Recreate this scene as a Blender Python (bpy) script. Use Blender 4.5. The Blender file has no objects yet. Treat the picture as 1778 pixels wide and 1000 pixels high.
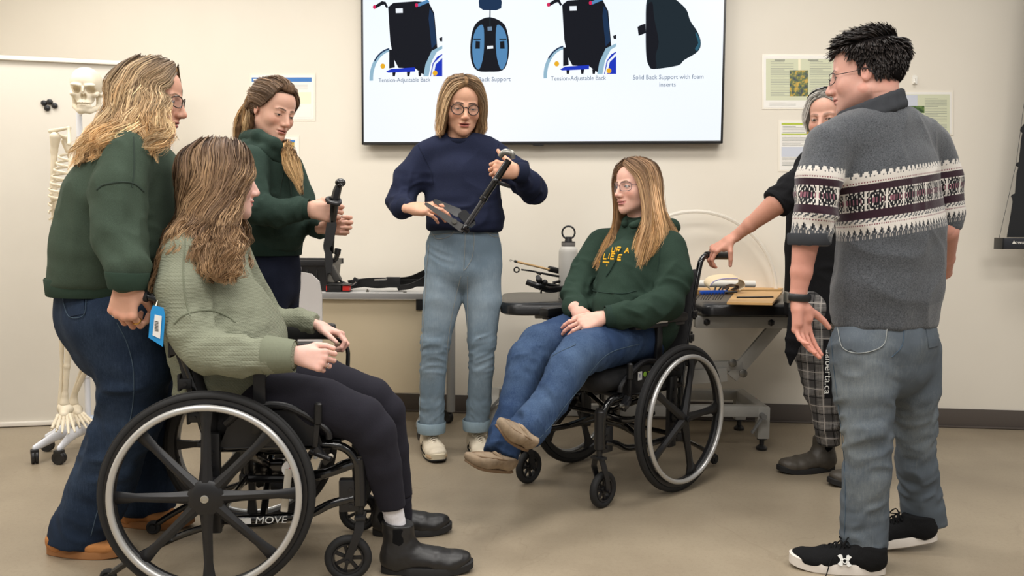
import bpy, bmesh, math, random
import numpy as np
from mathutils import Vector, Matrix
random.seed(7)
RNG = np.random.RandomState(11)
SC = bpy.context.scene
COL = SC.collection
PI = math.pi

# ------------------------------------------------------------------ camera
FOC = 1400.0; CX, CY = 889.0, 500.0; HGT = 1.075
PITCH = math.atan2(100, FOC); ROLL = 0.007
_f = Vector((0, math.cos(PITCH), -math.sin(PITCH)))
_u0 = Vector((0, math.sin(PITCH), math.cos(PITCH))); _r0 = Vector((1, 0, 0))
_r = _r0*math.cos(ROLL) + _u0*math.sin(ROLL); _u = _u0*math.cos(ROLL) - _r0*math.sin(ROLL)
EYE = Vector((0, 0, HGT))
cam_data = bpy.data.cameras.new('camera'); cam = bpy.data.objects.new('camera', cam_data); COL.objects.link(cam)
cam_data.sensor_width = 36; cam_data.lens = 36*FOC/1778; cam_data.clip_start = 0.05
cam.matrix_world = Matrix(((_r.x, _u.x, -_f.x, 0), (_r.y, _u.y, -_f.y, 0), (_r.z, _u.z, -_f.z, HGT), (0, 0, 0, 1)))
SC.camera = cam

def P(px, py, Y):
    """world point seen at photo pixel (px,py) at world depth Y"""
    d = _f + _r*((px-CX)/FOC) + _u*((CY-py)/FOC)
    return EYE + d*(Y/d.y)
def PF(px, py, z=0.0):
    d = _f + _r*((px-CX)/FOC) + _u*((CY-py)/FOC)
    return EYE + d*((z-HGT)/d.z)

# ------------------------------------------------------------------ world + lights + exposure
w = bpy.data.worlds.new('world'); SC.world = w; w.use_nodes = True
w.node_tree.nodes['Background'].inputs[0].default_value = (1.0, 0.97, 0.93, 1)
w.node_tree.nodes['Background'].inputs[1].default_value = 0.36
def area(name, loc, sx, sy, power, col=(1, 0.965, 0.92), rot=(0, 0, 0)):
    l = bpy.data.lights.new(name, 'AREA'); l.shape = 'RECTANGLE'; l.size = sx; l.size_y = sy
    l.energy = power; l.color = col
    o = bpy.data.objects.new(name, l); o.location = loc; o.rotation_euler = rot; COL.objects.link(o); return o
for x_, p_ in ((-2.4, 34), (-.6, 30), (1.3, 25)): area('ceiling_lamp', (x_, 3.30-.1*x_, 2.95), 1.2, .6, p_)
for y_, p_ in ((1.5, 33), (-.4, 31)):
    for x_ in (-1.9, .0, 1.9): area('ceiling_lamp', (x_, y_, 2.95), 1.2, .6, p_)
SC.view_settings.view_transform = 'Standard'; SC.view_settings.look = 'None'
SC.view_settings.gamma = 1; SC.view_settings.use_curve_mapping = False
SC.view_settings.exposure = 0.0

# ------------------------------------------------------------------ materials
def s2l(c):
    return tuple((x/12.92 if x <= 0.04045 else ((x+0.055)/1.055)**2.4) for x in c)
def rgb(r, g, b):
    return s2l((r/255, g/255, b/255)) + (1.0,)
class NT:
    def __init__(s, name):
        s.m = bpy.data.materials.new(name); s.m.use_nodes = True
        s.t = s.m.node_tree; s.b = s.t.nodes['Principled BSDF']
    def n(s, typ, **kw):
        nd = s.t.nodes.new(typ)
        for k, v in kw.items(): setattr(nd, k, v)
        return nd
    def l(s, a, b): s.t.links.new(a, b)
    def val(s, sock, x):
        if isinstance(x, (int, float)): sock.default_value = x
        elif isinstance(x, tuple): sock.default_value = x
        else: s.l(x, sock)
    def math(s, op, a, b=0.0, c=None):
        nd = s.n('ShaderNodeMath', operation=op); s.val(nd.inputs[0], a); s.val(nd.inputs[1], b)
        if c is not None: s.val(nd.inputs[2], c)
        return nd.outputs[0]
    def mix(s, f, a, b, blend='MIX'):
        nd = s.n('ShaderNodeMix', data_type='RGBA', blend_type=blend)
        s.val(nd.inputs[0], f); s.val(nd.inputs[6], a); s.val(nd.inputs[7], b); return nd.outputs[2]
    def noise(s, scale, detail=2, rough=.5, vec=None, out=0):
        nd = s.n('ShaderNodeTexNoise'); nd.inputs['Scale'].default_value = scale
        nd.inputs['Detail'].default_value = detail; nd.inputs['Roughness'].default_value = rough
        if vec is not None: s.l(vec, nd.inputs['Vector'])
        return nd.outputs[out]
    def coord(s, out='Object'): return s.n('ShaderNodeTexCoord').outputs[out]
    def attr(s, name, out='Color'): return s.n('ShaderNodeAttribute', attribute_name=name).outputs[out]
    def ramp(s, x, stops):
        nd = s.n('ShaderNodeValToRGB'); s.l(x, nd.inputs[0]); e = nd.color_ramp.elements
        while len(e) < len(stops): e.new(0.5)
        for el, (p, c) in zip(e, stops): el.position = p; el.color = c if len(c) == 4 else c+(1,)
        return nd.outputs[0]
    def bump(s, h, strength=.3, dist=.002):
        nd = s.n('ShaderNodeBump'); nd.inputs['Strength'].default_value = strength; nd.inputs['Distance'].default_value = dist
        s.l(h, nd.inputs['Height']); s.l(nd.outputs[0], s.b.inputs['Normal'])
    def scalevec(s, vec, sc):
        nd = s.n('ShaderNodeMapping'); s.l(vec, nd.inputs[0]); nd.inputs['Scale'].default_value = sc; return nd.outputs[0]

def mat(name, col, rough=.5, metal=0.0, var=0.0, vscale=20, bump=0.0, bscale=300, spec=.5, bdist=.001, coat=0.0):
    t = NT(name); b = t.b
    b.inputs['Base Color'].default_value = col; b.inputs['Roughness'].default_value = rough
    b.inputs['Metallic'].default_value = metal; b.inputs['Specular IOR Level'].default_value = spec
    b.inputs['Coat Weight'].default_value = coat
    if var:
        dark = tuple(c*(1-var) for c in col[:3])+(1,); lite = tuple(min(1, c*(1+var)) for c in col[:3])+(1,)
        t.l(t.ramp(t.noise(vscale, 4, .6, t.coord()), [(.3, dark), (.7, lite)]), b.inputs['Base Color'])
    if bump: t.bump(t.noise(bscale, 3, .6, t.coord()), bump, bdist)
    return t.m

def cloth(name, col, rough=.95, var=.12, fine=.25, weave='fleece', col2=None, sheen=.25):
    t = NT(name); b = t.b; oc = t.coord()
    b.inputs['Roughness'].default_value = rough; b.inputs['Specular IOR Level'].default_value = .15
    b.inputs['Sheen Weight'].default_value = sheen; b.inputs['Sheen Roughness'].default_value = .6
    b.inputs['Sheen Tint'].default_value = tuple(min(1, c*2+.02) for c in col[:3])+(1,)
    dark = tuple(c*(1-var) for c in col[:3])+(1,); lite = tuple(min(1, c*(1+var)) for c in col[:3])+(1,)
    base = t.ramp(t.noise(9, 4, .6, oc), [(.3, dark), (.7, lite)])
    fn = t.noise(420, 2, .7, oc)
    base = t.mix(t.math('MULTIPLY', t.math('SUBTRACT', fn, .42), fine*4), base, col2 or tuple(min(1, c*1.9+.01) for c in col[:3])+(1,))
    t.l(base, b.inputs['Base Color'])
    if weave == 'fleece': t.bump(fn, .5, .0008)
    elif weave == 'denim':
        v = t.n('ShaderNodeTexWave', wave_type='BANDS', bands_direction='DIAGONAL'); t.l(oc, v.inputs['Vector'])
        v.inputs['Scale'].default_value = 260; v.inputs['Distortion'].default_value = 1.2
        t.bump(t.math('ADD', fn, v.outputs['Fac']), .35, .0006)
    elif weave == 'waffle':
        v = t.n('ShaderNodeTexWave', wave_type='BANDS', bands_direction='Z'); t.l(oc, v.inputs['Vector']); v.inputs['Scale'].default_value = 84
        v.inputs['Distortion'].default_value = .7
        v2 = t.n('ShaderNodeTexWave', wave_type='BANDS', bands_direction='DIAGONAL'); t.l(oc, v2.inputs['Vector']); v2.inputs['Scale'].default_value = 60
        v2.inputs['Distortion'].default_value = .7
        h = t.math('ADD', v.outputs['Fac'], t.math('MULTIPLY', v2.outputs['Fac'], .7))
        t.bump(t.math('ADD', h, t.math('MULTIPLY', fn, .5)), .6, .0016)
        t.l(t.mix(t.math('MULTIPLY', h, .22), base, lite), b.inputs['Base Color'])
    return t.m

def denim(name, col, light, rough=.9):
    """jeans: base blue with worn lighter areas, seams come from attribute 'paint' (r=wear, g=stitch)"""
    t = NT(name); b = t.b; oc = t.coord()
    b.inputs['Roughness'].default_value = rough; b.inputs['Specular IOR Level'].default_value = .15
    a = t.n('ShaderNodeSeparateColor'); t.l(t.attr('paint'), a.inputs[0])
    n1 = t.noise(7, 4, .65, oc); n2 = t.noise(380, 2, .8, oc)
    st = t.noise(1.0, 3, .6, t.scalevec(oc, (240, 240, 26)))
    f = t.math('ADD', t.math('MULTIPLY', a.outputs[0], .8), t.math('MULTIPLY', t.math('SUBTRACT', n1, .5), 1.0))
    f = t.math('ADD', f, t.math('MULTIPLY', t.math('SUBTRACT', t.math('ADD', n2, st), 1.0), .55))
    nd = t.n('ShaderNodeClamp'); t.l(f, nd.inputs[0])
    c = t.mix(nd.outputs[0], col, light)
    c = t.mix(t.math('MULTIPLY', a.outputs[1], .75), c, tuple(min(1, x*1.5+.05) for x in light[:3])+(1,))
    t.l(c, b.inputs['Base Color'])
    t.bump(t.math('ADD', n2, st), .4, .0007)
    return t.m

def paintmat(name, rough=.5, sss=0.0, bump=.15, bscale=220, spec=.4, bdist=.0006):
    """colour comes from the mesh's own 'col' attribute"""
    t = NT(name); b = t.b; oc = t.coord()
    c = t.attr('col'); n = t.noise(60, 3, .6, oc)
    dk = t.mix(1.0, c, (.88, .86, .85, 1), 'MULTIPLY')
    c2 = t.mix(n, dk, c); t.l(c2, b.inputs['Base Color'])
    b.inputs['Roughness'].default_value = rough; b.inputs['Specular IOR Level'].default_value = spec
    if sss:
        b.inputs['Subsurface Weight'].default_value = sss; b.inputs['Subsurface Radius'].default_value = (.012, .004, .002); b.inputs['Subsurface Scale'].default_value = .6
    if bump: t.bump(t.noise(bscale, 3, .6, oc), bump, bdist)
    return t.m

# ------------------------------------------------------------------ objects
def vec(*a): return Vector(a)
def root(name, loc, label, cat, group=None, rz=0.0):
    o = bpy.data.objects.new(name, None); COL.objects.link(o); o.location = loc; o.rotation_euler = (0, 0, rz)
    o.empty_display_size = .1
    tagit(o, label, cat, group); return o
def tagit(o, label=None, cat=None, group=None, kind=None):
    if label: o['label'] = label
    if cat: o['category'] = cat
    if group: o['group'] = group
    if kind: o['kind'] = kind
    return o
def origin(o):
    v = Vector((0, 0, 0))
    while o is not None: v = v + Vector(o.location); o = o.parent
    return v
def mkobj(name, verts, faces, m, parent=None, smooth=True, sharp=None, world=True, cols=None, label=None, paint=None, uvw=None, loc=None):
    """verts in world space when the parent is an unrotated root, else in the parent's local space (world=False)"""
    me = bpy.data.meshes.new(name); v = np.asarray(verts, dtype=np.float64)
    off = Vector((0, 0, 0))
    if world and parent is not None: off = origin(parent)
    if loc is not None: off = Vector(loc)
    v = v - np.array(off)
    if isinstance(faces, np.ndarray):
        n = len(faces); k = faces.shape[1]
        me.vertices.add(len(v)); me.vertices.foreach_set('co', v.astype(np.float32).ravel())
        me.loops.add(n*k); me.loops.foreach_set('vertex_index', faces.astype(np.int32).ravel())
        me.polygons.add(n); me.polygons.foreach_set('loop_start', np.arange(0, n*k, k, dtype=np.int32))
        me.update(calc_edges=True)
    else:
        me.from_pydata([tuple(p) for p in v], [], [tuple(f) for f in faces]); me.update()
    if smooth:
        me.polygons.foreach_set('use_smooth', np.ones(len(me.polygons), dtype=bool))
        if sharp: me.set_sharp_from_angle(angle=math.radians(sharp))
    for nm, arr in (('col', cols), ('paint', paint)):
        if arr is not None:
            at = me.color_attributes.new(nm, 'FLOAT_COLOR', 'POINT'); a = np.ones((len(v), 4), np.float32); a[:, :3] = arr
            at.data.foreach_set('color', a.ravel())
    if uvw is not None:
        at = me.attributes.new('uvw', 'FLOAT_VECTOR', 'POINT'); at.data.foreach_set('vector', np.asarray(uvw, np.float32).ravel())
    if m is not None:
        for mm in (m if isinstance(m, (list, tuple)) else [m]): me.materials.append(mm)
    o = bpy.data.objects.new(name, me); COL.objects.link(o)
    if parent is not None:
        o.parent = parent
    if loc is not None: o.location = loc
    if label: o['label'] = label
    return o

def frame(d, side=None):
    d = Vector(d).normalized()
    s = Vector(side) if side is not None else (Vector((0, 0, 1)) if abs(d.z) < .9 else Vector((1, 0, 0)))
    s = (s - d*s.dot(d)); s.normalize(); return s, d.cross(s)

class MB:
    """collects shapes into one mesh"""
    def __init__(s): s.v = []; s.f = []
    def add(s, vs, fs):
        b = len(s.v); s.v += [tuple(x) for x in vs]; s.f += [tuple(i+b for i in f) for f in fs]; return s
    def box(s, c, size, rot=None, bev=0.0, taper=1.0):
        x, y, z = [a/2 for a in size]; c = Vector(c)
        bm = bmesh.new(); r = bmesh.ops.create_cube(bm, size=1.0)
        for v in bm.verts:
            k = taper if v.co.z > 0 else 1.0
            v.co = Vector((v.co.x*size[0]*k, v.co.y*size[1]*k, v.co.z*size[2]))
        if bev > 0: bmesh.ops.bevel(bm, geom=bm.edges[:], offset=min(bev, .45*min(size)), segments=2, profile=.6, affect='EDGES')
        bm.verts.index_update()
        R = rot if rot is not None else Matrix.Identity(3)
        s.add([c + R @ v.co for v in bm.verts], [[v.index for v in f.verts] for f in bm.faces]); bm.free(); return s
    def bar(s, a, b, wdt, hgt, side=None, bev=0.0):
        a, b = Vector(a), Vector(b); d = (b-a); u, v = frame(d, side)
        R = Matrix((d.normalized(), u, v)).transposed()
        return s.box((a+b)/2, (d.length, wdt, hgt), R, bev)
    def ring(s, c, u, v, ru, rv, n):
        return [Vector(c)+u*(ru*math.cos(2*PI*i/n))+v*(rv*math.sin(2*PI*i/n)) for i in range(n)]
    def loft(s, rings, caps=True, closed=False):
        n = len(rings[0]); b = len(s.v); m = len(rings)
        for r in rings: s.v += [tuple(p) for p in r]
        for j in range(m if closed else m-1):
            j2 = (j+1) % m
            for i in range(n):
                i2 = (i+1) % n
                s.f.append((b+j*n+i, b+j*n+i2, b+j2*n+i2, b+j2*n+i))
        if caps and not closed:
            s.f.append(tuple(b+i for i in reversed(range(n)))); s.f.append(tuple(b+(m-1)*n+i for i in range(n)))
        return s
    def cyl(s, a, b, r, r2=None, n=16, bev=0.0):
        a, b = Vector(a), Vector(b); r2 = r if r2 is None else r2; u, v = frame(b-a); d = (b-a).normalized()
        if bev:
            rr = [s.ring(a, u, v, r-bev, r-bev, n), s.ring(a+d*bev, u, v, r, r, n), s.ring(b-d*bev, u, v, r2, r2, n), s.ring(b, u, v, r2-bev, r2-bev, n)]
        else: rr = [s.ring(a, u, v, r, r, n), s.ring(b, u, v, r2, r2, n)]
        return s.loft(rr)
    def tube(s, pts, r, n=10, closed=False, smooth=0, flat=1.0, side=None):
        pts = [Vector(p) for p in pts]
        if smooth: pts = crv(pts, smooth, closed)
        m = len(pts); rs = r if isinstance(r, (list, tuple)) else [r]*m
        if len(rs) != m: rs = [float(np.interp(i/(m-1), np.linspace(0, 1, len(rs)), rs)) for i in range(m)]
        rings = []; u = None
        for i, p in enumerate(pts):
            if closed: t = pts[(i+1) % m]-pts[i-1]
            else: t = pts[min(i+1, m-1)]-pts[max(i-1, 0)]
            if u is None: u, v = frame(t, side)
            else:
                tn = t.normalized(); u = u - tn*u.dot(tn)
                if u.length < 1e-6: u, v = frame(t)
                u.normalize(); v = tn.cross(u)
            if side is not None: u, v = frame(t, side)
            rings.append(s.ring(p, u, v, rs[i], rs[i]*flat, n))
        return s.loft(rings, True, closed)
    def lathe(s, o, axis, prof, n=32, closed=False, side=None):
        u, v = frame(axis, side); d = Vector(axis).normalized(); o = Vector(o)
        return s.loft([s.ring(o+d*h, u, v, max(r, 1e-4), max(r, 1e-4), n) for r, h in prof], not closed, closed)
    def torus(s, c, axis, R, r, n=48, k=10, rh=None):
        u, v = frame(axis); d = Vector(axis).normalized(); c = Vector(c); rh = rh or r; rings = []
        for i in range(n):
            a = 2*PI*i/n; e = u*math.cos(a)+v*math.sin(a)
            rings.append([c+e*(R+r*math.cos(2*PI*j/k))+d*(rh*math.sin(2*PI*j/k)) for j in range(k)])
        return s.loft(rings, False, True)
    def prism(s, poly, o, u, v, th):
        """polygon (2d, any outline) in plane o,u,v given thickness th along u x v"""
        u, v, o = Vector(u), Vector(v), Vector(o); nrm = u.cross(v).normalized(); n = len(poly)
        a = [o+u*p[0]+v*p[1] for p in poly]; bb = [p+nrm*th for p in a]
        from mathutils.geometry import tessellate_polygon
        tris = tessellate_polygon([[Vector((p[0], p[1], 0)) for p in poly]])
        f = [tuple(reversed(t)) for t in tris] + [tuple(i+n for i in t) for t in tris]
        f += [(i, (i+1) % n, n+(i+1) % n, n+i) for i in range(n)]
        return s.add(a+bb, f)
    def ball(s, c, r, n=12, m=8, sc=(1, 1, 1)):
        c = Vector(c); rings = []
        for j in range(m+1):
            th = PI*(j+.001)/(m+.002)
            rings.append([c+Vector((r*sc[0]*math.sin(th)*math.cos(2*PI*i/n), r*sc[1]*math.sin(th)*math.sin(2*PI*i/n), -r*sc[2]*math.cos(th))) for i in range(n)])
        return s.loft(rings)
    def obj(s, name, m, parent=None, sharp=35, label=None, world=True, loc=None):
        o = mkobj(name, np.array(s.v), s.f, m, parent, True, sharp, world, label=label, loc=loc)
        bm = bmesh.new(); bm.from_mesh(o.data); bmesh.ops.recalc_face_normals(bm, faces=bm.faces); bm.to_mesh(o.data); bm.free()
        if sharp: o.data.set_sharp_from_angle(angle=math.radians(sharp))
        return o

def crv(pts, per=6, closed=False):
    """Catmull-Rom resample"""
    p = np.array([tuple(a) for a in pts], float); n = len(p); out = []
    rng = range(n if closed else n-1)
    for i in rng:
        if closed: a, b, c, d = p[i-1], p[i], p[(i+1) % n], p[(i+2) % n]
        else:
            b, c = p[i], p[i+1]; a = p[i-1] if i > 0 else 2*b-c; d = p[i+2] if i+2 < n else 2*c-b
        for k in range(per):
            t = k/per
            out.append(.5*((2*b)+(-a+c)*t+(2*a-5*b+4*c-d)*t*t+(-a+3*b-3*c+d)*t**3))
    if not closed: out.append(p[-1])
    return [Vector(q) for q in out]

# ------------------------------------------------------------------ signed distance sculpting
def _hash(ix, iy, iz, seed):
    h = (ix*374761393 + iy*668265263 + iz*1274126177 + seed*974634777) & 0x7fffffff
    h = ((h ^ (h >> 13))*1274126177) & 0x7fffffff
    return ((h ^ (h >> 16)) & 0xffff)/32767.5-1.0
def vnoise(p, seed=0):
    p = np.asarray(p, float); i = np.floor(p).astype(np.int64); f = p-i; f = f*f*f*(f*(f*6-15)+10); r = 0
    for dx in (0, 1):
        for dy in (0, 1):
            for dz in (0, 1):
                wgt = (f[:, 0] if dx else 1-f[:, 0])*(f[:, 1] if dy else 1-f[:, 1])*(f[:, 2] if dz else 1-f[:, 2])
                r = r+wgt*_hash(i[:, 0]+dx, i[:, 1]+dy, i[:, 2]+dz, seed)
    return r

class Field:
    def __init__(s, vox): s.vox = vox*(1.22 if vox >= .0052 else 1.0); s.ops = []
    # every op: (function of points -> distance, lo, hi, k, mode)
    def op(s, fn, lo, hi, k=.01, mode='u'): s.ops.append((fn, np.array(lo, float), np.array(hi, float), k, mode)); return s
    def ell(s, c, r, k=.01, mode='u', R=None):
        c = np.array(tuple(c), float); r = np.array(r, float); Rm = None if R is None else np.array(R)
        def fn(x, y, z):
            d0, d1, d2 = x-c[0], y-c[1], z-c[2]
            if Rm is not None:
                d0, d1, d2 = (d0*Rm[0, 0]+d1*Rm[1, 0]+d2*Rm[2, 0], d0*Rm[0, 1]+d1*Rm[1, 1]+d2*Rm[2, 1], d0*Rm[0, 2]+d1*Rm[1, 2]+d2*Rm[2, 2])
            q = np.sqrt((d0/r[0])**2+(d1/r[1])**2+(d2/r[2])**2)
            g = np.sqrt((d0/r[0]**2)**2+(d1/r[1]**2)**2+(d2/r[2]**2)**2)+1e-9
            return q*(q-1)/g
        m = r.max() if R is not None else r
        return s.op(fn, c-m, c+m, k, mode)
    def seg(s, a, b, ra, rb, k=.01, side=None, mode='u'):
        """tapered limb piece; ra, rb are radii or (along side, across side)"""
        a = np.array(tuple(a), float); b = np.array(tuple(b), float)
        ra = ra if isinstance(ra, tuple) else (ra, ra); rb = rb if isinstance(rb, tuple) else (rb, rb)
        d = b-a; L = np.linalg.norm(d)+1e-9; d = d/L
        u, v = frame(Vector(d), side); u = np.array(u); v = np.array(v)
        rnd = ra[0] == ra[1] and rb[0] == rb[1]
        def fn(x, y, z):
            x0, y0, z0 = x-a[0], y-a[1], z-a[2]
            t = x0*d[0]+y0*d[1]+z0*d[2]; tc = np.clip(t/L, 0, 1)
            if rnd:
                ct = tc*L; q = np.sqrt((x0-d[0]*ct)**2+(y0-d[1]*ct)**2+(z0-d[2]*ct)**2)
                return q-(ra[0]+(rb[0]-ra[0])*tc)
            wu = ra[0]+(rb[0]-ra[0])*tc; wv = ra[1]+(rb[1]-ra[1])*tc; ax = t-tc*L
            cu = x0*u[0]+y0*u[1]+z0*u[2]; cv = x0*v[0]+y0*v[1]+z0*v[2]; wm = np.minimum(wu, wv)
            q = np.sqrt((cu/wu)**2+(cv/wv)**2+(ax/wm)**2)
            g = np.sqrt((cu/wu**2)**2+(cv/wv**2)**2+(ax/wm**2)**2)+1e-9
            return q*(q-1)/g
        m = max(max(ra), max(rb))
        return s.op(fn, np.minimum(a, b)-m, np.maximum(a, b)+m, k, mode)
    def chain(s, pts, rs, k=.01, side=None, mode='u', ks=None):
        for i in range(len(pts)-1): s.seg(pts[i], pts[i+1], rs[i], rs[i+1], k if i == 0 else (ks or min(k, .012)), side, mode)
        return s
    def plane(s, p, n, k=.004):
        """cut away the side n points to (global within all that was added so far)"""
        p = np.array(tuple(p), float); n = np.array(tuple(Vector(n).normalized()), float)
        def fn(x, y, z): return (x-p[0])*n[0]+(y-p[1])*n[1]+(z-p[2])*n[2]
        s.ops.append((fn, None, None, k, 'p')); return s
    def cutdisk(s, p, n, rad, length, k=.004):
        """cut a limb end flat: remove a short cylinder region beyond p in direction n"""
        p = np.array(tuple(p), float); n = np.array(tuple(Vector(n).normalized()), float)
        def fn(x, y, z):
            x0, y0, z0 = x-p[0], y-p[1], z-p[2]; t = x0*n[0]+y0*n[1]+z0*n[2]
            r = np.sqrt(np.maximum(x0*x0+y0*y0+z0*z0-t*t, 0))
            return np.maximum(np.maximum(-t, t-length), r-rad)
        m = max(rad, length)*1.5
        return s.op(fn, p-m, p+m, k, 's')
    def mesh(s, warp=None):
        pad = s.vox*4
        bl = [o for o in s.ops if o[1] is not None and o[4] == 'u']
        lo = np.min([o[1]-o[3]*.5 for o in bl], axis=0)-pad; hi = np.max([o[2]+o[3]*.5 for o in bl], axis=0)+pad
        n = np.ceil((hi-lo)/s.vox).astype(int)+1
        F = np.full(tuple(n), .5, np.float32)
        ax = [lo[i]+np.arange(n[i], dtype=np.float32)*s.vox for i in range(3)]
        for fn, l, h, k, mode in s.ops:
            if l is None: i0 = np.zeros(3, int); i1 = n
            else:
                m = max(k, 0)*1.2+s.vox*3
                i0 = np.clip(np.floor((l-m-lo)/s.vox).astype(int), 0, n-1); i1 = np.clip(np.ceil((h+m-lo)/s.vox).astype(int)+1, 1, n)
                if (i1 <= i0).any(): continue
            x = ax[0][i0[0]:i1[0]][:, None, None]; y = ax[1][i0[1]:i1[1]][None, :, None]; z = ax[2][i0[2]:i1[2]][None, None, :]
            d = fn(x, y, z).astype(np.float32); S = F[i0[0]:i1[0], i0[1]:i1[1], i0[2]:i1[2]]
            if mode == 'u':
                hh = np.clip(k-np.abs(S-d), 0, None)/max(k, 1e-6); S[...] = np.minimum(S, d)-hh*hh*k*.25
            elif mode == 'i':
                pass
            else:  # subtract (s) or plane cut (p)
                d2 = -d if mode == 's' else d
                hh = np.clip(k-np.abs(S-d2), 0, None)/max(k, 1e-6); S[...] = np.maximum(S, d2)+hh*hh*k*.25
        return surfnet(F, lo, s.vox)

def surfnet(F, lo, h):
    F = np.pad(F, 1, constant_values=.5); lo = lo-h
    ins = F < 0; sh = F.shape; c = ins[:-1, :-1, :-1]; allin = np.ones_like(c); anyin = np.zeros_like(c)
    for dx in (0, 1):
        for dy in (0, 1):
            for dz in (0, 1):
                b = ins[dx:sh[0]-1+dx, dy:sh[1]-1+dy, dz:sh[2]-1+dz]; allin &= b; anyin |= b
    act = anyin & ~allin; idx = np.argwhere(act); N = len(idx)
    vid = np.full(act.shape, -1, np.int32); vid[tuple(idx.T)] = np.arange(N)
    acc = np.zeros((N, 3)); cnt = np.zeros(N)
    def samp(o): return F[idx[:, 0]+o[0], idx[:, 1]+o[1], idx[:, 2]+o[2]].astype(float)
    cs = {(a, b, c_): samp((a, b, c_)) for a in (0, 1) for b in (0, 1) for c_ in (0, 1)}
    for axs in range(3):
        oth = [i for i in range(3) if i != axs]
        for a in (0, 1):
            for b in (0, 1):
                o = [0, 0, 0]; o[oth[0]] = a; o[oth[1]] = b; o2 = list(o); o2[axs] = 1
                f0 = cs[tuple(o)]; f1 = cs[tuple(o2)]; m = (f0 < 0) != (f1 < 0)
                t = np.where(m, f0/np.where(m, f0-f1, 1), 0)
                p = np.zeros((N, 3)); p[:, oth[0]] = a; p[:, oth[1]] = b; p[:, axs] = t
                acc += p*m[:, None]; cnt += m
    V = (idx+acc/np.maximum(cnt, 1)[:, None])*h+lo
    Q = []
    for axs in range(3):
        u, v = (axs+1) % 3, (axs+2) % 3
        sl0 = [slice(0, sh[i]) for i in range(3)]; sl1 = list(sl0); sl0[axs] = slice(0, sh[axs]-1); sl1[axs] = slice(1, sh[axs])
        A = ins[tuple(sl0)]; B = ins[tuple(sl1)]; e = np.argwhere(A != B)
        e = e[(e[:, u] > 0) & (e[:, v] > 0) & (e[:, u] < sh[u]-1) & (e[:, v] < sh[v]-1)]
        if not len(e): continue
        inn = A[tuple(e.T)]
        def g(du, dv):
            q = e.copy(); q[:, u] -= du; q[:, v] -= dv; return vid[tuple(q.T)]
        a, b, c_, d = g(1, 1), g(0, 1), g(0, 0), g(1, 0)
        q = np.stack([a, b, c_, d], 1); q[~inn] = q[~inn][:, ::-1]; Q.append(q)
    return V, np.concatenate(Q)

def vnormals(V, Q):
    n = np.cross(V[Q[:, 2]]-V[Q[:, 0]], V[Q[:, 3]]-V[Q[:, 1]]); out = np.zeros_like(V)
    for i in range(4):
        for k in range(3): out[:, k] += np.bincount(Q[:, i], n[:, k], len(V))
    return out/(np.linalg.norm(out, axis=1, keepdims=True)+1e-12)
def relax(V, Q, it=1, f=.5):
    for _ in range(it):
        s = np.zeros_like(V); c = np.zeros(len(V))
        for i in range(4):
            a, b = Q[:, i], Q[:, (i+1) % 4]
            for k in range(3): s[:, k] += np.bincount(a, V[b, k], len(V))+np.bincount(b, V[a, k], len(V))
            c += np.bincount(a, minlength=len(V))+np.bincount(b, minlength=len(V))
        V = V+(s/np.maximum(c, 1)[:, None]-V)*f
    return V
def limbfold(V, N, a, b, amp, wl, rad, tilt=.6, seed=1, fade=.04):
    """compression folds ringing a limb between a and b"""
    a = np.array(tuple(a)); b = np.array(tuple(b)); d = b-a; L = np.linalg.norm(d); d = d/L
    u, v = frame(Vector(d)); u = np.array(u); v = np.array(v); q = V-a; t = q@d
    cu, cv = q@u, q@v; r = np.hypot(cu, cv); an = np.arctan2(cv, cu)
    w_ = np.clip((t+fade)/fade, 0, 1)*np.clip((L+fade-t)/fade, 0, 1)*np.clip((rad-r)/(rad*.25), 0, 1)
    m = w_ > 0
    if not m.any(): return V
    pp = np.stack([t[m]/wl+tilt*np.cos(an[m]+seed), np.cos(an[m])*1.1, np.sin(an[m])*1.1], 1)
    n = vnoise(pp, seed); n2 = vnoise(pp*np.array([2.1, 1.3, 1.3])+7, seed+3)
    h = (1-np.abs(n)*2)*.7+(n2)*.4-.30
    V = V.copy(); V[m] += N[m]*(amp*w_[m]*h)[:, None]; return V
def wrinkle(V, N, amp, scale=(14, 14, 5), seed=0, mask=None):
    p = V*np.array(scale); n = vnoise(p+vnoise(V*6, seed+5)[:, None]*.8, seed); n2 = vnoise(p*2.3+3, seed+1)
    h = (1-np.abs(n)*1.8)*.7+n2*.35-.32
    if mask is not None: h = h*mask
    return V+N*(amp*h)[:, None]
def lin(c): return np.array(rgb(*c)[:3])
# ------------------------------------------------------------------ human toolkit
SKIN = paintmat('skin', rough=.5, sss=.12, bump=.1, bscale=420, spec=.35)
EYEM = paintmat('eye_surface', rough=.12, bump=0, spec=.6)
def basis(fwd, up=(0, 0, 1), pos=(0, 0, 0), sc=1.0, mirror=False):
    """columns: fwd (x), left (y), up (z)"""
    f = Vector(fwd).normalized(); u = Vector(up); u = (u-f*u.dot(f)).normalized(); l = u.cross(f)
    if mirror: l = -l
    p = Vector(pos)
    return np.array([[f.x*sc, l.x*sc, u.x*sc, p.x], [f.y*sc, l.y*sc, u.y*sc, p.y], [f.z*sc, l.z*sc, u.z*sc, p.z], [0, 0, 0, 1.0]])
def xf(M, V): V = np.asarray(V, float); return V@M[:3, :3].T+M[:3, 3]
def xfp(M, p): return Vector(xf(M, np.array([tuple(p)]))[0])
def inv(M, p): return Vector((np.linalg.inv(M)@np.array([*tuple(p), 1.0]))[:3])

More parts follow.
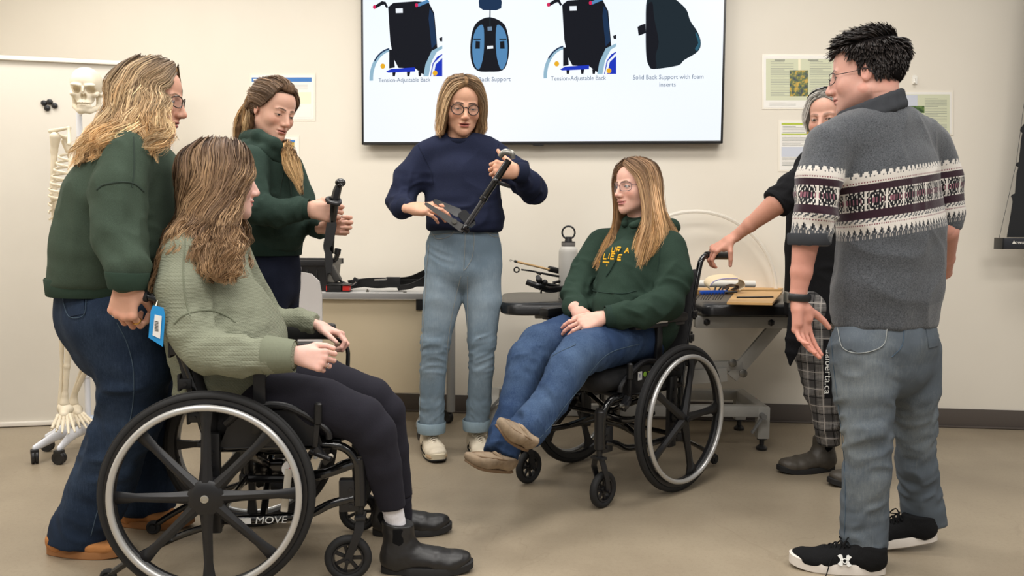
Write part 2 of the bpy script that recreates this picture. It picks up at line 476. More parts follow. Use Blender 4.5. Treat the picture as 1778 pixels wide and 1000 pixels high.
def head_piece(M, skin, neck_to, vox=.0027, lid=.45, lips=(176, 98, 92), brow=(84, 62, 46), mouth_open=0.0, jaw=1.0, age=0.0, smile=0.0, neck_r=.052, male=False, scalp=None):
    F = Field(vox)
    F.ell((-.014, 0, .030), (.097, .076, .085), 0)
    F.ell((.030, 0, .040), (.056, .063, .056), .02)
    F.ell((.030, 0, -.034), (.053, .062*jaw, .072), .03)
    for s in (1, -1):
        F.seg((.000, s*.049*jaw, -.056), (.068, s*.014, -.093), .019, .016, .028)
        F.ell((.052, s*.041, -.030), (.026, .021, .022), .022)
        F.seg((.076, s*.040, .014), (.088, s*.014, .012), .0065, .007, .014)
        F.ell((.095, s*.031, -.001), (.016, .0175, .0125), .016, 's')
        F.ell((.071, s*.031, -.001), (.0142, .0150, .0142), .006)
    F.ell((.062, 0, -.066), (.030, .029, .024), .016)
    F.seg((.074, 0, -.101), (.070, 0, -.098), .014, .016, .014)
    F.seg((.076, 0, .006), (.090, 0, -.036), .0100, .0125, .010)
    F.seg((.086, 0, .010), (.109, 0, -.034), .0068, .0090, .012)
    F.ell((.105, 0, -.037), (.0105, .0105, .0095), .006)
    for s in (1, -1): F.ell((.096, s*.0115, -.040), (.010, .0065, .0075), .006)
    F.seg((.093, 0, -.049), (.088, 0, -.058), .005, .006, .008)
    z = -.067
    F.ell((.0895, 0, z+.0055), (.0078, .0200+smile*.003, .0058), .005)
    F.ell((.0875, 0, z-.0065), (.0078, .0170, .0066), .005)
    F.ell((.095, 0, z), (.016, .0215, .0012+mouth_open*.004), .0025, 's')
    for s in (1, -1): F.ell((.086, s*.0235, z+smile*.003), (.006, .0035, .003), .004, 's')
    F.ell((.092, 0, -.083), (.006, .014, .004), .008, 's')
    for s in (1, -1):
        F.ell((.101, s*.0062, -.0475), (.005, .0034, .0028), .002, 's')
        op = .0016+.0052*lid
        F.ell((.085, s*.031, -.001-.0045*(1-lid)), (.010, .0122, op), .0018, 's')
        # ear
        F.ell((-.010, s*.075, -.006), (.017, .006, .028), .008, R=Matrix.Rotation(-.18, 3, 'Y') @ Matrix.Rotation(s*.30, 3, 'Z'))
        F.ell((-.004, s*.082, -.008), (.0075, .005, .014), .005, 's')
    nt = inv(M, neck_to)
    F.seg((-.030, 0, -.055), nt, (neck_r*.98, neck_r*1.06), (neck_r*1.06, neck_r*1.15), .03, side=(0, 1, 0))
    if age: F.seg((.07, 0, -.112), (.02, 0, -.125), .012, .014, .03)
    V, Q = F.mesh(); V = relax(V, Q, 1, .35)
    sk = lin(skin); C = np.tile(sk, (len(V), 1)); x, y, z_ = V.T; ay = np.abs(y)
    def blend(m, c, a=1.0):
        nonlocal C
        m = np.clip(m, 0, 1)[:, None]*a; C = C*(1-m)+np.array(c)*m
    red = sk*np.array([1.0, .72, .68])
    blend(1-np.hypot(ay-.042, z_+.032)/.026, red, .55)
    blend((1-np.hypot(y/.015, (z_+.040)/.016))*(x > .085), red, .7)
    blend((ay > .072)*(x < .02)*1.0, red, .35)
    # lips
    lp = lin(lips); up = (z_ > -.0672); lw = .0215+smile*.003
    e = np.where(up, (ay/lw)**2+((z_+.067)/.0085)**2, (ay/(lw*.93))**2+((z_+.067)/.0115)**2)
    blend((1.15-e)*5*(x > .070), lp, .85)
    blend((1-np.abs(z_+.067)/.0012)*3*(ay < .020)*(x > .07), lp*.25, .8)
    # brows: arched band of hair on the brow ridge
    bz = .0175+.0035*np.sin(np.clip((ay-.012)/.036, 0, 1)*PI*.75)-np.clip(ay-.036, 0, 1)*.35
    bw = .0044*np.clip(1.25-(ay-.012)/.040, .3, 1)
    blend((1-np.abs(z_-bz)/bw)*2.2*(ay > .0105)*(ay < .049)*(x > .05), lin(brow), .95 if not age else .6)
    # lash line along the rim of the lids
    op = .0016+.0052*lid; ez = -.001-.0045*(1-lid)
    q = np.sqrt(((ay-.031)/.0122)**2+((z_-ez)/(op+.0006))**2)
    blend((1-np.abs(q-1.12)/.22)*2*(x > .070)*(z_ > ez-.001), lin((30, 20, 18)), .95)
    blend((1-np.abs(q-1.1)/.2)*(x > .070)*(z_ <= ez-.001), lin((110, 70, 60)), .5)
    for s in (1, -1): blend((1-np.sqrt((x-.101)**2+(y-s*.0062)**2+(z_+.0475)**2)/.0042)*2, lin((80, 40, 34)), .8)
    if male: blend(np.clip((-.045-z_)/.03, 0, 1)*(x > -.02)*(z_ > -.13), lin((120, 100, 92)), .22)
    if scalp: blend((z_-(.046+.48*x))/.004, lin(scalp), 1.0)
    return xf(M, V), Q, C
def eyes(M, parent, gaze=(1, 0, 0), iris=(70, 74, 74)):
    g = Vector(gaze).normalized(); u, v = frame(g); rings = []; cols = []
    angs = [0, .09, .19, .20, .30, .44, .46, .6, .9, 1.3, 2.0, 3.1]
    for s in (1, -1):
        c = Vector((.0712, s*.031, -.001)); b = MB(); n = 20; cs = []
        for a in reversed(angs):
            r = .0136*math.sin(a) if a else .00005
            b_ = b.ring(c+g*(.0136*math.cos(a)), u, v, max(r, .00005), max(r, .00005), n); rings.append(b_)
            k = lin((12, 10, 10)) if a < .195 else (lin(iris)*(.8 if a > .4 else 1.2) if a < .45 else lin((196, 184, 178)))
            cs += [k]*n
        b.loft(rings[-len(angs):]); V = xf(M, np.array(b.v))
        mkobj('eye', V, b.f, EYEM, parent, True, cols=np.array(cs))

def hand_piece(wrist, fwd, back, right=True, curl=(.5, .6, .7, .8), spread=.06, thumb=((.62, .62, -.42), (.86, .36, -.36), (.95, .1, -.3)), elbow=None, skin=(214, 160, 136), sc=1.0, vox=.0024, er=.032, nail=(224, 170, 158), wr=1.0):
    """fwd: wrist to knuckles, back: direction the back of the hand faces"""
    M = basis(fwd, back, wrist, sc, mirror=not right)
    F = Field(vox/sc*1.0); K = [(.088, .0265), (.092, .006), (.087, -.0135), (.079, -.031)]
    for i, (kx, ky) in enumerate(K):
        F.seg((.004, ky*.48, -.001), (kx, ky, .001 if i else 0), (.0125, .0125) if False else .0128, .0108, .014)
        F.ell((kx, ky, .0045), (.0098, .0088, .0078), .006)
    F.seg((.022, .018, -.010), (.050, .022, -.012), .0140, .0120, .014)
    F.seg((.020, -.020, -.009), (.060, -.024, -.009), .0120, .0110, .014)
    F.seg((-.030, 0, 0), (.012, 0, 0), (.0255*wr, .0190*wr), (.0275*wr, .0175*wr), .014, side=(0, 1, 0))
    L = [(.041, .025, .019), (.045, .029, .020), (.042, .027, .020), (.033, .021, .018)]
    nails = []
    for i, (kx, ky) in enumerate(K):
        c = curl[i]; a = c if isinstance(c, tuple) else (c*.8, c*1.15, c*.75)
        sp = spread*(1.5-i)*1.0; p = Vector((kx, ky, .0)); ang = 0; r = [.0092, .0083, .0076, .0064]
        if i == 3: r = [q*.88 for q in r]
        for j in range(3):
            ang += a[j]
            d = Vector((math.cos(ang)*math.cos(sp), math.sin(sp)*max(.2, math.cos(ang)), -math.sin(ang))).normalized()
            q = p+d*L[i][j]; F.seg(p, q, r[j], r[j+1], .0035 if j == 0 else .002)
            if j < 2: F.ell(q, (r[j+1]*1.06,)*3, .002)
            if j == 2: nails.append((q-d*.003+Vector((-math.sin(ang)*0, 0, 0))+Vector((math.sin(ang), 0, math.cos(ang)))*-(-r[3]*.85), r[3]))
            p = q
    p = Vector((.018, .020, -.008)); r = [.0140, .0115, .0098, .0078]; tl = (.040, .033, .026)
    for j in range(3):
        d = Vector(thumb[j]).normalized(); q = p+d*tl[j]; F.seg(p, q, r[j], r[j+1], .012 if j == 0 else .002); p = q
    nails.append((p+Vector((0, .006, .004)), .0078))
    if elbow is not None:
        e = inv(M, elbow)
        F.seg((-.030, 0, 0), tuple(e*.35+Vector((-.030, 0, 0))*.65), (.0262*wr, .0200*wr), (.0330*wr, .0270*wr), .012, side=(0, 1, 0))
        F.seg(tuple(e*.35+Vector((-.030, 0, 0))*.65), tuple(e), (.0330*wr, .0270*wr), (er, er*.95), .012, side=(0, 1, 0))
    V, Q = F.mesh(); V = relax(V, Q, 1, .3)
    sk = lin(skin); C = np.tile(sk, (len(V), 1)); red = sk*np.array([1.0, .70, .64])
    for (kx, ky) in K:
        m = np.clip(1-np.sqrt((V[:, 0]-kx)**2+(V[:, 1]-ky)**2+(V[:, 2]-.008)**2)/.014, 0, 1)[:, None]*.5; C = C*(1-m)+red*m
    m = np.clip((V[:, 0]-.095)/.05, 0, 1)[:, None]*.35; C = C*(1-m)+red*m
    for q, rr in nails:
        m = np.clip(1.3-np.sqrt(((V-np.array(q))**2).sum(1))/.0058, 0, 1)[:, None]*.7; C = C*(1-m)+lin(nail)*m
    return xf(M, V), Q, C
def ringpos(wrist, fwd, back, right, curl, i, sc, spread, f=.5):
    M = basis(fwd, back, wrist, sc, mirror=not right); kx, ky = [(.088, .0265), (.092, .006), (.087, -.0135), (.079, -.031)][i]
    a = curl[0] if isinstance(curl, tuple) else curl*.8; sp = spread*(1.5-i)
    d = Vector((math.cos(a)*math.cos(sp), math.sin(sp)*max(.2, math.cos(a)), -math.sin(a))).normalized(); p = Vector((kx, ky, 0))+d*.042*f
    return xfp(M, p), xfp(M, p+d)-xfp(M, p)
def flesh_piece(limbs, skin, vox=.009, torso=None):
    F = Field(vox)
    q = lambda r: (r[0]*.72, r[1]*.72) if isinstance(r, tuple) else r*.72
    if torso: F.chain([t[0] for t in torso[0]], [t[1] if i == 0 else q(t[1]) for i, t in enumerate(torso[0])], .03, side=torso[1])
    for pts, rs in limbs:
        if rs[-1] <= .034: pts = list(pts); pts[-1] = Vector(pts[-2]).lerp(Vector(pts[-1]), .5)
        F.chain(pts, [q(r) for r in rs], .02)
    V, Q = F.mesh(); V = relax(V, Q, 2, .5)
    return V, Q, np.tile(lin(skin), (len(V), 1))
def join_pieces(ps):
    V = []; Q = []; C = []; n = 0
    for v, q, c in ps: V.append(v); Q.append(q+n); C.append(c); n += len(v)
    return np.concatenate(V), np.concatenate(Q), np.concatenate(C)
def body(parent, pieces):
    V, Q, C = join_pieces(pieces); return mkobj('body', V, Q, SKIN, parent, cols=C)

# ------------------------------------------------------------------ hair
def hairmat(name, rough, spec):
    t = NT(name); b = t.b; c = t.attr('col'); t.l(c, b.inputs['Base Color'])
    b.inputs['Roughness'].default_value = rough; b.inputs['Specular IOR Level'].default_value = spec
    return t.m
HAIRM = hairmat('hair', .55, .25); HAIRB = hairmat('hair_underlayer', .95, .05)
def strands(P_, r, cols, nside=2, flat=.6, ctr=np.array([-.02, 0, 0.])):
    """P_: (N,M,3) points, r: (M,), cols (N,M,3)"""
    N, M, _ = P_.shape; T = np.gradient(P_, axis=1); T /= np.linalg.norm(T, axis=2, keepdims=True)+1e-9
    ref = np.array([.31, .42, .85]); U = np.cross(T, ref); U /= np.linalg.norm(U, axis=2, keepdims=True)+1e-9; W = np.cross(T, U)
    if nside == 2:   # flat ribbon lying along the hair surface, each with its own small twist
        O = P_-ctr; O /= np.linalg.norm(O, axis=2, keepdims=True)+1e-9; U = np.cross(T, O); U /= np.linalg.norm(U, axis=2, keepdims=True)+1e-9; W = np.cross(T, U)
        a = np.random.RandomState(5).uniform(-.9, .9, (N, 1, 1)); D = (U*np.cos(a)+W*np.sin(a))*r[None, :, None]
        V = np.stack([P_-D, P_+D], 2); idx = np.arange(N*M*2).reshape(N, M, 2)
        Q = np.stack([idx[:, :-1, 0], idx[:, :-1, 1], idx[:, 1:, 1], idx[:, 1:, 0]], -1).reshape(-1, 4)
        return V.reshape(-1, 3), Q, np.repeat(cols[:, :, None], 2, 2).reshape(-1, 3)
    V = np.zeros((N, M, nside, 3))
    for k in range(nside):
        a = 2*PI*k/nside; V[:, :, k] = P_+(U*math.cos(a)+W*math.sin(a)*flat)*r[None, :, None]
    idx = np.arange(N*M*nside).reshape(N, M, nside); a = idx[:, :-1]; b = idx[:, 1:]
    Q = np.stack([a, np.roll(a, -1, 2), np.roll(b, -1, 2), b], -1).reshape(-1, 4)
    C = np.repeat(cols[:, :, None], nside, 2).reshape(-1, 3)
    return V.reshape(-1, 3), Q, C
def resample(ctrl, M):
    """ctrl (N,K,3) catmull-rom to (N,M,3)"""
    N, K, _ = ctrl.shape; t = np.linspace(0, K-1-1e-6, M); i = t.astype(int); f = (t-i)[None, :, None]
    g = lambda j: ctrl[:, np.clip(j, 0, K-1)]
    a, b, c, d = g(i-1), g(i), g(i+1), g(i+2)
    return .5*(2*b+(c-a)*f+(2*a-5*b+4*c-d)*f*f+(3*b-a-3*c+d)*f**3)
def curtain_interp(G, s):
    """G list of guides (each K pts) ordered; s array in 0..len-1"""
    A = np.array([[tuple(p) for p in g] for g in G], float); n = len(A)
    return resample(A.transpose(1, 0, 2), 2)[:0] if False else (lambda i, f: A[i]*(1-f)[:, None, None]+A[np.minimum(i+1, n-1)]*f[:, None, None])(np.minimum(s.astype(int), n-1), s-np.minimum(s.astype(int), n-1))
def hair(parent, M, curtains, tones, locks=60, per=16, width=.011, wave=0.0, freq=3.0, rad=.0011, seed=1, tipfrac=.6, wstart=.35, M_=16, thick=.012, basecol=None, stray=.02, tipthin=.25, baser=.013, extra=None, name='hair', lockwave=None, tipspread=1.0, basek=.012, base=True):
    """curtains: list of (guides, share). tones: (root rgb, mid rgb, tip rgb, light streak rgb)"""
    R = np.random.RandomState(seed); VV = []; QQ = []; CC = []; n0 = 0
    t = np.linspace(0, 1, M_)
    tn = [lin(c) for c in tones]
    for G, share in curtains:
        nl = max(2, int(locks*share)); s = (np.arange(nl)+R.rand(nl)*.9)/nl*(len(G)-1.001)
        ctrl = curtain_interp(G, s); K = ctrl.shape[1]; s_n = s[:, None]
        cen = np.array([0, 0, .0]); inward = cen-ctrl; inward[:, :, 2] *= .3
        inward /= np.linalg.norm(inward, axis=2, keepdims=True)+1e-6
        lay = R.rand(nl)[:, None, None]
        ctrl = ctrl+inward*lay*thick+R.normal(0, .0035, ctrl.shape)*np.linspace(.12, 1.6, K)[None, :, None]
        L = resample(ctrl, M_)                                    # lock centre lines
        T = np.gradient(L, axis=1); T /= np.linalg.norm(T, axis=2, keepdims=True)+1e-9
        O = L.copy(); O[:, :, 2] = 0; O /= np.linalg.norm(O, axis=2, keepdims=True)+1e-6
        B = np.cross(T, O); B /= np.linalg.norm(B, axis=2, keepdims=True)+1e-9; Nn = np.cross(B, T)
        ph = R.rand(nl)[:, None]*2*PI*.16+s_n*.9; fr = freq*(1+R.normal(0, .12, nl))[:, None]
        am = wave*np.clip((t-wstart*.3)/wstart, 0, 1)[None, :]*(1+R.normal(0, .25, nl))[:, None]
        wv = am*np.sin(2*PI*fr*t[None, :]+ph); wn = am*.6*np.cos(2*PI*fr*t[None, :]+ph)
        L = L+B*wv[:, :, None]+Nn*wn[:, :, None]
        # strands in each lock
        off = R.normal(0, 1, (nl, per, 2)); off = off/np.maximum(1, np.linalg.norm(off, axis=2, keepdims=True)/1.6)
        prof = width*(.75+.45*np.sin(t*PI*.8))*(1-(1-tipthin)*np.clip((t-.72)/.28, 0, 1)**1.5)
        wob = stray*width*8*np.sin(t[None, None, :]*PI*R.uniform(1, 3, (nl, per, 1))+R.rand(nl, per, 1)*6)*t[None, None, :]
        S = L[:, None]+B[:, None]*(off[:, :, 0:1]*prof[None, None, :]+wob)[..., None]+Nn[:, None]*(off[:, :, 1:2]*(prof*np.minimum(1, t*5))[None, None, :]*.42)[..., None]
        # strand length variety
        cut = 1-R.rand(nl, per)**2*.20-np.repeat(R.rand(nl), per).reshape(nl, per)**2*.16
        S = S.reshape(nl*per, M_, 3); ti = np.clip(t[None, :]*cut.reshape(-1, 1), 0, 1)*(M_-1); i0 = np.minimum(ti.astype(int), M_-2); f = (ti-i0)[..., None]
        ar = np.arange(nl*per)[:, None]; S = S[ar, i0]*(1-f)+S[ar, i0+1]*f
        tt = (t[None, :]+R.normal(0, .07, (nl*per, 1))+np.repeat(R.normal(0, .12, nl), per)[:, None])
        k1 = np.clip(tt/tipfrac, 0, 1)[..., None]; k2 = np.clip((tt-tipfrac)/(1-tipfrac+1e-6), 0, 1)[..., None]
        C = (tn[0]*(1-k1)+tn[1]*k1)*(1-k2)+tn[2]*k2
        st = (np.clip(np.repeat(R.rand(nl), per)*1.3-.45, 0, 1)*.7+R.rand(nl*per)*.3)[:, None, None]*np.clip(tt*1.6+.1, 0, 1)[..., None]
        C = C*(1-st)+tn[3]*st; C *= (1+R.normal(0, .13, (nl*per, 1, 1)))*np.repeat(1+R.normal(0, .22, nl), per)[:, None, None]
        rr = rad*1.35*(1-.75*np.clip((t-.6)/.4, 0, 1)**2)
        v, q, c = strands(S, rr, np.clip(C, 0, 1)); VV.append(v); QQ.append(q+n0); CC.append(c); n0 += len(v)
    if base:
        F = Field(.0045)
        for G, share in curtains:
            s = np.linspace(0, len(G)-1.001, max(2, int((len(G)-1)*2.4)+1)); A = curtain_interp(G, s)
            cen = np.array([0, 0, 0.0]); inw = cen-A; inw[:, :, 2] *= .3; inw /= np.linalg.norm(inw, axis=2, keepdims=True)+1e-6
            A = resample(A+inw*(thick*.85+baser*.85), 9)
            for g in A:
                k = np.linspace(0, 1, len(g)); rs = baser*(1-.55*np.clip((k-.6)/.4, 0, 1))
                F.chain([Vector(p) for p in g], [float(x) for x in rs], basek)
        if extra: extra(F)
        v, q = F.mesh(); v = relax(v, q, 2, .5)
        bc = lin(basecol) if basecol else tn[0]*.6
        c = np.tile(bc, (len(v), 1))*(1+.5*vnoise(v*np.array([130, 130, 12]), seed))[:, None]
        VV.append(v); QQ.append(q+n0); CC.append(np.clip(c, 0, 1))
    o = mkobj(name, xf(M, np.concatenate(VV)), np.concatenate(QQ), (HAIRM, HAIRB), parent, cols=np.concatenate(CC))
    if base: baseidx(o, len(QQ[-1]))
    return o
def baseidx(o, nb_):
    n = len(o.data.polygons); mi = np.zeros(n, np.int32); mi[n-nb_:] = 1; o.data.polygons.foreach_set('material_index', mi)
def crop_hair(parent, M, region, n, length, tones, flow, seed=3, rad=.0012, cap=None, M_=6):
    """short hair standing on a skull ellipsoid; region(dir)->density 0..1, flow(point)->direction"""
    R = np.random.RandomState(seed); c = np.array([-.014, 0, .030]); rad3 = np.array([.099, .078, .087])
    d = R.normal(0, 1, (n*3, 3)); d /= np.linalg.norm(d, axis=1, keepdims=True)
    p = c+d*rad3; m = R.rand(len(p)) < region(p); p, d = p[m][:n], d[m][:n]; N = len(p)
    nrm = d/rad3; nrm /= np.linalg.norm(nrm, axis=1, keepdims=True)
    fl = flow(p); fl = fl-nrm*(fl*nrm).sum(1, keepdims=True); fl /= np.linalg.norm(fl, axis=1, keepdims=True)+1e-9
    cl = np.stack([vnoise(p*70+i*11, seed+i) for i in range(3)], 1)*.38
    ln = length(p)*(1+R.normal(0, .16, N)); t = np.linspace(0, 1, M_); S = np.zeros((N, M_, 3))
    for j, tj in enumerate(t):
        dirv = nrm*(1.0-.55*tj)+fl*(.35+1.0*tj)+cl*tj*.8+R.normal(0, .05, (N, 3))
        dirv /= np.linalg.norm(dirv, axis=1, keepdims=True)
        S[:, j] = p-nrm*.004 if j == 0 else S[:, j-1]+dirv*(ln/(M_-1))[:, None]
    tn = [lin(x) for x in tones]; k = np.clip(R.normal(.4, .3, (N, 1, 1)), 0, 1)
    C = np.tile((tn[0]*(1-k)+tn[1]*k), (1, M_, 1))
    v, q, cc = strands(S, rad*1.5*(1-.6*t**2), C)
    F = Field(.004); cap(F); v2, q2 = F.mesh(); v2 = relax(v2, q2, 1, .5)
    o = mkobj('hair', xf(M, np.concatenate([v, v2])), np.concatenate([q, q2+len(v)]), (HAIRM, HAIRB), parent, cols=np.concatenate([cc, np.tile(tn[0]*.8, (len(v2), 1))]))
    baseidx(o, len(q2)); return o

# ------------------------------------------------------------------ wearables
METALDK = mat('dark_frame_metal', rgb(22, 19, 19), .35, .0)
LENS = (lambda t: (t.b.inputs['Base Color'].__setattr__('default_value', (.95, .97, 1, 1)), t.b.inputs['Alpha'].__setattr__('default_value', .045), t.b.inputs['Roughness'].__setattr__('default_value', .03), t.b.inputs['Specular IOR Level'].__setattr__('default_value', .15), t.m)[-1])(NT('lens_glass'))
def glasses(parent, M, w=.0225, h=.019, m=None, thick=.0016, round_=True, z=-.002, x=.098, low=0.0, label=None):
    b = MB(); g = MB(); m = m or METALDK; pts = {}
    for s in (1, -1):
        cy = s*(w+.0095); ring = []
        for i in range(28):
            a = 2*PI*i/28; ca, sa = math.cos(a), math.sin(a)
            if not round_: ca, sa = [math.copysign(abs(q)**.62, q) for q in (ca, sa)]
            yy = cy+w*ca; ring.append(Vector((x-abs(yy)**2*7-low*.0, yy, z+h*sa*(1 if sa > 0 else 1.0))))
        b.tube(ring, thick, 6, closed=True)
        g.add(ring+[Vector((x-abs(cy)**2*7+.0005, cy, z))], [(i, (i+1) % 28, 28) for i in range(28)])
        e = cy+s*w; ex = x-abs(e)**2*7
        b.tube([(ex, e, z+h*.35), (ex-.006, s*(abs(e)+.004), z+h*.4), (.03, s*.077, z+.004), (-.012, s*.0815, .002), (-.03, s*.081, -.02)], thick*.9, 6, smooth=4)
    b.tube([(x-.001, .010, z+h*.3), (x+.003, 0, z+h*.5), (x-.001, -.010, z+h*.3)], thick, 6, smooth=4)
    o = mkobj('glasses', xf(M, np.array(b.v)), b.f, m, parent, label=label)
    mkobj('lens', xf(M, np.array(g.v)), g.f, LENS, o, smooth=True)
    return o

def garment(name, F, m, parent, folds=(), wr=(.003, (12, 12, 5)), seed=0, relaxn=2, label=None, paintfn=None, uvfn=None, maskfn=None, post=None):
    V, Q = F.mesh(); V = relax(V, Q, relaxn, .5); N = vnormals(V, Q)
    for f in folds: V = limbfold(V, N, *f[:4], **(f[4] if len(f) > 4 else {})) if len(f) < 6 else limbfold(V, N, *f)
    if wr: V = wrinkle(V, N, wr[0], wr[1], seed, None if maskfn is None else maskfn(V))
    if post: V = post(V, N)
    return mkobj(name, V, Q, m, parent, label=label, paint=None if paintfn is None else paintfn(V), uvw=None if uvfn is None else uvfn(V, vnormals(V, Q)))
def fold(a, b, amp=.006, wl=.05, rad=.14, tilt=.6, seed=1): return (a, b, amp, wl, rad, tilt, seed)
def W(px, Y): return px*Y/FOC
def seamtube(parent, pts, m, r=.0022, name='seam', smooth=5):
    return MB().tube(pts, r, 6, smooth=smooth).obj(name, m, parent)
# ------------------------------------------------------------------ shoes, surface projection, garments
from mathutils.bvhtree import BVHTree
_bv = {}
def surf(o, px, py, off=.0, back=False):
    """point and normal where the line of sight through a photo pixel meets an object (used to seat pockets, seams and prints on cloth)"""
    if o.name not in _bv:
        L = origin(o); _bv[o.name] = (BVHTree.FromPolygons([v.co+L for v in o.data.vertices], [tuple(p.vertices) for p in o.data.polygons]))
    d = (P(px, py, 3.0)-EYE).normalized(); h = _bv[o.name].ray_cast(EYE, d)
    if h[0] is None:
        nr = _bv[o.name].find_nearest(P(px, py, 2.6 if py > 0 else 3)); return nr[0]+nr[1]*off, nr[1]
    n = h[1] if h[1].dot(d) < 0 else -h[1]
    return h[0]+n*off, n
def surfline(parent, o, pix, m, r=.0016, off=.0008, name='seam', per=5, n=5):
    pts = crv([(a, b, 0) for a, b in pix], per); q = [surf(o, p.x, p.y, off)[0] for p in pts]
    out = [q[0]]
    for a in q[1:]:
        if (a-out[-1]).length < .09: out.append(a)
    if len(out) < 3: return None
    return MB().tube(out, r, n).obj(name, m, parent)
def surfpatch(parent, o, quad, m, th=.003, nu=10, nv=8, name='pocket', label=None, shape=None):
    """thin sheet lying on o, spanned between four photo pixels"""
    a, b, c, d = [Vector((*q, 0)) for q in quad]; top = []; bot = []
    for j in range(nv+1):
        for i in range(nu+1):
            u, v = i/nu, j/nv
            if shape: u, v = shape(u, v)
            q = (a*(1-u)+b*u)*(1-v)+(d*(1-u)+c*u)*v; p, n = surf(o, q.x, q.y); top.append(p+n*th); bot.append(p-n*th)
    k = nu+1; f = []; n0 = len(top)
    for j in range(nv):
        for i in range(nu):
            f.append((j*k+i, j*k+i+1, (j+1)*k+i+1, (j+1)*k+i)); f.append(tuple(reversed([q+n0 for q in f[-1]])))
    bd = [i for i in range(nu)]+[j*k+nu for j in range(nv)]+[nv*k+i for i in range(nu, 0, -1)]+[j*k for j in range(nv, 0, -1)]
    for i in range(len(bd)): x, y = bd[i], bd[(i+1) % len(bd)]; f.append((y, x, x+n0, y+n0))
    b_ = MB(); b_.add(top+bot, f); return b_.obj(name, m, parent, label=label)

def footprint(L, wd, n=40, toe=.5):
    pts = []
    for i in range(n):
        a = 2*PI*i/n; c, s_ = math.cos(a), math.sin(a); x = L*(.5-.5*math.copysign(abs(c)**.85, c))
        t = x/L; wdt = wd*(.74+.26*math.sin(min(1, max(0, (t-.2)/.62))*PI*.62+.1))*(1.0 if t < .8 else 1.0)
        pts.append((x, wdt*math.copysign(abs(s_)**.72, s_)))
    return pts
def sole(M, L, wd, z0, z1, m, parent, name='sole', toe_up=.012, heel_up=.0, grow=1.0, label=None):
    b = MB(); fp = footprint(L, wd); rings = []
    for z, g in ((z0, .95), (z0+.003, 1.0), (z1-.003, 1.0), (z1, .96)):
        rings.append([Vector(((x-L/2)*g*grow+L/2, y*g*grow, z+toe_up*max(0, (x/L-.72)/.28)**2+heel_up*max(0, (.25-x/L)/.25)**2)) for x, y in fp])
    b.loft(rings); b.v = [tuple(p) for p in xf(M, np.array(b.v))]; return b.obj(name, m, parent, label=label)
def shoe_field(L, wd, style):
    F = Field(.0028); h = {'sneaker': .062, 'boot': .11, 'slipper': .045, 'moc': .045}[style]; tz = .030 if style != 'sneaker' else .034
    F.ell((.050, 0, .048), (.052, wd*.84, .046), 0)
    F.seg((.055, 0, .050), (L*.60, 0, .040), (wd*.80, .042), (wd*.97, .030), .02, side=(0, 1, 0))
    F.ell((L-.070, 0, .032), (.068, wd*.98, .030 if style != 'boot' else .034), .03)
    F.seg((L*.30, 0, .068 if style != 'boot' else .074), (L*.62, 0, .048), (wd*.5, .020), (wd*.55, .014), .025, side=(0, 1, 0))
    if style == 'boot': F.seg((.060, 0, .06), (.053, 0, .165), (wd*.86, .050), (wd*.90, .050), .03, side=(0, 1, 0)); F.plane((0, 0, .168), (.15, 0, 1), .004)
    elif style == 'sneaker': F.seg((.055, 0, .05), (.050, 0, .085), (wd*.74, .050), (wd*.76, .052), .02, side=(0, 1, 0)); F.plane((0, 0, .088), (-.12, 0, 1), .006)
    else: F.plane((0, 0, .070), (.1, 0, 1), .012)
    F.plane((0, 0, .014), (0, 0, -1), .004); return F
RUB = mat('black_rubber', rgb(26, 25, 25), .75, bump=.2, bscale=90)
def shoe(parent, heel, toe_dir, L, wd, style, m, msole, up=(0, 0, 1), name=None, sole_h=.022, extra=None, label=None, midsole=None):
    M = basis(toe_dir, up, heel); F = shoe_field(L, wd, style)
    V, Q = F.mesh(); V = relax(V, Q, 1, .4); N = vnormals(V, Q)
    V = V+N*(vnoise(V*np.array([60, 30, 60]), 4)*.0012)[:, None]
    V[:, 2] += .012*np.clip((V[:, 0]/L-.72)/.28, 0, 1)**2
    nm = name or {'sneaker': 'sneaker', 'boot': 'ankle_boot', 'slipper': 'slipper', 'moc': 'moccasin'}[style]
    o = mkobj(nm, xf(M, V), Q, m, parent, label=label)
    sole(M, L+.006 if style != 'moc' else L-.012, wd*(1.03 if style != 'moc' else .90), 0 if style != 'moc' else .004, sole_h, msole, o)
    if extra: extra(M, o, L, wd)
    return M, o
def loc_obj(M, b, name, m, parent, label=None):
    b.v = [tuple(p) for p in xf(M, np.array(b.v))]; return b.obj(name, m, parent, label=label)
def laces(M, o, L, wd, m, n=5, x0=.40, x1=.62, z0=.099, z1=.074):
    b = MB()
    for i in range(n):
        t = i/(n-1); x = L*(x0+(x1-x0)*t); z = z0+(z1-z0)*t
        for s in (1, -1): b.tube([(x, -s*wd*.48, z-.014), (x+.004, 0, z+.003), (x+.013, s*wd*.48, z-.016)], .0026, 6, smooth=3)
    for s in (1, -1):
        b.tube([(L*x0, 0, z0+.002), (L*x0+.004, s*.018, z0+.014), (L*x0+.02, s*.034, z0-.004), (L*x0+.014, s*.018, z0-.002), (L*x0, 0, z0+.002)], .0022, 6, smooth=4)
    return loc_obj(M, b, 'laces', m, o)
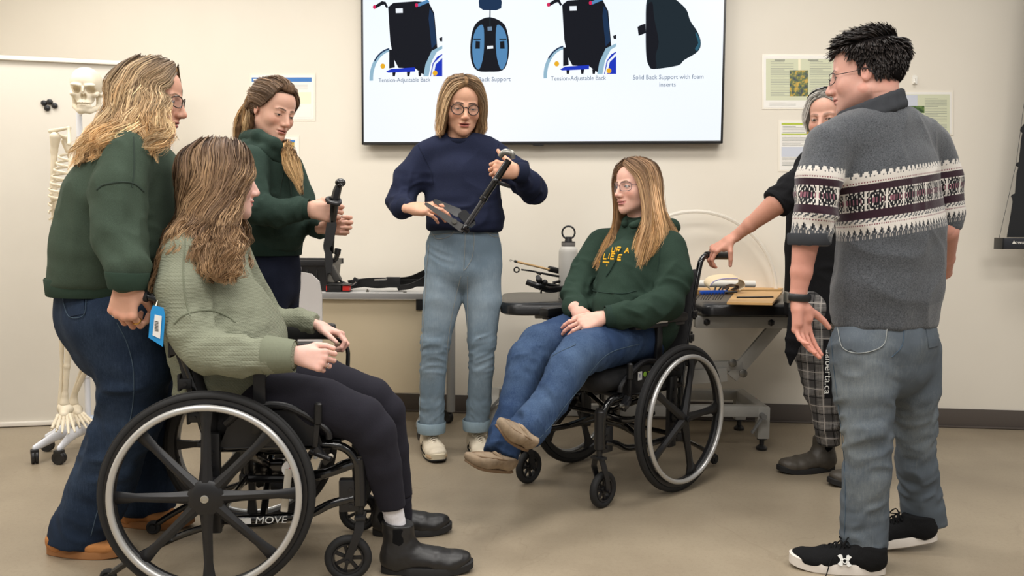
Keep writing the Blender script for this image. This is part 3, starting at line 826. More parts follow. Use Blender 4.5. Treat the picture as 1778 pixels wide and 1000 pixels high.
def cuffband(parent, c, axis, r1, r2, h, m, side=None, name='cuff', th=.004, flat=1.0, n=36):
    """open band of cloth round a limb"""
    u, v = frame(axis, side); d = Vector(axis).normalized(); c = Vector(c); b = MB(); prof = [(r1, -h/2), (r1+th*.5, -h/2-.001), (r1+th, -h/2+.003), (r2+th, h/2-.003), (r2+th*.5, h/2+.001), (r2, h/2)]
    rings = []
    for k, (r, z) in enumerate(prof): rings.append([c+d*z+u*(r*math.cos(2*PI*i/n))+v*(r*flat*math.sin(2*PI*i/n)) for i in range(n)])
    b.loft(rings, False, True); return b.obj(name, m, parent, sharp=60)
def ribmat(name, col, scale=150):
    t = NT(name); b = t.b; b.inputs['Base Color'].default_value = col; b.inputs['Roughness'].default_value = .95; b.inputs['Specular IOR Level'].default_value = .15
    t.bump(t.noise(scale, 2, .5, t.scalevec(t.coord(), (1, 1, .06))), .6, .002); return t.m
# ------------------------------------------------------------------ room shell
TW = .10                                  # the back wall turns slightly towards the camera on the right
WD = 4.67
wdir = Vector((1, -TW, 0)).normalized(); wnrm = Vector((-TW, -1, 0)).normalized()   # wnrm points into the room
def WP(px, py, off=0.0):
    """point on the plane parallel to the back wall, off metres in front of it"""
    d = _f + _r*((px-CX)/FOC) + _u*((CY-py)/FOC); o = Vector((0, WD, 0))+wnrm*off
    return EYE + d*((o-EYE).dot(wnrm)/d.dot(wnrm))
def struct(o): o['kind'] = 'structure'; return o
def wallmat():
    t = NT('wall_paint'); oc = t.coord(); t.l(t.ramp(t.noise(1.3, 3, .5, oc), [(.3, rgb(226, 218, 203)), (.7, rgb(231, 224, 210))]), t.b.inputs['Base Color'])
    t.b.inputs['Roughness'].default_value = .75; t.b.inputs['Specular IOR Level'].default_value = .3
    t.bump(t.noise(160, 3, .6, oc), .12, .001); return t.m
WALLM = wallmat()
def floormat():
    t = NT('polished_concrete'); oc = t.coord()
    a = t.noise(1.6, 5, .6, oc); f = t.noise(70, 4, .75, oc); g = t.noise(380, 2, .7, oc)
    c = t.ramp(a, [(.3, rgb(136, 123, 104)), (.7, rgb(158, 145, 124))])
    c = t.mix(t.math('MULTIPLY', t.math('SUBTRACT', f, .5), 1.4), c, rgb(110, 98, 82))
    c = t.mix(t.math('MULTIPLY', t.math('SUBTRACT', g, .52), 1.6), c, rgb(178, 165, 145))
    nt = t.n('ShaderNodeTexNoise'); nt.inputs['Scale'].default_value = .9; nt.inputs['Detail'].default_value = 4; nt.inputs['Distortion'].default_value = 1.4
    t.l(t.scalevec(oc, (1, .5, 1)), nt.inputs['Vector'])
    cr = t.math('LESS_THAN', t.math('ABSOLUTE', t.math('SUBTRACT', nt.outputs[0], .5)), .0012)
    c = t.mix(t.math('MULTIPLY', cr, .14), c, rgb(105, 90, 72))
    t.l(c, t.b.inputs['Base Color'])
    t.l(t.math('ADD', t.math('MULTIPLY', a, .22), .27), t.b.inputs['Roughness']); t.b.inputs['Specular IOR Level'].default_value = .42
    t.bump(f, .06, .001); return t.m
b = MB(); b.box((0, 2.0, -.05), (9, 8.5, .1)); fl = struct(b.obj('floor', floormat()))
wa = Vector((0, WD, 0))
def wallbox(b, a0, a1, z0, z1, t0, t1, bev=0):
    c = wa+wdir*((a0+a1)/2)+wnrm*((t0+t1)/2)+Vector((0, 0, (z0+z1)/2))
    R = Matrix((wdir, -wnrm, Vector((0, 0, 1)))).transposed(); return b.box(c, (a1-a0, abs(t1-t0), z1-z0), R, bev)
b = MB(); wallbox(b, -3.18, 4.2, 0, 3.0, -.12, 0); struct(b.obj('wall_back', WALLM))
wl = wa+wdir*(-3.15)
b = MB(); b.box((wl.x-.06, wl.y-2.6, 1.5), (.12, 5.4, 3.0)); struct(b.obj('wall_left', WALLM))
BASEM = mat('vinyl_baseboard', rgb(84, 76, 70), .55, bump=.1, bscale=60)
b = MB(); wallbox(b, -3.15, 4.2, 0, .105, .001, .011, .003); wallbox(b, -3.15, 4.2, .002, .012, .011, .024, .003); struct(b.obj('baseboard_back', BASEM))
b = MB(); b.box((wl.x+.006, wl.y-2.6, .0525), (.011, 5.2, .105), None, .003); struct(b.obj('baseboard_left', BASEM))
# ceiling with a grid of panels, above the frame
# ------------------------------------------------------------------ wall things
Z3 = Vector((0, 0, 1))
def emis(name, col, s=1.0):
    t = NT(name); t.b.inputs['Base Color'].default_value = (0, 0, 0, 1); t.b.inputs['Roughness'].default_value = .6; t.b.inputs['Specular IOR Level'].default_value = .05
    t.b.inputs['Emission Color'].default_value = col; t.b.inputs['Emission Strength'].default_value = s; return t.m
def textmesh(name, s, size, m, parent, centre, u=None, n=None, align='CENTER', ext=.0003, shear=0, xs=1.0, rot=0):
    c = bpy.data.curves.new(name, 'FONT'); c.body = s; c.size = size; c.align_x = align; c.align_y = 'CENTER'; c.extrude = ext; c.resolution_u = 3; c.shear = shear
    o = bpy.data.objects.new(name, c); COL.objects.link(o); bpy.context.view_layer.update()
    me = bpy.data.meshes.new_from_object(o.evaluated_get(bpy.context.evaluated_depsgraph_get())); bpy.data.objects.remove(o)
    u = (u or wdir).normalized(); n = (n or wnrm).normalized(); v = n.cross(u)
    if rot: u, v = u*math.cos(rot)+v*math.sin(rot), v*math.cos(rot)-u*math.sin(rot)
    L = origin(parent) if parent else Vector((0, 0, 0)); centre = Vector(centre)
    for q in me.vertices: q.co = centre-L+u*(q.co.x*xs)+v*q.co.y+n*q.co.z
    me.materials.clear(); me.materials.append(m); r = bpy.data.objects.new(name, me); COL.objects.link(r); r.parent = parent; return r
def flat(pix, off, m, name, parent, th=.0006, sm=0, label=None):
    if sm: pix = [(p.x, p.y) for p in crv([(a, b, 0) for a, b in pix], sm, True)]
    pts = [WP(a, b, off) for a, b in pix]; o = pts[0]
    poly = [((p-o).dot(wdir), (p-o).dot(Z3)) for p in pts]
    # keep a consistent winding
    if sum(poly[i-1][0]*poly[i][1]-poly[i][0]*poly[i-1][1] for i in range(len(poly))) < 0: poly.reverse()
    b = MB().prism(poly, o, wdir, Z3, th); return b.obj(name, m, parent, sharp=30, label=label)
def wrect(x0, y0, x1, y1): return [(x0, y1), (x1, y1), (x1, y0), (x0, y0)]
# television
tvc = WP(941, 75, .04)
tv = root('television', tvc, 'large black framed television on the back wall showing wheelchair back supports', 'television')
TVO = .075
a0, a1 = (WP(628, 250, TVO)-wa).dot(wdir), (WP(1255, 250, TVO)-wa).dot(wdir); zb = WP(941, 250, TVO).z; zt = zb+1.17
BEZ = mat('television_bezel', rgb(16, 16, 18), .35)
b = MB(); wallbox(b, a0, a1, zb, zt, TVO-.05, TVO-.004, .006); wallbox(b, a0+.3, a1-.3, zb+.2, zt-.2, .002, TVO-.05); b.obj('casing', BEZ, tv)
b = MB()
for q in ((a0, a1, zb, zb+.015), (a0, a1, zt-.012, zt), (a0, a0+.012, zb, zt), (a1-.012, a1, zb, zt)): wallbox(b, *q, TVO-.006, TVO, .002)
wallbox(b, (a0+a1)/2-.03, (a0+a1)/2+.03, zb-.008, zb+.002, TVO-.02, TVO-.004, .002)
b.obj('bezel', BEZ, tv)
b = MB(); wallbox(b, a0+.011, a1-.011, zb+.014, zt-.011, TVO-.006, TVO-.003)
def scrmat():
    t = NT('lit_screen'); t.b.inputs['Base Color'].default_value = (0, 0, 0, 1); t.b.inputs['Roughness'].default_value = .4
    t.l(t.ramp(t.noise(.8, 1, .5, t.coord()), [(.3, rgb(232, 243, 254)), (.7, rgb(247, 250, 255))]), t.b.inputs['Emission Color']); t.b.inputs['Emission Strength'].default_value = 1.0; return t.m
b.obj('screen', scrmat(), tv)
E1 = emis('screen_black', rgb(22, 24, 32)); E2 = emis('screen_navy', rgb(28, 52, 84)); E3 = emis('screen_steel', rgb(86, 138, 184)); E4 = emis('screen_grey', rgb(112, 134, 158))
E5 = emis('screen_tyre', rgb(150, 186, 206)); E6 = emis('screen_yellow', rgb(236, 178, 40)); E7 = emis('screen_white', rgb(240, 246, 252)); E8 = emis('screen_red', rgb(214, 40, 92)); E9 = emis('screen_blue', rgb(30, 56, 190)); E10 = emis('screen_charcoal', rgb(30, 42, 50)); E11 = emis('screen_teal', rgb(48, 96, 116))
S0 = TVO-.0029
def arc(cx, cy, rx, ry, a0_, a1_, w_, n=14):
    o = [(cx+rx*math.cos(a), cy+ry*math.sin(a)) for a in np.linspace(a0_, a1_, n)]; i = [(cx+(rx-w_)*math.cos(a), cy+(ry-w_)*math.sin(a)) for a in np.linspace(a1_, a0_, n)]; return o+i
def tension(dx, dy):
    T = lambda l: [(620+(x)/5.556+dx, y/5.556+dy) for x, y in l]
    c = flat(T([(300, 70), (350, 28), (560, 12), (690, 20), (745, 130), (775, 470), (700, 640), (640, 720), (560, 660), (400, 655), (350, 560), (320, 400)]), S0+.0006, E1, 'pictured_backrest', tv)
    flat(T([(700, 80), (735, 130), (765, 420), (720, 470), (690, 180)]), S0+.0012, E2, 'pictured_side_panel', tv)
    flat(T([(372, 82), (440, 80), (442, 124), (374, 126)]), S0+.0012, E7, 'pictured_tag', tv)
    flat(T([(160, 62), (240, 10), (275, 18), (300, 70), (282, 78), (262, 44), (240, 48), (178, 84)]), S0+.0008, E1, 'pictured_handle', tv)
    flat(T([(575, 40), (680, -6), (700, 20), (592, 66)]), S0+.0014, E3, 'pictured_handle', tv)
    for p in ((168, 68), (574, 50)): flat(T([(p[0]+16*math.cos(a), p[1]+20*math.sin(a)) for a in np.linspace(0, 5.6, 9)]), S0+.0018, E8, 'pictured_handle_end', tv)
    flat(T(arc(345, 760, 225, 300, PI*.98, PI*1.45, 34)), S0+.0004, E5, 'pictured_wheel', tv)
    flat(T(arc(345, 760, 225, 300, PI*1.2, PI*1.45, 14)), S0+.0008, E2, 'pictured_wheel', tv)
    flat(T([(822, 440), (822, 470), (770, 500), (715, 600), (690, 735), (640, 735), (660, 620), (720, 490)]), S0+.0014, E5, 'pictured_wheel', tv)
    flat(T([(822, 520), (822, 735), (705, 735), (730, 610), (775, 545)]), S0+.0016, E9, 'pictured_wheel', tv)
    flat(T([(822, 530), (822, 560), (760, 620), (735, 735), (712, 735), (740, 610)]), S0+.0018, E7, 'pictured_wheel', tv)
    flat(T([(280, 690), (330, 665), (560, 650), (560, 690), (300, 702)]), S0+.0016, E9, 'pictured_frame', tv)
    flat(T([(310, 480), (350, 480), (365, 650), (310, 660)]), S0+.0010, E1, 'pictured_frame', tv)
    for x in (340, 480, 590): flat(T([(x, 690), (x+34, 690), (x+26, 735), (x+4, 735)]), S0+.0014, E1, 'pictured_frame', tv)
    flat(T([(790, 370), (822, 355), (822, 400), (800, 398)]), S0+.0012, E1, 'pictured_armrest', tv)
    for p in ((248, 638), (752, 705)): flat(T([(p[0]+24*math.cos(a), p[1]+26*math.sin(a)) for a in np.linspace(0, 5.6, 9)]), S0+.002, E6, 'pictured_reflector', tv)
tension(0, 0); tension(302, -4)
T1 = lambda l: [(620+x/5.556, y/5.556) for x, y in l]
flat(T1([(1190, -40), (1380, -40), (1396, 20), (1390, 80), (1340, 100), (1215, 96), (1178, 70), (1174, 10)]), S0+.0006, E2, 'pictured_headrest', tv)
flat(T1([(1278, 90), (1288, 90), (1286, 300), (1276, 300)]), S0+.0026, E10, 'pictured_post', tv)
flat(T1([(1280, 165), (1400, 215), (1448, 300), (1468, 450), (1450, 600), (1400, 680), (1280, 692), (1160, 682), (1105, 600), (1092, 450), (1115, 290), (1170, 205)]), S0+.0006, E1, 'pictured_shell', tv, sm=3)
for s in (1, -1):
    X = lambda x: 1282+s*(x-1282)
    flat(T1([(X(1350), 240), (X(1420), 290), (X(1452), 430), (X(1440), 600), (X(1390), 672), (X(1350), 560), (X(1338), 400)]), S0+.0012, E3, 'pictured_shell_wing', tv, sm=3)
    flat(T1([(X(1378), 400), (X(1420), 395), (X(1424), 470), (X(1380), 470)]), S0+.0018, E1, 'pictured_clamp', tv)
    flat(T1([(X(1372), 372), (X(1440), 372), (X(1440), 384), (X(1372), 384)]), S0+.0018, E10, 'pictured_clamp', tv)
flat(T1([(1254, 444), (1312, 440), (1314, 468), (1256, 472)]), S0+.0018, E7, 'pictured_tag', tv)
flat(T1([(1258, 260), (1300, 256), (1302, 294), (1260, 298)]), S0+.0030, E4, 'pictured_knob', tv)
T2 = lambda l: [(930+x/5.229, y/5.229) for x, y in l]
flat(T2([(1010, 0), (1080, -50), (1200, -50), (1290, 10), (1370, 90), (1405, 190), (1470, 290), (1500, 390), (1470, 470), (1350, 545), (1290, 595), (1080, 626), (1030, 600), (1004, 500), (1000, 250)]), S0+.0006, E10, 'pictured_cushion_back', tv, sm=4)
flat(T2([(1012, 60), (1060, 20), (1075, 160), (1118, 380), (1090, 500), (1095, 615), (1045, 612), (1006, 480), (1004, 200)]), S0+.0012, E1, 'pictured_cushion_side', tv, sm=3)
flat(T2([(1462, 300), (1498, 390), (1466, 462), (1448, 440), (1476, 390), (1452, 310)]), S0+.0012, E11, 'pictured_cushion_edge', tv, sm=3)
flat(T2([(925, 245), (960, 225), (998, 215), (1000, 300), (935, 325)]), S0+.0004, E1, 'pictured_bracket', tv)
TX = emis('screen_text', rgb(108, 126, 148))
pxm = 1400/4.62
for s, x, y, wd_ in (('Tension-Adjustable Back', 702, 139, 91), ('Solid Back Support', 847, 138, 78), ('Tension-Adjustable Back', 1004, 136, 93), ('Solid Back Support with foam', 1160, 134, 116), ('inserts', 1159, 147, 27)):
    o = textmesh('caption', s, .0345, TX, tv, WP(x, y, S0+.0014)); xs = [v.co.dot(wdir) for v in o.data.vertices]; k = (wd_/pxm)/((max(xs)-min(xs))+1e-6); c0 = (max(xs)+min(xs))/2
    for v in o.data.vertices: v.co += wdir*((v.co.dot(wdir)-c0)*(k-1))

# wall posters and hook
PAP = mat('laminated_paper', rgb(236, 232, 224), .35); LAM = mat('clear_laminate_border', rgb(238, 230, 214), .18, spec=.6)
BLU = mat('blue_print', rgb(58, 118, 186), .4); GRY = mat('grey_print', rgb(186, 186, 182), .5); GRN = mat('pale_green_print', rgb(208, 210, 180), .5); LIM = mat('lime_print', rgb(176, 190, 60), .5); CRM = mat('cream_print', rgb(240, 232, 200), .5)
LAV = mat('lavender_print', rgb(200, 204, 214), .5); DRK = mat('dark_print', rgb(136, 138, 132), .6)
def photomat(name, a, b_, c, sc=40):
    t = NT(name); n = t.noise(sc, 2, .6, t.coord()); t.l(t.ramp(n, [(.35, a), (.5, b_), (.62, c)]), t.b.inputs['Base Color']); t.b.inputs['Roughness'].default_value = .3; return t.m
PHO = photomat('printed_photograph', rgb(40, 48, 70), rgb(96, 110, 52), rgb(196, 160, 60)); PHG = photomat('printed_photograph_green', rgb(40, 60, 36), rgb(90, 120, 60), rgb(120, 140, 80))
def poster(x0, y0, x1, y1, label, blocks=(), lines=(), m=PAP, group=None):
    r = root('poster', WP((x0+x1)/2, (y0+y1)/2, .004), label, 'poster', group)
    flat(wrect(x0-3, y0-3, x1+3, y1+3), .002, LAM, 'laminate_edge', r, .001); flat(wrect(x0, y0, x1, y1), .0032, m, 'sheet', r, .0008)
    for q in blocks: flat(wrect(*q[:4]), .0042+(.0004*q[6] if len(q) > 6 else 0), q[4], q[5], r, .0003)
    for x, y, w_, n, dy in lines:
        b = MB()
        for i in range(n):
            ww = w_*(1 if (i*7) % 5 else .6); p = [WP(a, c, .0047) for a, c in wrect(x, y+i*dy, x+ww, y+i*dy+.55)]
            o = p[0]; b.prism([((q-o).dot(wdir), (q-o).dot(Z3)) for q in p], o, wdir, Z3, .0002)
        b.obj('printed_text', DRK if dy > 2.4 else GRY, r)
    return r
r = poster(436, 130, 545, 207, 'laminated white poster with a blue title bar behind the ponytailed woman', [(437, 134.5, 541, 142, BLU, 'title_bar'), (515, 160, 540, 180, CRM, 'box'), (515, 188, 540, 204, PAP, 'box', 1)], [(442, 145, 92, 5, 2.3), (500, 184, 38, 1, 2.2), (442, 158, 30, 12, 3.6)])
flat(wrect(440, 137, 477, 139.6), .0048, PAP, 'title_lettering', r, .0003)
flat(wrect(480, 137.4, 500, 139.2), .0048, LAV, 'title_lettering', r, .0003)
poster(490, 238, 517, 300, 'small white sheet with blue header beside the long ponytail', [(492, 243, 512, 247, BLU, 'title_bar'), (503, 247, 511, 256, PHO, 'photograph')], [(493, 262, 20, 9, 3.6)])
r = poster(1326, 97, 1449, 187, 'pale green laminated poster with a family photo left of the man', [(1330, 102, 1449, 174, GRN, 'green_field'), (1371, 122, 1403, 167, PHO, 'photograph', 2), (1386, 102, 1390, 122, CRM, 'divider', 1)], [(1338, 107, 40, 22, 2.8), (1406, 107, 38, 22, 2.8), (1336, 178, 46, 3, 2.2)])
for x in (1354, 1412): flat(wrect(x-9, 103.5, x+9, 104.8), .0062, DRK, 'heading', r, .0002)
poster(1354, 211, 1414, 295, 'white laminated sheet with lime green header left of the grey-haired woman', [(1357, 213.5, 1413, 217, LIM, 'title_bar'), (1357, 232, 1400, 234, LIM, 'rule'), (1400, 217, 1413, 233, PHO, 'photograph', 1), (1357, 255, 1400, 272, LAV, 'grey_block')], [(1359, 219, 38, 5, 2.6), (1358, 236, 54, 7, 2.6), (1358, 274, 54, 6, 2.6)])
r = poster(1560, 160, 1652, 232, 'pale green laminated poster partly behind the man at right', [(1564, 164, 1649, 231, GRN, 'green_field'), (1567, 165, 1593, 185, LAV, 'blue_box', 1), (1567, 184, 1605, 196, PHG, 'photograph', 2)], [(1606, 171, 38, 22, 2.8)])
hk = root('adhesive_hook', WP(1588, 140, .006), 'small white adhesive hook above the right green poster', 'hook')
HM = mat('white_plastic', rgb(236, 232, 222), .35)
flat([(1584, 146), (1592, 146), (1592.5, 133), (1589, 130.5), (1586, 130.5), (1583.5, 133)], .001, HM, 'backplate', hk, .004)
b = MB(); b.tube([WP(1588, 136, .006), WP(1588, 142, .008), WP(1588, 145, .02), WP(1588, 142.5, .028)], .0045, 8, smooth=4); b.obj('hook_arm', HM, hk)

# black hanging back brace chart at the right edge: notched dark panel on a bar
scr = root('roll_down_screen', WP(1775, 420, .1), 'black notched hanging screen with a dark bottom bar at the right edge', 'screen')
BLK = mat('matte_black_fabric', rgb(30, 31, 33), .85, bump=.15, bscale=200)
SCW = .20
def wprism(pix, off, m, name, parent, th, sm=0):
    return flat(pix, off, m, name, parent, th, sm)
wprism([(1748, 412), (1754, 376), (1758, 350), (1757, 344), (1755, 341), (1757, 338), (1762, 336), (1765, 300), (1768, 291), (1764, 288), (1764, 284), (1769, 281), (1773, 240), (1775, 231), (1771, 227), (1772, 222), (1778, 215), (1782, 160), (1790, 60), (1800, -60), (1990, -60), (1990, 412)], SCW, BLK, 'dark_sheet', scr, .004)
SB = mat('screen_bar_plastic', rgb(34, 36, 42), .4)
b = MB(); q0 = WP(1731, 413, SCW-.02); q1 = WP(1731, 432, SCW-.02); L0 = (q0-wa).dot(wdir)
wallbox(b, L0, L0+.9, q1.z, q0.z, SCW-.04, SCW+.045, .006); b.obj('bottom_bar', SB, scr)
b = MB(); wallbox(b, L0-.004, L0+.006, q1.z-.001, q0.z+.001, SCW-.042, SCW+.047, .002); b.obj('end_cap', BEZ, scr)
b = MB(); b.tube([WP(1735, 413, SCW), WP(1764, 286, SCW), WP(1785, 130, SCW), WP(1800, -60, SCW)], .0012, 6); b.obj('tension_cord', SB, scr)
textmesh('brand_lettering', 'owor', .026, HM, scr, WP(1772, 421, SCW+.0456), align='CENTER', shear=.2)
flat([(1757.5, 423), (1764, 423), (1760.5, 417.5)], SCW+.0456, HM, 'triangle_mark', scr, .0004)

# rolling whiteboard panel at left
b0 = PF(0, 742); b1 = PF(307, 729.5); wbd = Vector((b1.x-b0.x, b1.y-b0.y, 0)); A0 = b0-wbd*.35; A0.z = 0; wl_ = wbd.length*1.35; wbd.normalize(); wbn = Vector((wbd.y, -wbd.x, 0))
wb = root('whiteboard', A0, 'large floor-standing whiteboard leaning behind the skeleton', 'whiteboard')
R = Matrix((wbd, -wbn, Z3)).transposed()
WBM = mat('whiteboard_enamel', rgb(210, 204, 192), .28, var=.02, vscale=3, spec=.5); FRM = mat('white_frame', rgb(226, 220, 210), .4)
b = MB(); c = A0+wbd*(wl_/2)+Z3*.985; b.box(c-wbn*.012, (wl_-.02, .02, 1.93), R); b.obj('panel', WBM, wb)
b = MB(); b.box(A0+wbd*(wl_/2)+Z3*1.955, (wl_, .036, .022), R, .004); b.box(A0+wbd*(wl_/2)+Z3*.016, (wl_, .036, .022), R, .004); b.box(c+wbd*(wl_/2), (.022, .036, 1.96), R, .004); b.box(c-wbd*(wl_/2), (.022, .036, 1.96), R, .004); b.obj('frame', FRM, wb)
MAG = mat('magnet_plastic', rgb(22, 22, 24), .3)
def wbp(px, py):
    d = (P(px, py, 3)-EYE).normalized(); o = A0+wbn*.001; return EYE+d*((o-EYE).dot(wbn)/d.dot(wbn))
for k, (x, y) in enumerate(((76.5, 179), (86.5, 177), (95, 183.5), (82, 188))):
    c = wbp(x, y); b = MB(); b.lathe(c-wbn*.002, wbn, [(.0001, 0), (.0135, 0), (.0155, .004), (.0135, .010), (.008, .0125), (.0001, .013)], 18)
    o = b.obj('whiteboard_magnet', MAG, None); tagit(o, ['leftmost round black magnet on the whiteboard', 'topmost round black magnet on the whiteboard', 'rightmost round black magnet on the whiteboard', 'lowest round black magnet on the whiteboard'][k], 'magnet', 'black magnets on the whiteboard')

# ------------------------------------------------------------------ desk
DT = mat('desk_laminate', rgb(190, 188, 184), .4); DE = mat('desk_edge', rgb(150, 148, 146), .45); MET = mat('grey_powder_coat', rgb(158, 158, 156), .4, .2); FAB = mat('beige_panel', rgb(206, 190, 160), .85, bump=.2, bscale=260)
DKP = mat('black_plastic', rgb(24, 24, 26), .42, var=.15, vscale=12); DKS = mat('glossy_black', rgb(14, 14, 16), .18, coat=.3)
Yd = 4.03; dz = .757
dl, dr = P(395, 510, Yd).x, P(741, 510, Yd).x
dk = root('desk', ((dl+dr)/2, Yd+.3, 0), 'grey topped rolling desk with beige front panel between two standing women', 'desk')
b = MB(); b.box(((dl+dr)/2, Yd+.28, dz-.015), (dr-dl, .56, .03), None, .003); b.obj('desktop', DT, dk)
b = MB(); b.box(((dl+dr)/2, Yd-.001, dz-.016), (dr-dl, .004, .028), None, .001); b.obj('edge_band', DE, dk)
b = MB(); xl, xr = P(470, 600, Yd+.03).x, P(733, 600, Yd+.03).x; b.box(((xl+xr)/2, Yd+.035, (dz-.035+.245)/2), (xr-xl, .018, dz-.035-.245), None, .006); b.obj('modesty_panel', FAB, dk)
def castor(parent, x, y, r=.028, rot=0.0, stem=.05):
    b = MB(); a = Vector((math.cos(rot), math.sin(rot), 0)); c = Vector((x, y, r))
    for s in (1, -1): b.lathe(c+a*(s*.008-.007), a, [(r*.5, 0), (r*.92, .0), (r, .003), (r, .011), (r*.92, .014), (r*.5, .014)], 20, closed=True)
    b.lathe(c-a*.014, a, [(.0001, 0), (r*.8, .0), (r*.8, .028), (.0001, .028)], 16)
    b.box(c+Vector((0, 0, r*.75)), (.034, .038, r*.9), Matrix.Rotation(rot, 3, 'Z'), .006); b.cyl(c+Z3*r, c+Z3*(r+stem), .008)
    return b.obj('castor', DKP, parent)
for xx, nm in ((dr-.035, 0), (dl+.05, 1)):
    b = MB(); b.box((xx, Yd+.26, .085), (.045, .50, .03), None, .006); b.box((xx+.005, Yd+.40, .42), (.05, .045, .65), None, .006); b.obj('leg', MET, dk)
    b = MB(); b.box((xx-.004, Yd+.04, .70), (.035, .05, .06), None, .004); b.box((xx, Yd+.25, dz-.045), (.04, .46, .025), None, .004); b.obj('bracket', DKP, dk)
    for yy in (Yd+.04, Yd+.47): castor(dk, xx, yy, .03, .3, .03)
# second post seen between the legs of the standing woman
b = MB(); b.cyl((P(783, 600, 4.42).x, 4.42, .07), (P(783, 600, 4.42).x, 4.42, dz-.03), .024, n=16); b.obj('leg', MET, dk); castor(dk, P(777, 720, 4.44).x, 4.44, .034, .9, .03)

# ------------------------------------------------------------------ things on the desk
def onbox(name, label, cat, group=None, loc=(0, 0, 0)): return root(name, loc, label, cat, group)
bx0, bx1 = P(455, 470, Yd+.08).x, P(572, 470, Yd+.08).x
bn = root('storage_bin', ((bx0+bx1)/2, Yd+.22, dz), 'open black plastic storage bin on the grey desk', 'bin')
b = MB(); hh = .158; w2 = (bx1-bx0)/2; cx = (bx0+bx1)/2
ro = [[Vector((cx+sx*w2*k, Yd+.22+sy*.15*k, dz+z)) for sx, sy in ((-1, -1), (1, -1), (1, 1), (-1, 1))] for k, z in ((.90, .0), (1.0, hh), (.975, hh), (.88, .006))]
b.loft(ro, True); b.obj('tub', DKP, bn, sharp=20)
b = MB()
for s in (1, -1): b.box((cx, Yd+.22+s*.152, dz+hh-.012), (2*w2+.02, .014, .03), None, .003); b.box((cx+s*w2, Yd+.22, dz+hh-.012), (.014, .31, .03), None, .003)
b.obj('rim', DKP, bn); b = MB(); b.box((bx0+.17, Yd+.066, dz+.115), (.07, .008, .022), None, .003); b.obj('handle_slot', DT, bn)
for k in range(5):
    b = MB(); b.box((bx1-.012-.05*k, Yd+.076, dz+.06), (.006, .008, .10), None, .002); b.obj('rib', DKP, bn)
RED = mat('red_plastic', rgb(206, 40, 34), .4)
q = P(588, 501, Yd+.05); sp = root('resistance_strap_spool', (q.x, Yd+.07, dz), 'flat black and red webbing spool at the front of the desk', 'spool')
b = MB(); b.box((q.x, Yd+.06, dz+.004), (.122, .07, .007), None, .002); b.box((q.x, Yd+.06, dz+.037), (.122, .07, .006), None, .002); b.obj('plate', DKP, sp)
b = MB(); b.box((q.x+.04, Yd+.055, dz+.02), (.034, .05, .027), None, .004); b.box((q.x-.057, Yd+.055, dz+.02), (.006, .05, .027), None, .002); b.obj('red_core', RED, sp)
b = MB(); b.box((q.x-.018, Yd+.052, dz+.02), (.07, .05, .027), None, .004); b.obj('webbing', DKP, sp)
# joystick mount leaning behind the spool
q = P(584, 470, Yd+.12); jm = root('joystick_mount', (q.x, Yd+.15, dz), 'angled black joystick bracket standing beside the bin', 'bracket')
b = MB(); b.bar(P(574, 462, Yd+.13), P(588, 488, Yd+.13), .05, .035, (0, 1, 0), .006); b.obj('arm', mat('dark_grey_plastic', rgb(62, 60, 58), .5), jm)
b = MB(); b.box((q.x-.012, Yd+.13, dz+.022), (.075, .06, .044), None, .006); b.tube([P(585, 484, Yd+.15), P(600, 492, Yd+.15), P(615, 494, Yd+.16)], .006, 8, smooth=4); b.tube([P(578, 494, Yd+.15), P(592, 503, Yd+.14), P(612, 500, Yd+.16)], .005, 8, smooth=4); b.obj('base', DKP, jm)
# harness straps
hs = root('positioning_harness', (P(670, 497, Yd+.16).x, Yd+.16, dz), 'long folded black positioning harness with buckles lying across the desk', 'harness')
WEB = mat('black_webbing', rgb(30, 30, 31), .7, bump=.5, bscale=500)
b = MB()
def strap(b, pts, w_, th=.004): 
    p = crv(pts, 6); rings = []
    for i, a in enumerate(p):
        t = (p[min(i+1, len(p)-1)]-p[max(0, i-1)]).normalized(); s = Vector((0, 0, 1)) if abs(t.z) < .8 else Vector((1, 0, 0)); s = Vector((-.1, -.5, 1)).normalized(); s = (s-t*s.dot(t)).normalized(); n = t.cross(s)
        rings.append([a+s*w_/2+n*th/2, a-s*w_/2+n*th/2, a-s*w_/2-n*th/2, a+s*w_/2-n*th/2])
    b.loft(rings)
strap(b, [P(606, 494, Yd+.2), P(640, 490, Yd+.18), P(680, 489, Yd+.18), P(712, 487, Yd+.16), P(745, 473, Yd+.14)], .05)
strap(b, [P(618, 489, Yd+.22), P(650, 494, Yd+.2), P(690, 492, Yd+.15), P(742, 491, Yd+.12)], .042)
strap(b, [P(690, 500, Yd+.12), P(715, 496, Yd+.1), P(742, 482, Yd+.12)], .03); b.obj('strap', WEB, hs)
b = MB(); b.box(P(683, 490, Yd+.12), (.075, .02, .055), None, .006); b.obj('buckle', DKP, hs); b = MB(); b.box(P(617, 488, Yd+.16), (.03, .02, .035), Matrix.Rotation(.5, 3, 'Y'), .004); b.obj('buckle', DKP, hs)
b = MB(); b.tube([P(603, 498, Yd+.1), P(612, 494, Yd+.1), P(618, 490, Yd+.1)], .003, 6, smooth=3); b.tube([P(650, 486, Yd+.1), P(662, 485.5, Yd+.1), P(672, 485, Yd+.1)], .004, 6, smooth=3); b.obj('chrome_wire', mat('chrome', rgb(200, 200, 200), .2, 1), hs)
tl = root('hex_key', (P(670, 507, Yd+.06).x, Yd+.06, dz), 'thin steel hex key lying at the front of the desk', 'tool')
STL = mat('dull_steel', rgb(130, 128, 122), .35, .9)
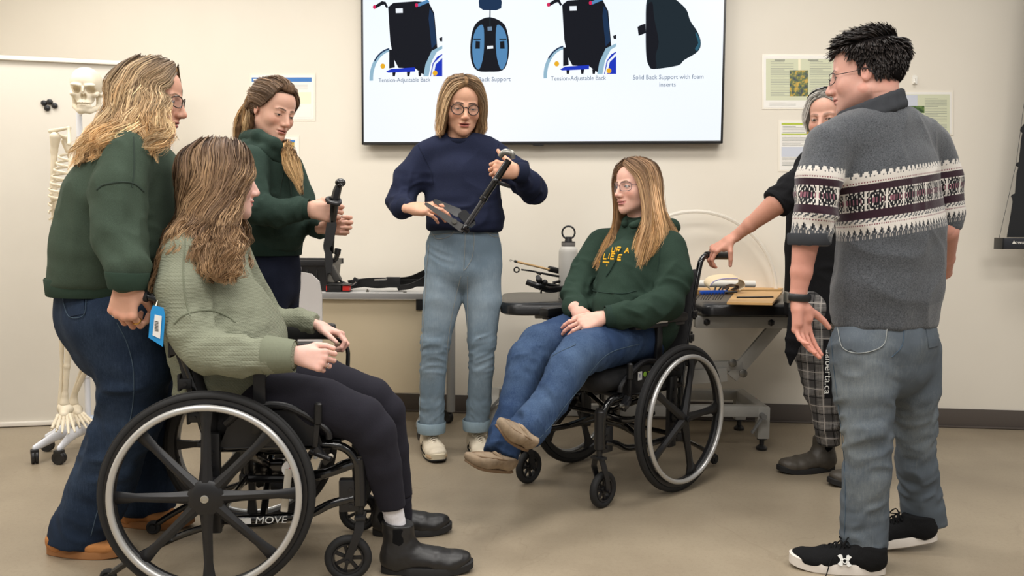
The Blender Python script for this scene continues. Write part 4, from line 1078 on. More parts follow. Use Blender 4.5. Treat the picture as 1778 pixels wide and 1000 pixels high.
b = MB(); b.tube([P(642, 507.0, Yd+.045), P(700, 507.6, Yd+.045), P(704, 506.5, Yd+.05)], .003, 6); b.v = [(x, y, dz+.003+(i % 6 in (1, 2))*.002) for i, (x, y, z) in enumerate(b.v)]; b.cyl(P(703, 507, Yd+.045)-Z3*.004, P(703, 507, Yd+.045)+Z3*.002, .009); b.obj('shaft', STL, tl)
tl = root('bolt', (P(638, 505, Yd+.07).x, Yd+.07, dz), 'small dark bolt standing left of the hex key', 'bolt')
b = MB(); c = Vector((P(638, 505, Yd+.07).x, Yd+.07, dz)); b.cyl(c, c+Z3*.008, .009, n=6); b.cyl(c+Z3*.008, c+Z3*.014, .004); b.obj('head', STL, tl)

# ------------------------------------------------------------------ white plastic chair behind the seated woman
wc = root('plastic_chair', (-1.07, 3.62, 0), 'white translucent plastic chair back beside the woman in navy trousers', 'chair')
TRP = NT('translucent_white_plastic'); TRP.b.inputs['Base Color'].default_value = rgb(216, 214, 212); TRP.b.inputs['Roughness'].default_value = .25; TRP.b.inputs['Alpha'].default_value = .88; TRP = TRP.m
b = MB(); pr = P(556, 500, 3.72); rows = []
def rr_(z, k): return [Vector((pr.x-.42+.0+.42*t*1.0, 3.72+.05*math.sin(t*PI)-.06, z)) for t in (0,)]
Wc = .44; x1 = pr.x; zt_ = P(530, 472, 3.72).z
poly = [(0, 0), (Wc, 0), (Wc, .30), (Wc-.012, .36), (Wc-.05, .395), (Wc-.11, .405), (.11, .405), (.05, .395), (.012, .36), (0, .30)]
b.prism(poly, (x1-Wc, 3.76, zt_-.405), (1, 0, 0), (0, 0, 1), .012); b.obj('backrest', TRP, wc, sharp=25)
b = MB(); b.box((x1-Wc/2, 3.52, .45), (.42, .42, .02), None, .008); b.obj('seat', TRP, wc)
for sx in (0.03, Wc-.03):
    for sy in (3.34, 3.72):
        b = MB(); b.tube([(x1-Wc+sx, sy, 0), (x1-Wc+sx, sy, .44)], .011, 10); b.obj('leg', MET, wc)

# ------------------------------------------------------------------ treatment table
tt = root('treatment_table', (.8, 4.05, 0), 'black padded height-adjustable treatment table on a grey scissor frame', 'table')
VIN = mat('black_vinyl', rgb(26, 26, 27), .32, bump=.25, bscale=60, bdist=.002)
def pad(x0, x1, y0, y1, z0, z1, rl, rr, name):
    pts = []
    for (cx_, cy_, a0_, r_) in ((x1-rr, y1-rr, 0, rr), (x0+rl, y1-rl, PI/2, rl), (x0+rl, y0+rl*.6, PI, rl*.6 if False else rl), (x1-rr, y0+rr, 1.5*PI, rr)):
        for k in range(7): a = a0_+PI/2*k/6; pts.append((cx_+r_*math.cos(a), cy_+r_*math.sin(a)))
    cxm, cym = (x0+x1)/2, (y0+y1)/2; b = MB()
    def ringz(z, ins): return [Vector((x+(cxm-x)/abs(cxm-x+1e-9)*min(ins, abs(cxm-x)), y+(cym-y)/abs(cym-y+1e-9)*min(ins, abs(cym-y)), z)) for x, y in pts]
    b.loft([ringz(z0, .012), ringz(z0+.008, 0), ringz(z1-.018, 0), ringz(z1-.005, .008), ringz(z1, .03)]); return b.obj(name, VIN, tt, sharp=50)
pad(P(869, 530, 3.8).x, .86, 3.74, 4.38, .682, .742, .10, .03, 'head_cushion')
pad(.89, 1.66, 3.74, 4.38, .682, .742, .05, .05, 'body_cushion')
TG = mat('table_grey_paint', rgb(172, 170, 164), .4, .1, var=.04)
for q_ in (((1.27, 3.82, .648), (.80, .05, .055)), ((1.27, 4.30, .648), (.80, .05, .055)), ((.42, 3.86, .667), (.62, .035, .025)), ((.42, 4.26, .667), (.62, .035, .025)), ((1.27, 4.06, .640), (.05, .45, .03)), ((.42, 4.06, .667), (.05, .42, .02))): b = MB(); b.box(*q_, None, .005); b.obj('upper_rail', TG, tt)
for xx in (P(1228, 548, 3.79).x, P(1340, 548, 3.79).x): b = MB(); b.lathe((xx, 3.80, .648), (0, -1, 0), [(.0001, 0), (.018, 0), (.016, .010), (.008, .014), (.0001, .014)], 6); b.obj('locking_knob', DKP, tt)
def bar(name, p, q, w_, h_, m=TG): b = MB(); b.bar(p, q, w_, h_, (0, 0, 1) if abs((Vector(q)-Vector(p)).normalized().z) < .9 else (1, 0, 0), .006); return b.obj(name, m, tt)
for Y_ in (3.90, 4.24):
    bar('scissor_arm', P(1352, 560, Y_), P(1270, 655, Y_), .062, .025); bar('scissor_arm', P(1120, 640, Y_), P(1290, 634, Y_), .05, .025)
    bar('scissor_arm', P(1100, 662, Y_-.02), P(1262, 650, Y_-.02), .07, .02)
for x_, y_ in ((1272, 630), (1290, 648)):
    p = P(x_, y_, 3.86); b = MB(); b.lathe(p, (0, -1, 0), [(.0001, 0), (.02, 0), (.02, .008), (.01, .012), (.0001, .012)], 16); b.obj('pivot_bolt', STL, tt)
Yf, Yb = 3.93, 4.33
for Y_ in (Yf, Yb):
    z = P(1300, 713, 3.93).z; bar('base_rail', (P(862, 700, Yf).x, Y_, z), (P(1325, 715, Yf).x, Y_, z), .055, .05)
for x_ in (P(862, 700, Yf).x-.015, P(1324, 720, Yf).x):
    z = P(1300, 690, 3.93).z; bar('end_rail', (x_, Yf, P(1300, 713, 3.93).z+.0), (x_, Yb, P(1300, 713, 3.93).z+.0), .05, .05)
    for Y_ in (Yf, Yb):
        b = MB(); b.box((x_, Y_, (.06+P(1324, 705, Yf).z)/2+.0), (.058, .055, P(1324, 705, Yf).z-.06), None, .005); b.obj('leg', TG, tt)
        b = MB(); b.lathe((x_, Y_, 0), (0, 0, 1), [(.0001, 0), (.026, 0), (.028, .012), (.016, .024), (.012, .026), (.012, .05), (.024, .052), (.024, .066), (.0001, .066)], 18); b.obj('levelling_foot', DKP, tt)
b = MB(); p = P(1324, 722, Yf-.04); b.bar(p+Vector((0, -.01, 0)), P(1305, 752, Yf-.05), .022, .010, (0, 1, 0), .003); b.cyl(p+Vector((0, .02, 0)), p+Vector((0, -.03, 0)), .014); b.obj('brake_lever', mat('grey_plastic_lever', rgb(120, 120, 118), .5), tt)
b = MB(); p = P(855, 705, Yf-.04); b.bar(P(885, 672, Yf-.05), P(850, 712, Yf-.05), .028, .012, (0, 1, 0), .003); b.obj('brake_lever', bpy.data.materials['grey_plastic_lever'], tt)
b = MB(); p = P(1305, 694, Yb-.1); b.box(p, (.05, .01, .02)); b.obj('warning_label', RED, tt)
b = MB(); b.box(P(1120, 682, 4.1), (.22, .16, .13), None, .01); b.obj('motor_box', HM, tt)

# things on the treatment table
TZ = .742
bt = P(986, 500, 3.98); bt = Vector((bt.x, 3.98, TZ))
bo = root('water_bottle', bt, 'tall off-white steel water bottle with black loop lid on the treatment table', 'bottle')
BW = mat('bottle_enamel', rgb(204, 200, 192), .42, bump=.05)
s_ = W(1, 3.98); rb = 16.5*s_
b = MB(); b.lathe(bt, Z3, [(.0001, 0), (rb*.97, 0), (rb, .003), (rb, 14*s_), (rb*.985, 14.6*s_), (rb, 15.2*s_), (rb, 80*s_), (rb*.98, 84*s_), (rb*.86, 88*s_), (rb*.72, 90*s_), (.0001, 90*s_)], 36); b.obj('body', BW, bo)
b = MB(); b.lathe(bt+Z3*89*s_, Z3, [(.0001, 0), (rb*.72, 0), (rb*.72, 3*s_), (rb*.74, 3*s_), (rb*.74, 8*s_), (.0001, 8*s_)], 32); b.obj('lid', mat('lid_grey', rgb(120, 116, 112), .5), bo)
b = MB(); b.lathe(bt+Z3*97*s_, Z3, [(.0001, 0), (rb*.73, 0), (rb*.73, 1.5*s_), (rb*.4, 2*s_), (rb*.34, 8*s_), (.0001, 9*s_)], 24); b.torus(bt+Z3*114*s_, (0, 1, .0), 11*s_, 1.6*s_, 36, 8); b.v = [(x, y, z) for x, y, z in b.v]; b.box(bt+Z3*104*s_, (10*s_, 8*s_, 6*s_), None, .002); b.obj('loop_cap', DKP, bo)
WOODL = mat('dowel_wood', rgb(214, 176, 124), .55, var=.08, vscale=30)
rc = root('dressing_stick', (P(930, 470, 3.9).x, 3.9, TZ), 'wooden dressing stick with wire hook leaning left of the white bottle', 'stick')
b = MB(); b.cyl(P(896, 454, 3.86), P(954, 468, 4.0), .0055, .0055, 12); b.obj('shaft', WOODL, rc)
b = MB(); b.cyl(P(953, 466.5, 4.0), P(1012, 480, 4.12), .0145, n=14, bev=.002); b.obj('foam_grip', DKP, rc)
b = MB(); b.cyl(P(894, 453.6, 3.855), P(899, 454.8, 3.87), .0065); b.tube([P(895, 454, 3.857), P(889, 452, 3.85), P(886, 451, 3.85), P(885, 453, 3.85), P(888, 454, 3.85)], .0012, 6, smooth=4); b.obj('wire_hook', STL, rc)
rc = root('reacher_tool', (P(950, 475, 3.92).x, 3.92, TZ), 'thin black reaching aid with looped end below the wooden stick', 'tool')
b = MB(); b.tube([P(1010, 486, 4.05), P(960, 478, 3.95), P(925, 471, 3.90), P(905, 468, 3.88)], [.006, .006, .004, .004], 8, smooth=4); b.torus(P(897, 468.5, 3.87), (0, 1, .2), .012, .0035, 20, 6); b.bar(P(932, 473, 3.9), P(940, 476, 3.9), .012, .012, None, .003); b.obj('shaft', DKS, rc)
rc = root('headrest_bracket', (P(940, 497, 3.92).x, 3.92, TZ), 'glossy black curved headrest bracket lying on the table left of the bottle', 'bracket')
b = MB(); b.tube([P(914, 489, 3.88), P(935, 497, 3.88), P(955, 503, 3.9), P(985, 500, 3.96)], [.014, .015, .016, .014], 10, smooth=5, flat=.7); b.tube([P(933, 484, 3.9), P(945, 493, 3.92), P(970, 498, 3.95)], [.009, .012, .012], 10, smooth=4); b.tube([P(960, 491, 3.95), P(975, 488, 3.96)], .007, 8); b.tube([P(941, 501, 3.86), P(939, 509.5, 3.86)], .005, 8); b.obj('bracket_arm', DKS, rc)
b = MB(); b.ball(P(936, 486, 3.9), .016); b.ball(P(946, 490, 3.9), .014); b.lathe(P(934, 482, 3.9), (0, -1, .3), [(.0001, 0), (.012, 0), (.012, .012), (.0001, .012)], 8); b.obj('clamp_knob', DKP, rc)
BAM = mat('bamboo_board', rgb(206, 162, 104), .5, var=.07, vscale=14)
def slab(name, label, pix, z, th, m, cat='board'):
    pts = [PF(a, c, z) for a, c in pix]; o = pts[0]; r = root(name, (o.x, o.y, z), label, cat); q = [(p.x-o.x, p.y-o.y) for p in pts]
    if sum(q[i-1][0]*q[i][1]-q[i][0]*q[i-1][1] for i in range(len(q))) < 0: q.reverse()
    b = MB(); b.prism(q, (o.x, o.y, z-th), (1, 0, 0), (0, 1, 0), th); b.obj('sheet', m, r); return r
slab('transfer_board', 'long wooden transfer board at the back of the treatment table', [(1200, 504), (1200, 499.5), (1362, 498), (1356, 502.5)], TZ+.022, .021, BAM)
slab('bamboo_tray', 'flat bamboo lapboard at the front of the treatment table', [(1262, 524.5), (1341, 526), (1358, 506), (1290, 505), (1275, 509)], TZ+.030, .010, BAM)
slab('dark_stylus', 'thin black rod lying on the bamboo lapboard', [(1279, 516.0), (1343, 515), (1343, 514), (1279, 514.6)], TZ+.035, .005, DKP, 'rod')
hp = root('hoop', (1.02, 4.45, TZ), 'thin translucent white plastic hoop standing behind the treatment table', 'hoop')
hc = P(1205, 510, 4.45); b = MB(); b.torus(hc, (0, 1, 0), 143*W(1, 4.45), .011, 72, 8); HP = NT('translucent_hoop'); HP.b.inputs['Base Color'].default_value = rgb(240, 234, 222); HP.b.inputs['Alpha'].default_value = .6; HP.b.inputs['Roughness'].default_value = .3; b.obj('tube', HP.m, hp)
rl = root('white_roll', (P(1230, 493, 4.3).x, 4.3, TZ), 'long white cardboard roll at the back of the treatment table', 'roll')
b = MB(); b.cyl(P(1180, 492, 4.25), P(1310, 493, 4.3), .018, n=20); b.obj('tube', HM, rl)
dw = root('wooden_dowel', (P(1314, 492, 4.25).x, 4.25, TZ), 'short pale wooden dowel behind the bamboo boards', 'dowel'); b = MB(); q_ = Vector((P(1303, 492, 4.2).x, 4.18, TZ+.014)); b.cyl(q_, q_+Vector((.05, 0, 0)), .009); b.cyl(q_+Vector((.045, 0, 0)), q_+Vector((.075, 0, 0)), .014, n=16, bev=.002); b.obj('rod', WOODL, dw)
# rolled splint straps
st_ = root('splint_sleeve', (P(1265, 495, 4.05).x, 4.05, TZ), 'open cream splint sleeve with lavender edge on the treatment table', 'splint')
def stripmesh(b, pts, wv, th=.003):
    rings = []
    for a in crv(pts, 6): rings.append([a, a+Vector(wv), a+Vector(wv)+Z3*th, a+Z3*th])
    b.loft(rings)
b = MB(); stripmesh(b, [P(1234, 504, 3.96), P(1232, 497, 3.96), P(1240, 489, 3.96), P(1256, 485, 3.96), P(1280, 484.5, 3.96), P(1292, 490, 3.96), P(1293, 499, 3.96), P(1284, 504.5, 3.96)], (0, .12, .015)); b.obj('sleeve', mat('cream_neoprene', rgb(232, 212, 176), .6), st_)
b = MB(); b.tube([P(1233, 496, 3.955), P(1241, 488, 3.955), P(1257, 484, 3.955), P(1281, 483.6, 3.955)], .003, 6, smooth=5); b.obj('edging', mat('lavender_trim', rgb(176, 168, 206), .6), st_)
b = MB(); stripmesh(b, [P(1262, 503, 3.98), P(1270, 497, 3.98), P(1281, 496, 3.98), P(1283, 501, 3.98), P(1276, 505, 3.98)], (0, .08, .0)); b.obj('liner', mat('brown_liner', rgb(120, 98, 84), .7), st_)
BLUP = mat('blue_plastic', rgb(36, 88, 196), .4)
ck = root('comb_set', (P(1235, 510, 3.9).x, 3.9, TZ), 'blue bundle of black bristled brushes at the front of the table', 'brush')
b = MB(); b.bar(P(1216, 508, 3.9), P(1262, 507, 3.92), .028, .018, (0, 1, 0), .004); b.obj('holder', BLUP, ck); bs = MB()
for k in range(9): x = 1218+k*5.2; p = P(x, 508.5, 3.9); q = P(x-9+((k*3) % 4), 520-((k*5) % 5), 3.82); q.z = max(q.z, TZ+.003); bs.cyl(p, q, .0022, n=6)
for k in range(4): bs.cyl(P(1240+k*6, 507, 3.92), P(1243+k*6+((k*3) % 5), 497+k, 3.93), .0045, n=8)
bs.cyl(P(1258, 508, 3.9), P(1280, 507, 3.9), .006); bs.obj('bristle_rod', DKP, ck)
# ------------------------------------------------------------------ wheelchairs
TYRE = mat('tyre_rubber', rgb(24, 24, 25), .72, bump=.25, bscale=150); MAGM = mat('wheel_black_plastic', rgb(24, 24, 26), .38); FRAMEB = mat('gloss_black_frame', rgb(12, 12, 13), .16, .0, coat=.5)
ALU = mat('handrim_aluminium', rgb(196, 195, 192), .30, .55); UPH = mat('black_upholstery', rgb(25, 25, 27), .85, bump=.5, bscale=420, var=.2); PADM = mat('armrest_foam', rgb(20, 20, 21), .42, bump=.2, bscale=120)
BOLTM = mat('bolt_steel', rgb(190, 188, 180), .3, .9); WHT = mat('white_print', rgb(226, 226, 222), .5); GRNP = mat('green_print', rgb(140, 186, 60), .5); CREAMB = mat('cream_bolt', rgb(214, 206, 190), .4); BLT = mat('tag_blue', rgb(30, 140, 206), .5); LBL = mat('label_paper', rgb(228, 226, 222), .5); NAVYP = mat('navy_print', rgb(50, 60, 110), .5)
def wheelchair(org, ang, label, kind):
    r = root('wheelchair', (org[0], org[1], 0), label, 'wheelchair', rz=ang)
    K = dict(parent=r, world=False)
    RW = .3052
    for s in (1, -1):                                            # rear wheels
        yc = s*.285; ax = Vector((0, s, 0)); c = Vector((0, yc, RW)); b = MB()
        # rim channel + spokes + hub
        b.lathe(c, ax, [(.262, -.014), (.284, -.016), (.284, .016), (.262, .014), (.256, .006), (.256, -.006)], 72, closed=True)
        if kind == 8:
            for k in range(8):
                a = PI/2+k*PI/4; d = Vector((math.cos(a), 0, math.sin(a))); t = Vector((-math.sin(a), 0, math.cos(a)))
                rings = []
                for rr, wd_, th in ((.035, .021, .016), (.10, .015, .013), (.20, .013, .010), (.258, .020, .009)):
                    p = c+d*rr+ax*(.018*(1-rr/.26)); rings.append([p+t*wd_+ax*th*.3, p+t*wd_*.35+ax*th, p-t*wd_*.35+ax*th, p-t*wd_+ax*th*.3, p-t*wd_*.8-ax*th*.6, p+t*wd_*.8-ax*th*.6])
                b.loft(rings)
            b.lathe(c, ax, [(.0001, -.03), (.045, -.028), (.050, .0), (.052, .026), (.040, .034), (.018, .037), (.0001, .037)], 40)
        else:
            for k in range(5):
                a = PI/2+.30+k*2*PI/5; d = Vector((math.cos(a), 0, math.sin(a))); t = Vector((-math.sin(a), 0, math.cos(a))); rings = []
                for rr, wd_, th in ((.0, .022, .018), (.06, .018, .016), (.15, .014, .012), (.22, .018, .012), (.258, .042, .010)):
                    p = c+d*rr+ax*(.012*(1-rr/.26)); rings.append([p+t*wd_+ax*th*.2, p+t*wd_*.4+ax*th, p-t*wd_*.4+ax*th, p-t*wd_+ax*th*.2, p-t*wd_*.8-ax*th*.7, p+t*wd_*.8-ax*th*.7])
                b.loft(rings)
            b.lathe(c, ax, [(.0001, -.03), (.026, -.028), (.030, .0), (.024, .024), (.012, .030), (.0001, .030)], 30)
        w_ = b.obj('rear_wheel', MAGM, **K)
        W_ = dict(parent=w_, world=False)
        b = MB(); b.torus(c, ax, RW-.0135, .0135, 96, 14, .0150)
        for g in (-.006, 0, .006): b.torus(c+ax*g, ax, RW-.0018, .0022, 96, 6)
        b.obj('tyre', TYRE, sharp=50, **W_)
        b = MB(); b.torus(c+ax*.030, ax, .262 if kind == 8 else .258, .0098, 96, 12); o = b.obj('handrim', ALU, **W_)
        b = MB()
        for k in range(6): a = k*PI/3+.2; d = Vector((math.cos(a), 0, math.sin(a))); b.cyl(c+d*.262+ax*.008, c+d*.261+ax*.024, .004, n=8)
        b.obj('handrim_stud', MAGM, **W_)
        b = MB(); b.lathe(c+ax*.034, ax, [(.0001, 0), (.0115, 0), (.0115, .005), (.009, .006), (.009, .0045), (.0001, .0045)], 24); b.box(c+ax*.040, (.012, .003, .003)); b.obj('axle_button', BOLTM if kind == 8 else MAGM, **W_)
    zt = .875 if kind == 8 else .972; xb = -.02 if kind == 8 else -.10; lean = .10 if kind == 8 else .11
    GL = .135 if kind == 8 else .225
    for s in (1, -1):                                            # side frames
        y = s*.215
        b = MB(); b.tube([(xb+.02, y, .20), (xb+.0, y, .46), (xb-lean*.5, y, (zt+.46)/2), (xb-lean, y, zt-.06), (xb-lean-.02, y, zt-.018), (xb-lean-.055, y, zt), (xb-lean-.10, y, zt)], .0125, 12, smooth=5); b.obj('back_cane', FRAMEB, **K)
        b = MB(); b.tube([(xb-lean-.055, y, zt), (xb-lean-.085, y, zt), (xb-lean-.10, y, zt-.002), (xb-lean-GL, y, zt-.004)], [.0165, .0175, .0165, .0180], 14, smooth=3)
        for k in range(6): b.torus((xb-lean-.07-.010*k, y, zt-.001), (1, 0, 0), .0168, .0022, 16, 6)
        b.obj('push_handle', DKP, **K)
        b = MB(); b.tube([(xb+.01, y, .425), (.20, y, .425), (.33, y, .428), (.385, y, .415), (.415, y, .375), (.42, y, .30), (.42, y, .24)], .0135, 12, smooth=5); b.obj('upper_rail', FRAMEB, **K)
        b = MB(); b.tube([(xb+.01, y, .205), (.15, y, .205), (.27, y, .215), (.34, y, .245), (.41, y, .262)], .0135, 12, smooth=5); b.tube([(.10, y, .33), (.24, y, .325), (.32, y, .335), (.41, y, .365)], .012, 10, smooth=4); b.obj('lower_rail', FRAMEB, **K)
        b = MB(); b.box((.0, s*.235, RW+.02), (.05, .022, .30), None, .005); b.box((xb+.02, y, .20), (.05, .03, .035), None, .006)
        for k in range(5): b.cyl((0, s*.246, .24+.045*k), (0, s*.251, .24+.045*k), .008)
        b.obj('axle_plate', MAGM, **K)
        b = MB(); b.cyl((.0, s*.24, RW), (.0, s*.275, RW), .014); b.obj('axle', MAGM, **K)
        b = MB(); b.cyl((.425, s*.205, .235), (.425, s*.205, .385), .021, n=18, bev=.003); b.cyl((.425, s*.205, .385), (.425, s*.205, .392), .018, n=18)
        b.box((.395, s*.207, .27), (.06, .034, .10), None, .006)
        for z_ in (.24, .29): b.cyl((.40, s*.222, z_), (.40, s*.228, z_), .006)
        b.obj('caster_housing', MAGM, **K)
        cx_, cz_ = (.39 if kind == 8 else .40), .072
        b = MB(); b.cyl((.425, s*.205, .235), (.425, s*.205, .205), .012)
        for q in (-1, 1):
            rings = []
            for (x, z_, a_) in ((.430, .205, .013), (.425, .165, .014), (.408, .12, .012), (cx_, .072, .012)):
                yy = s*.205+q*(.014+.012*min(1, (.205-z_)/.04)); rings.append([Vector((x+a_, yy-.003, z_)), Vector((x+a_, yy+.003, z_)), Vector((x-a_, yy+.003, z_)), Vector((x-a_, yy-.003, z_))])
            b.loft(rings)
        b.box((.428, s*.205, .202), (.034, .058, .012), None, .004); b.cyl((cx_, s*.205-.034, .072), (cx_, s*.205+.034, .072), .006)
        f = b.obj('caster_fork', MAGM, **K); F_ = dict(parent=f, world=False)
        b = MB(); c = Vector((cx_, s*.205, .072)); b.torus(c, (0, 1, 0), .058, .014, 48, 12, .015); b.obj('caster_tyre', TYRE, **F_)
        b = MB(); b.lathe(c, (0, 1, 0), [(.042, -.011), (.047, -.012), (.047, .012), (.042, .011)], 32, closed=True)
        for k in range(7): a = k*2*PI/7; d = Vector((math.cos(a), 0, math.sin(a))); b.bar(c+d*.008, c+d*.044, .009, .010, (0, 1, 0), .001)
        b.cyl(c-Vector((0, .014, 0)), c+Vector((0, .014, 0)), .014); b.obj('caster_rim', MAGM, **F_)
        # brake
        b = MB(); b.bar((.30, s*.252, .43), (.31, s*.256, .52), .012, .016, (0, 1, 0), .003); b.bar((.30, s*.245, .43), (.335, s*.238, .38), .03, .02, (0, 1, 0), .004); b.cyl((.285, s*.24, .415), (.35, s*.275, .40), .008); br = b.obj('brake', MAGM, **K)
        b = MB(); b.cyl((.310, s*.256, .50), (.312, s*.258, .565), .0125, .0115, 14, bev=.004); b.obj('brake_grip', PADM, parent=br, world=False)
        b = MB(); b.cyl((.318, s*.243, .40), (.318, s*.256, .40), .008); b.cyl((.345, s*.243, .40), (.345, s*.256, .40), .008); b.obj('brake_bolt', CREAMB if kind == 8 else BOLTM, parent=br, world=False)
        # side guard and arm post
        b = MB(); b.tube([(xb+.06, s*.235, .50), (.10, s*.235, .545), (.19, s*.235, .555), (.26, s*.235, .53), (.33, s*.233, .48), (.34, s*.232, .45)], .011, 10, smooth=5); b.obj('side_guard_tube', MAGM, **K)
        b = MB(); b.prism([(xb+.04, .43), (.32, .43), (.30, .50), (.22, .54), (.06, .53)], (0, s*.228, 0), (1, 0, 0), (0, 0, 1), .004); b.obj('side_guard', MAGM, **K)
        xa = .14 if kind == 8 else .10
        b = MB(); b.box((xa, s*.236, .585), (.036, .016, .22), None, .004); b.box((xa, s*.236, .50), (.045, .024, .06), None, .005); b.obj('armrest_post', MAGM, **K)
        x0, x1 = (-.06, .31) if kind == 8 else (-.07, .29)
        b = MB(); b.box(((x0+x1)/2, s*.236, .722 if kind == 5 else .716), (x1-x0, .058, .040 if kind == 5 else .054), None, .016); pd = b.obj('armrest_pad', PADM, **K)
        b = MB(); b.box(((x0+x1)/2, s*.236, .697), (x1-x0-.03, .040, .016), None, .004); b.obj('pad_base', MAGM, parent=pd, world=False)
        if kind == 5 and s == 1: b = MB(); b.box((.12, .2662, .718), (.075, .002, .020)); b.obj('asset_sticker', LBL, parent=pd, world=False)
        if kind == 8 and s == 1: b = MB(); b.tube([(.20, .236, .695), (.30, .238, .69), (.345, .238, .66), (.35, .238, .60), (.34, .236, .50)], .0075, 8, smooth=4); b.obj('transfer_loop', MAGM, **K)
        # anti-tipper
        b = MB(); b.tube([(xb+.02, s*.20, .19), (xb-.10, s*.20, .15), (xb-.22, s*.20, .09), (xb-.29, s*.20, .045)], .0105, 10, smooth=4); at = b.obj('anti_tipper', FRAMEB, **K)
        b = MB(); c = Vector((xb-.295, s*.20, .038)); b.torus(c, (0, 1, 0), .017, .008, 24, 8, .010); b.cyl(c-Vector((0, .011, 0)), c+Vector((0, .011, 0)), .011); b.obj('tipper_wheel', TYRE, parent=at, world=False)
    b = MB(); b.tube([(.10, -.21, .40), (.14, .21, .21)], .011, 10); b.tube([(.14, -.21, .21), (.10, .21, .40)], .011, 10); b.tube([(.24, -.21, .32), (.24, .21, .32)], .010, 10); b.tube([(xb+.02, -.21, .205), (xb+.02, .21, .205)], .011, 10); b.box((.12, 0, .30), (.10, .05, .05), None, .01)
    for s in (1, -1): b.box((.17, s*.12, .40), (.16, .02, .05), None, .004)
    b.obj('cross_brace', FRAMEB, **K)
    # cushion: sculpted with a rounded front
    F = Field(.006); F.seg((xb+.03, 0, .475), (.36, 0, .48), (.20, .042), (.205, .046), 0, side=(0, 1, 0))
    for s in (1, -1): F.seg((xb+.03, s*.15, .49), (.38, s*.14, .49), (.055, .040), (.062, .048), .03, side=(0, 1, 0))
    F.plane((0, 0, .437), (0, 0, -1), .01)
    V, Q = F.mesh(); V = relax(V, Q, 1); N = vnormals(V, Q); V = wrinkle(V, N, .0018, (16, 22, 14), 3)
    mkobj('seat_cushion', V, Q, UPH, r, world=False)
    b = MB(); b.box((.17+xb/2, 0, .432), (.42, .42, .016), None, .005); b.obj('seat_pan', MAGM, **K)
    # back upholstery
    F = Field(.007); zt2 = zt-.05; n_ = Vector((-lean, 0, zt-.46)).normalized()
    F.seg((xb+.015, 0, .50), (xb+.012-lean*.95, 0, zt2-.04), (.195, .020), (.195, .022), 0, side=(0, 1, 0))
    F.seg((xb+.03, 0, .47), (xb+.0-lean*.4, 0, .64), (.20, .030), (.20, .026), .03, side=(0, 1, 0))
    for s in (1, -1): F.seg((xb+.005, s*.20, .47), (xb-lean*.92, s*.20, zt2-.03), .024, .022, .02)
    V, Q = F.mesh(); V = relax(V, Q, 1); N = vnormals(V, Q); V = wrinkle(V, N, .003, (18, 14, 9), 5); mkobj('backrest', V, Q, UPH, r, world=False)
    for k in range(3):
        z_ = .52+k*.10; xx = xb-.010-lean*(z_-.46)/(zt-.46)
        b = MB(); b.box((xx-.028, 0, z_), (.008, .43, .05), None, .003); b.obj('tension_strap', WEB, **K)
        for s in (1, -1): b = MB(); b.box((xx-.004, s*.218, z_), (.036, .026, .030), None, .004); b.cyl((xx-.004, s*.23, z_), (xx-.004, s*.235, z_), .006, n=8); b.obj('strap_clamp', MAGM, **K)
    return r
ALF = math.radians(6)
WC1 = wheelchair((-.905, 2.567), ALF, 'black manual wheelchair with eight-spoke wheels at front left, woman in sage sweater on it', 8)
BET = math.atan2(-.69, -.725)
WC2 = wheelchair((.508, 3.50), BET, 'black manual wheelchair with five-spoke wheels, woman in green hoodie on it', 5)
def wl2w(wc, p): return wc.location+Matrix.Rotation(wc.rotation_euler.z, 3, 'Z') @ Vector(p)
def wprint(wc, s, size, m, p, u, n, name='lettering', xs=1.0, shear=0):
    o = textmesh(name, s, size, m, None, (0, 0, 0), Vector(u), Vector(n), xs=xs, shear=shear)
    for v in o.data.vertices: v.co += Vector(p)
    o.parent = wc; return o
wprint(WC1, 'MOVE', .030, WHT, (.165, -.2295, .205), (1, 0, 0), (0, -1, 0), xs=1.15, shear=.15)
b = MB(); b.box((.085, -.2292, .205), (.045, .001, .018)); b.obj('logo_block', WHT, WC1, world=False)
b = MB(); b.cyl((.225, -.226, .36), (.225, -.229, .36), .026, n=32); b.obj('round_sticker', LBL, WC1, world=False)
wprint(WC1, 'eco', .026, RED, (.225, -.2296, .36), (.2, 0, 1), (0, -1, 0), xs=.9)
b = MB(); b.box((.215, -.245, .30), (.022, .010, .13), Matrix.Rotation(.12, 3, 'Y'), .004); b.obj('grey_strap', CREAMB, WC1, world=False)
# hanging blue tag
tg = root('hanging_tag', P(270, 560, 2.275), 'blue hanging tag with white barcode label on the front-left wheelchair handle', 'tag')
def tagpoly(pix, Y, m, name, th=.001):
    pts = [P(a, c, Y) for a, c in pix]; b = MB(); o = pts[0]; q = [((p-o).dot(Vector((1, 0, 0))), (p-o).z) for p in pts]
    if sum(q[i-1][0]*q[i][1]-q[i][0]*q[i-1][1] for i in range(len(q))) < 0: q.reverse()
    b.prism(q, o, (1, 0, 0), (0, 0, 1), th); return b.obj(name, m, tg)
tagpoly([(266, 530), (284, 534), (287, 548), (283, 602), (258, 586), (262, 540)], 2.275, BLT, 'card', .0015)
tagpoly([(269, 546), (281, 549), (278, 588), (265, 582)], 2.272, LBL, 'label', .001)
for k in range(7): tagpoly([(268.5+.2*k*0, 557+k*2.6), (275, 558.6+k*2.6), (275, 559.6+k*2.6), (268.5, 558+k*2.6)], 2.2705, DKP, 'barcode_bar', .0006)
b = MB(); b.tube([P(270, 533, 2.276), P(272, 526, 2.29), P(274, 520, 2.33)], .0015, 6, smooth=3); b.obj('string', HM, tg)
for s_, p_ in (('Z', (.155, .2325, .50)),): wprint(WC2, s_, .030, LIM, p_, (-1, 0, 0), (0, 1, 0))
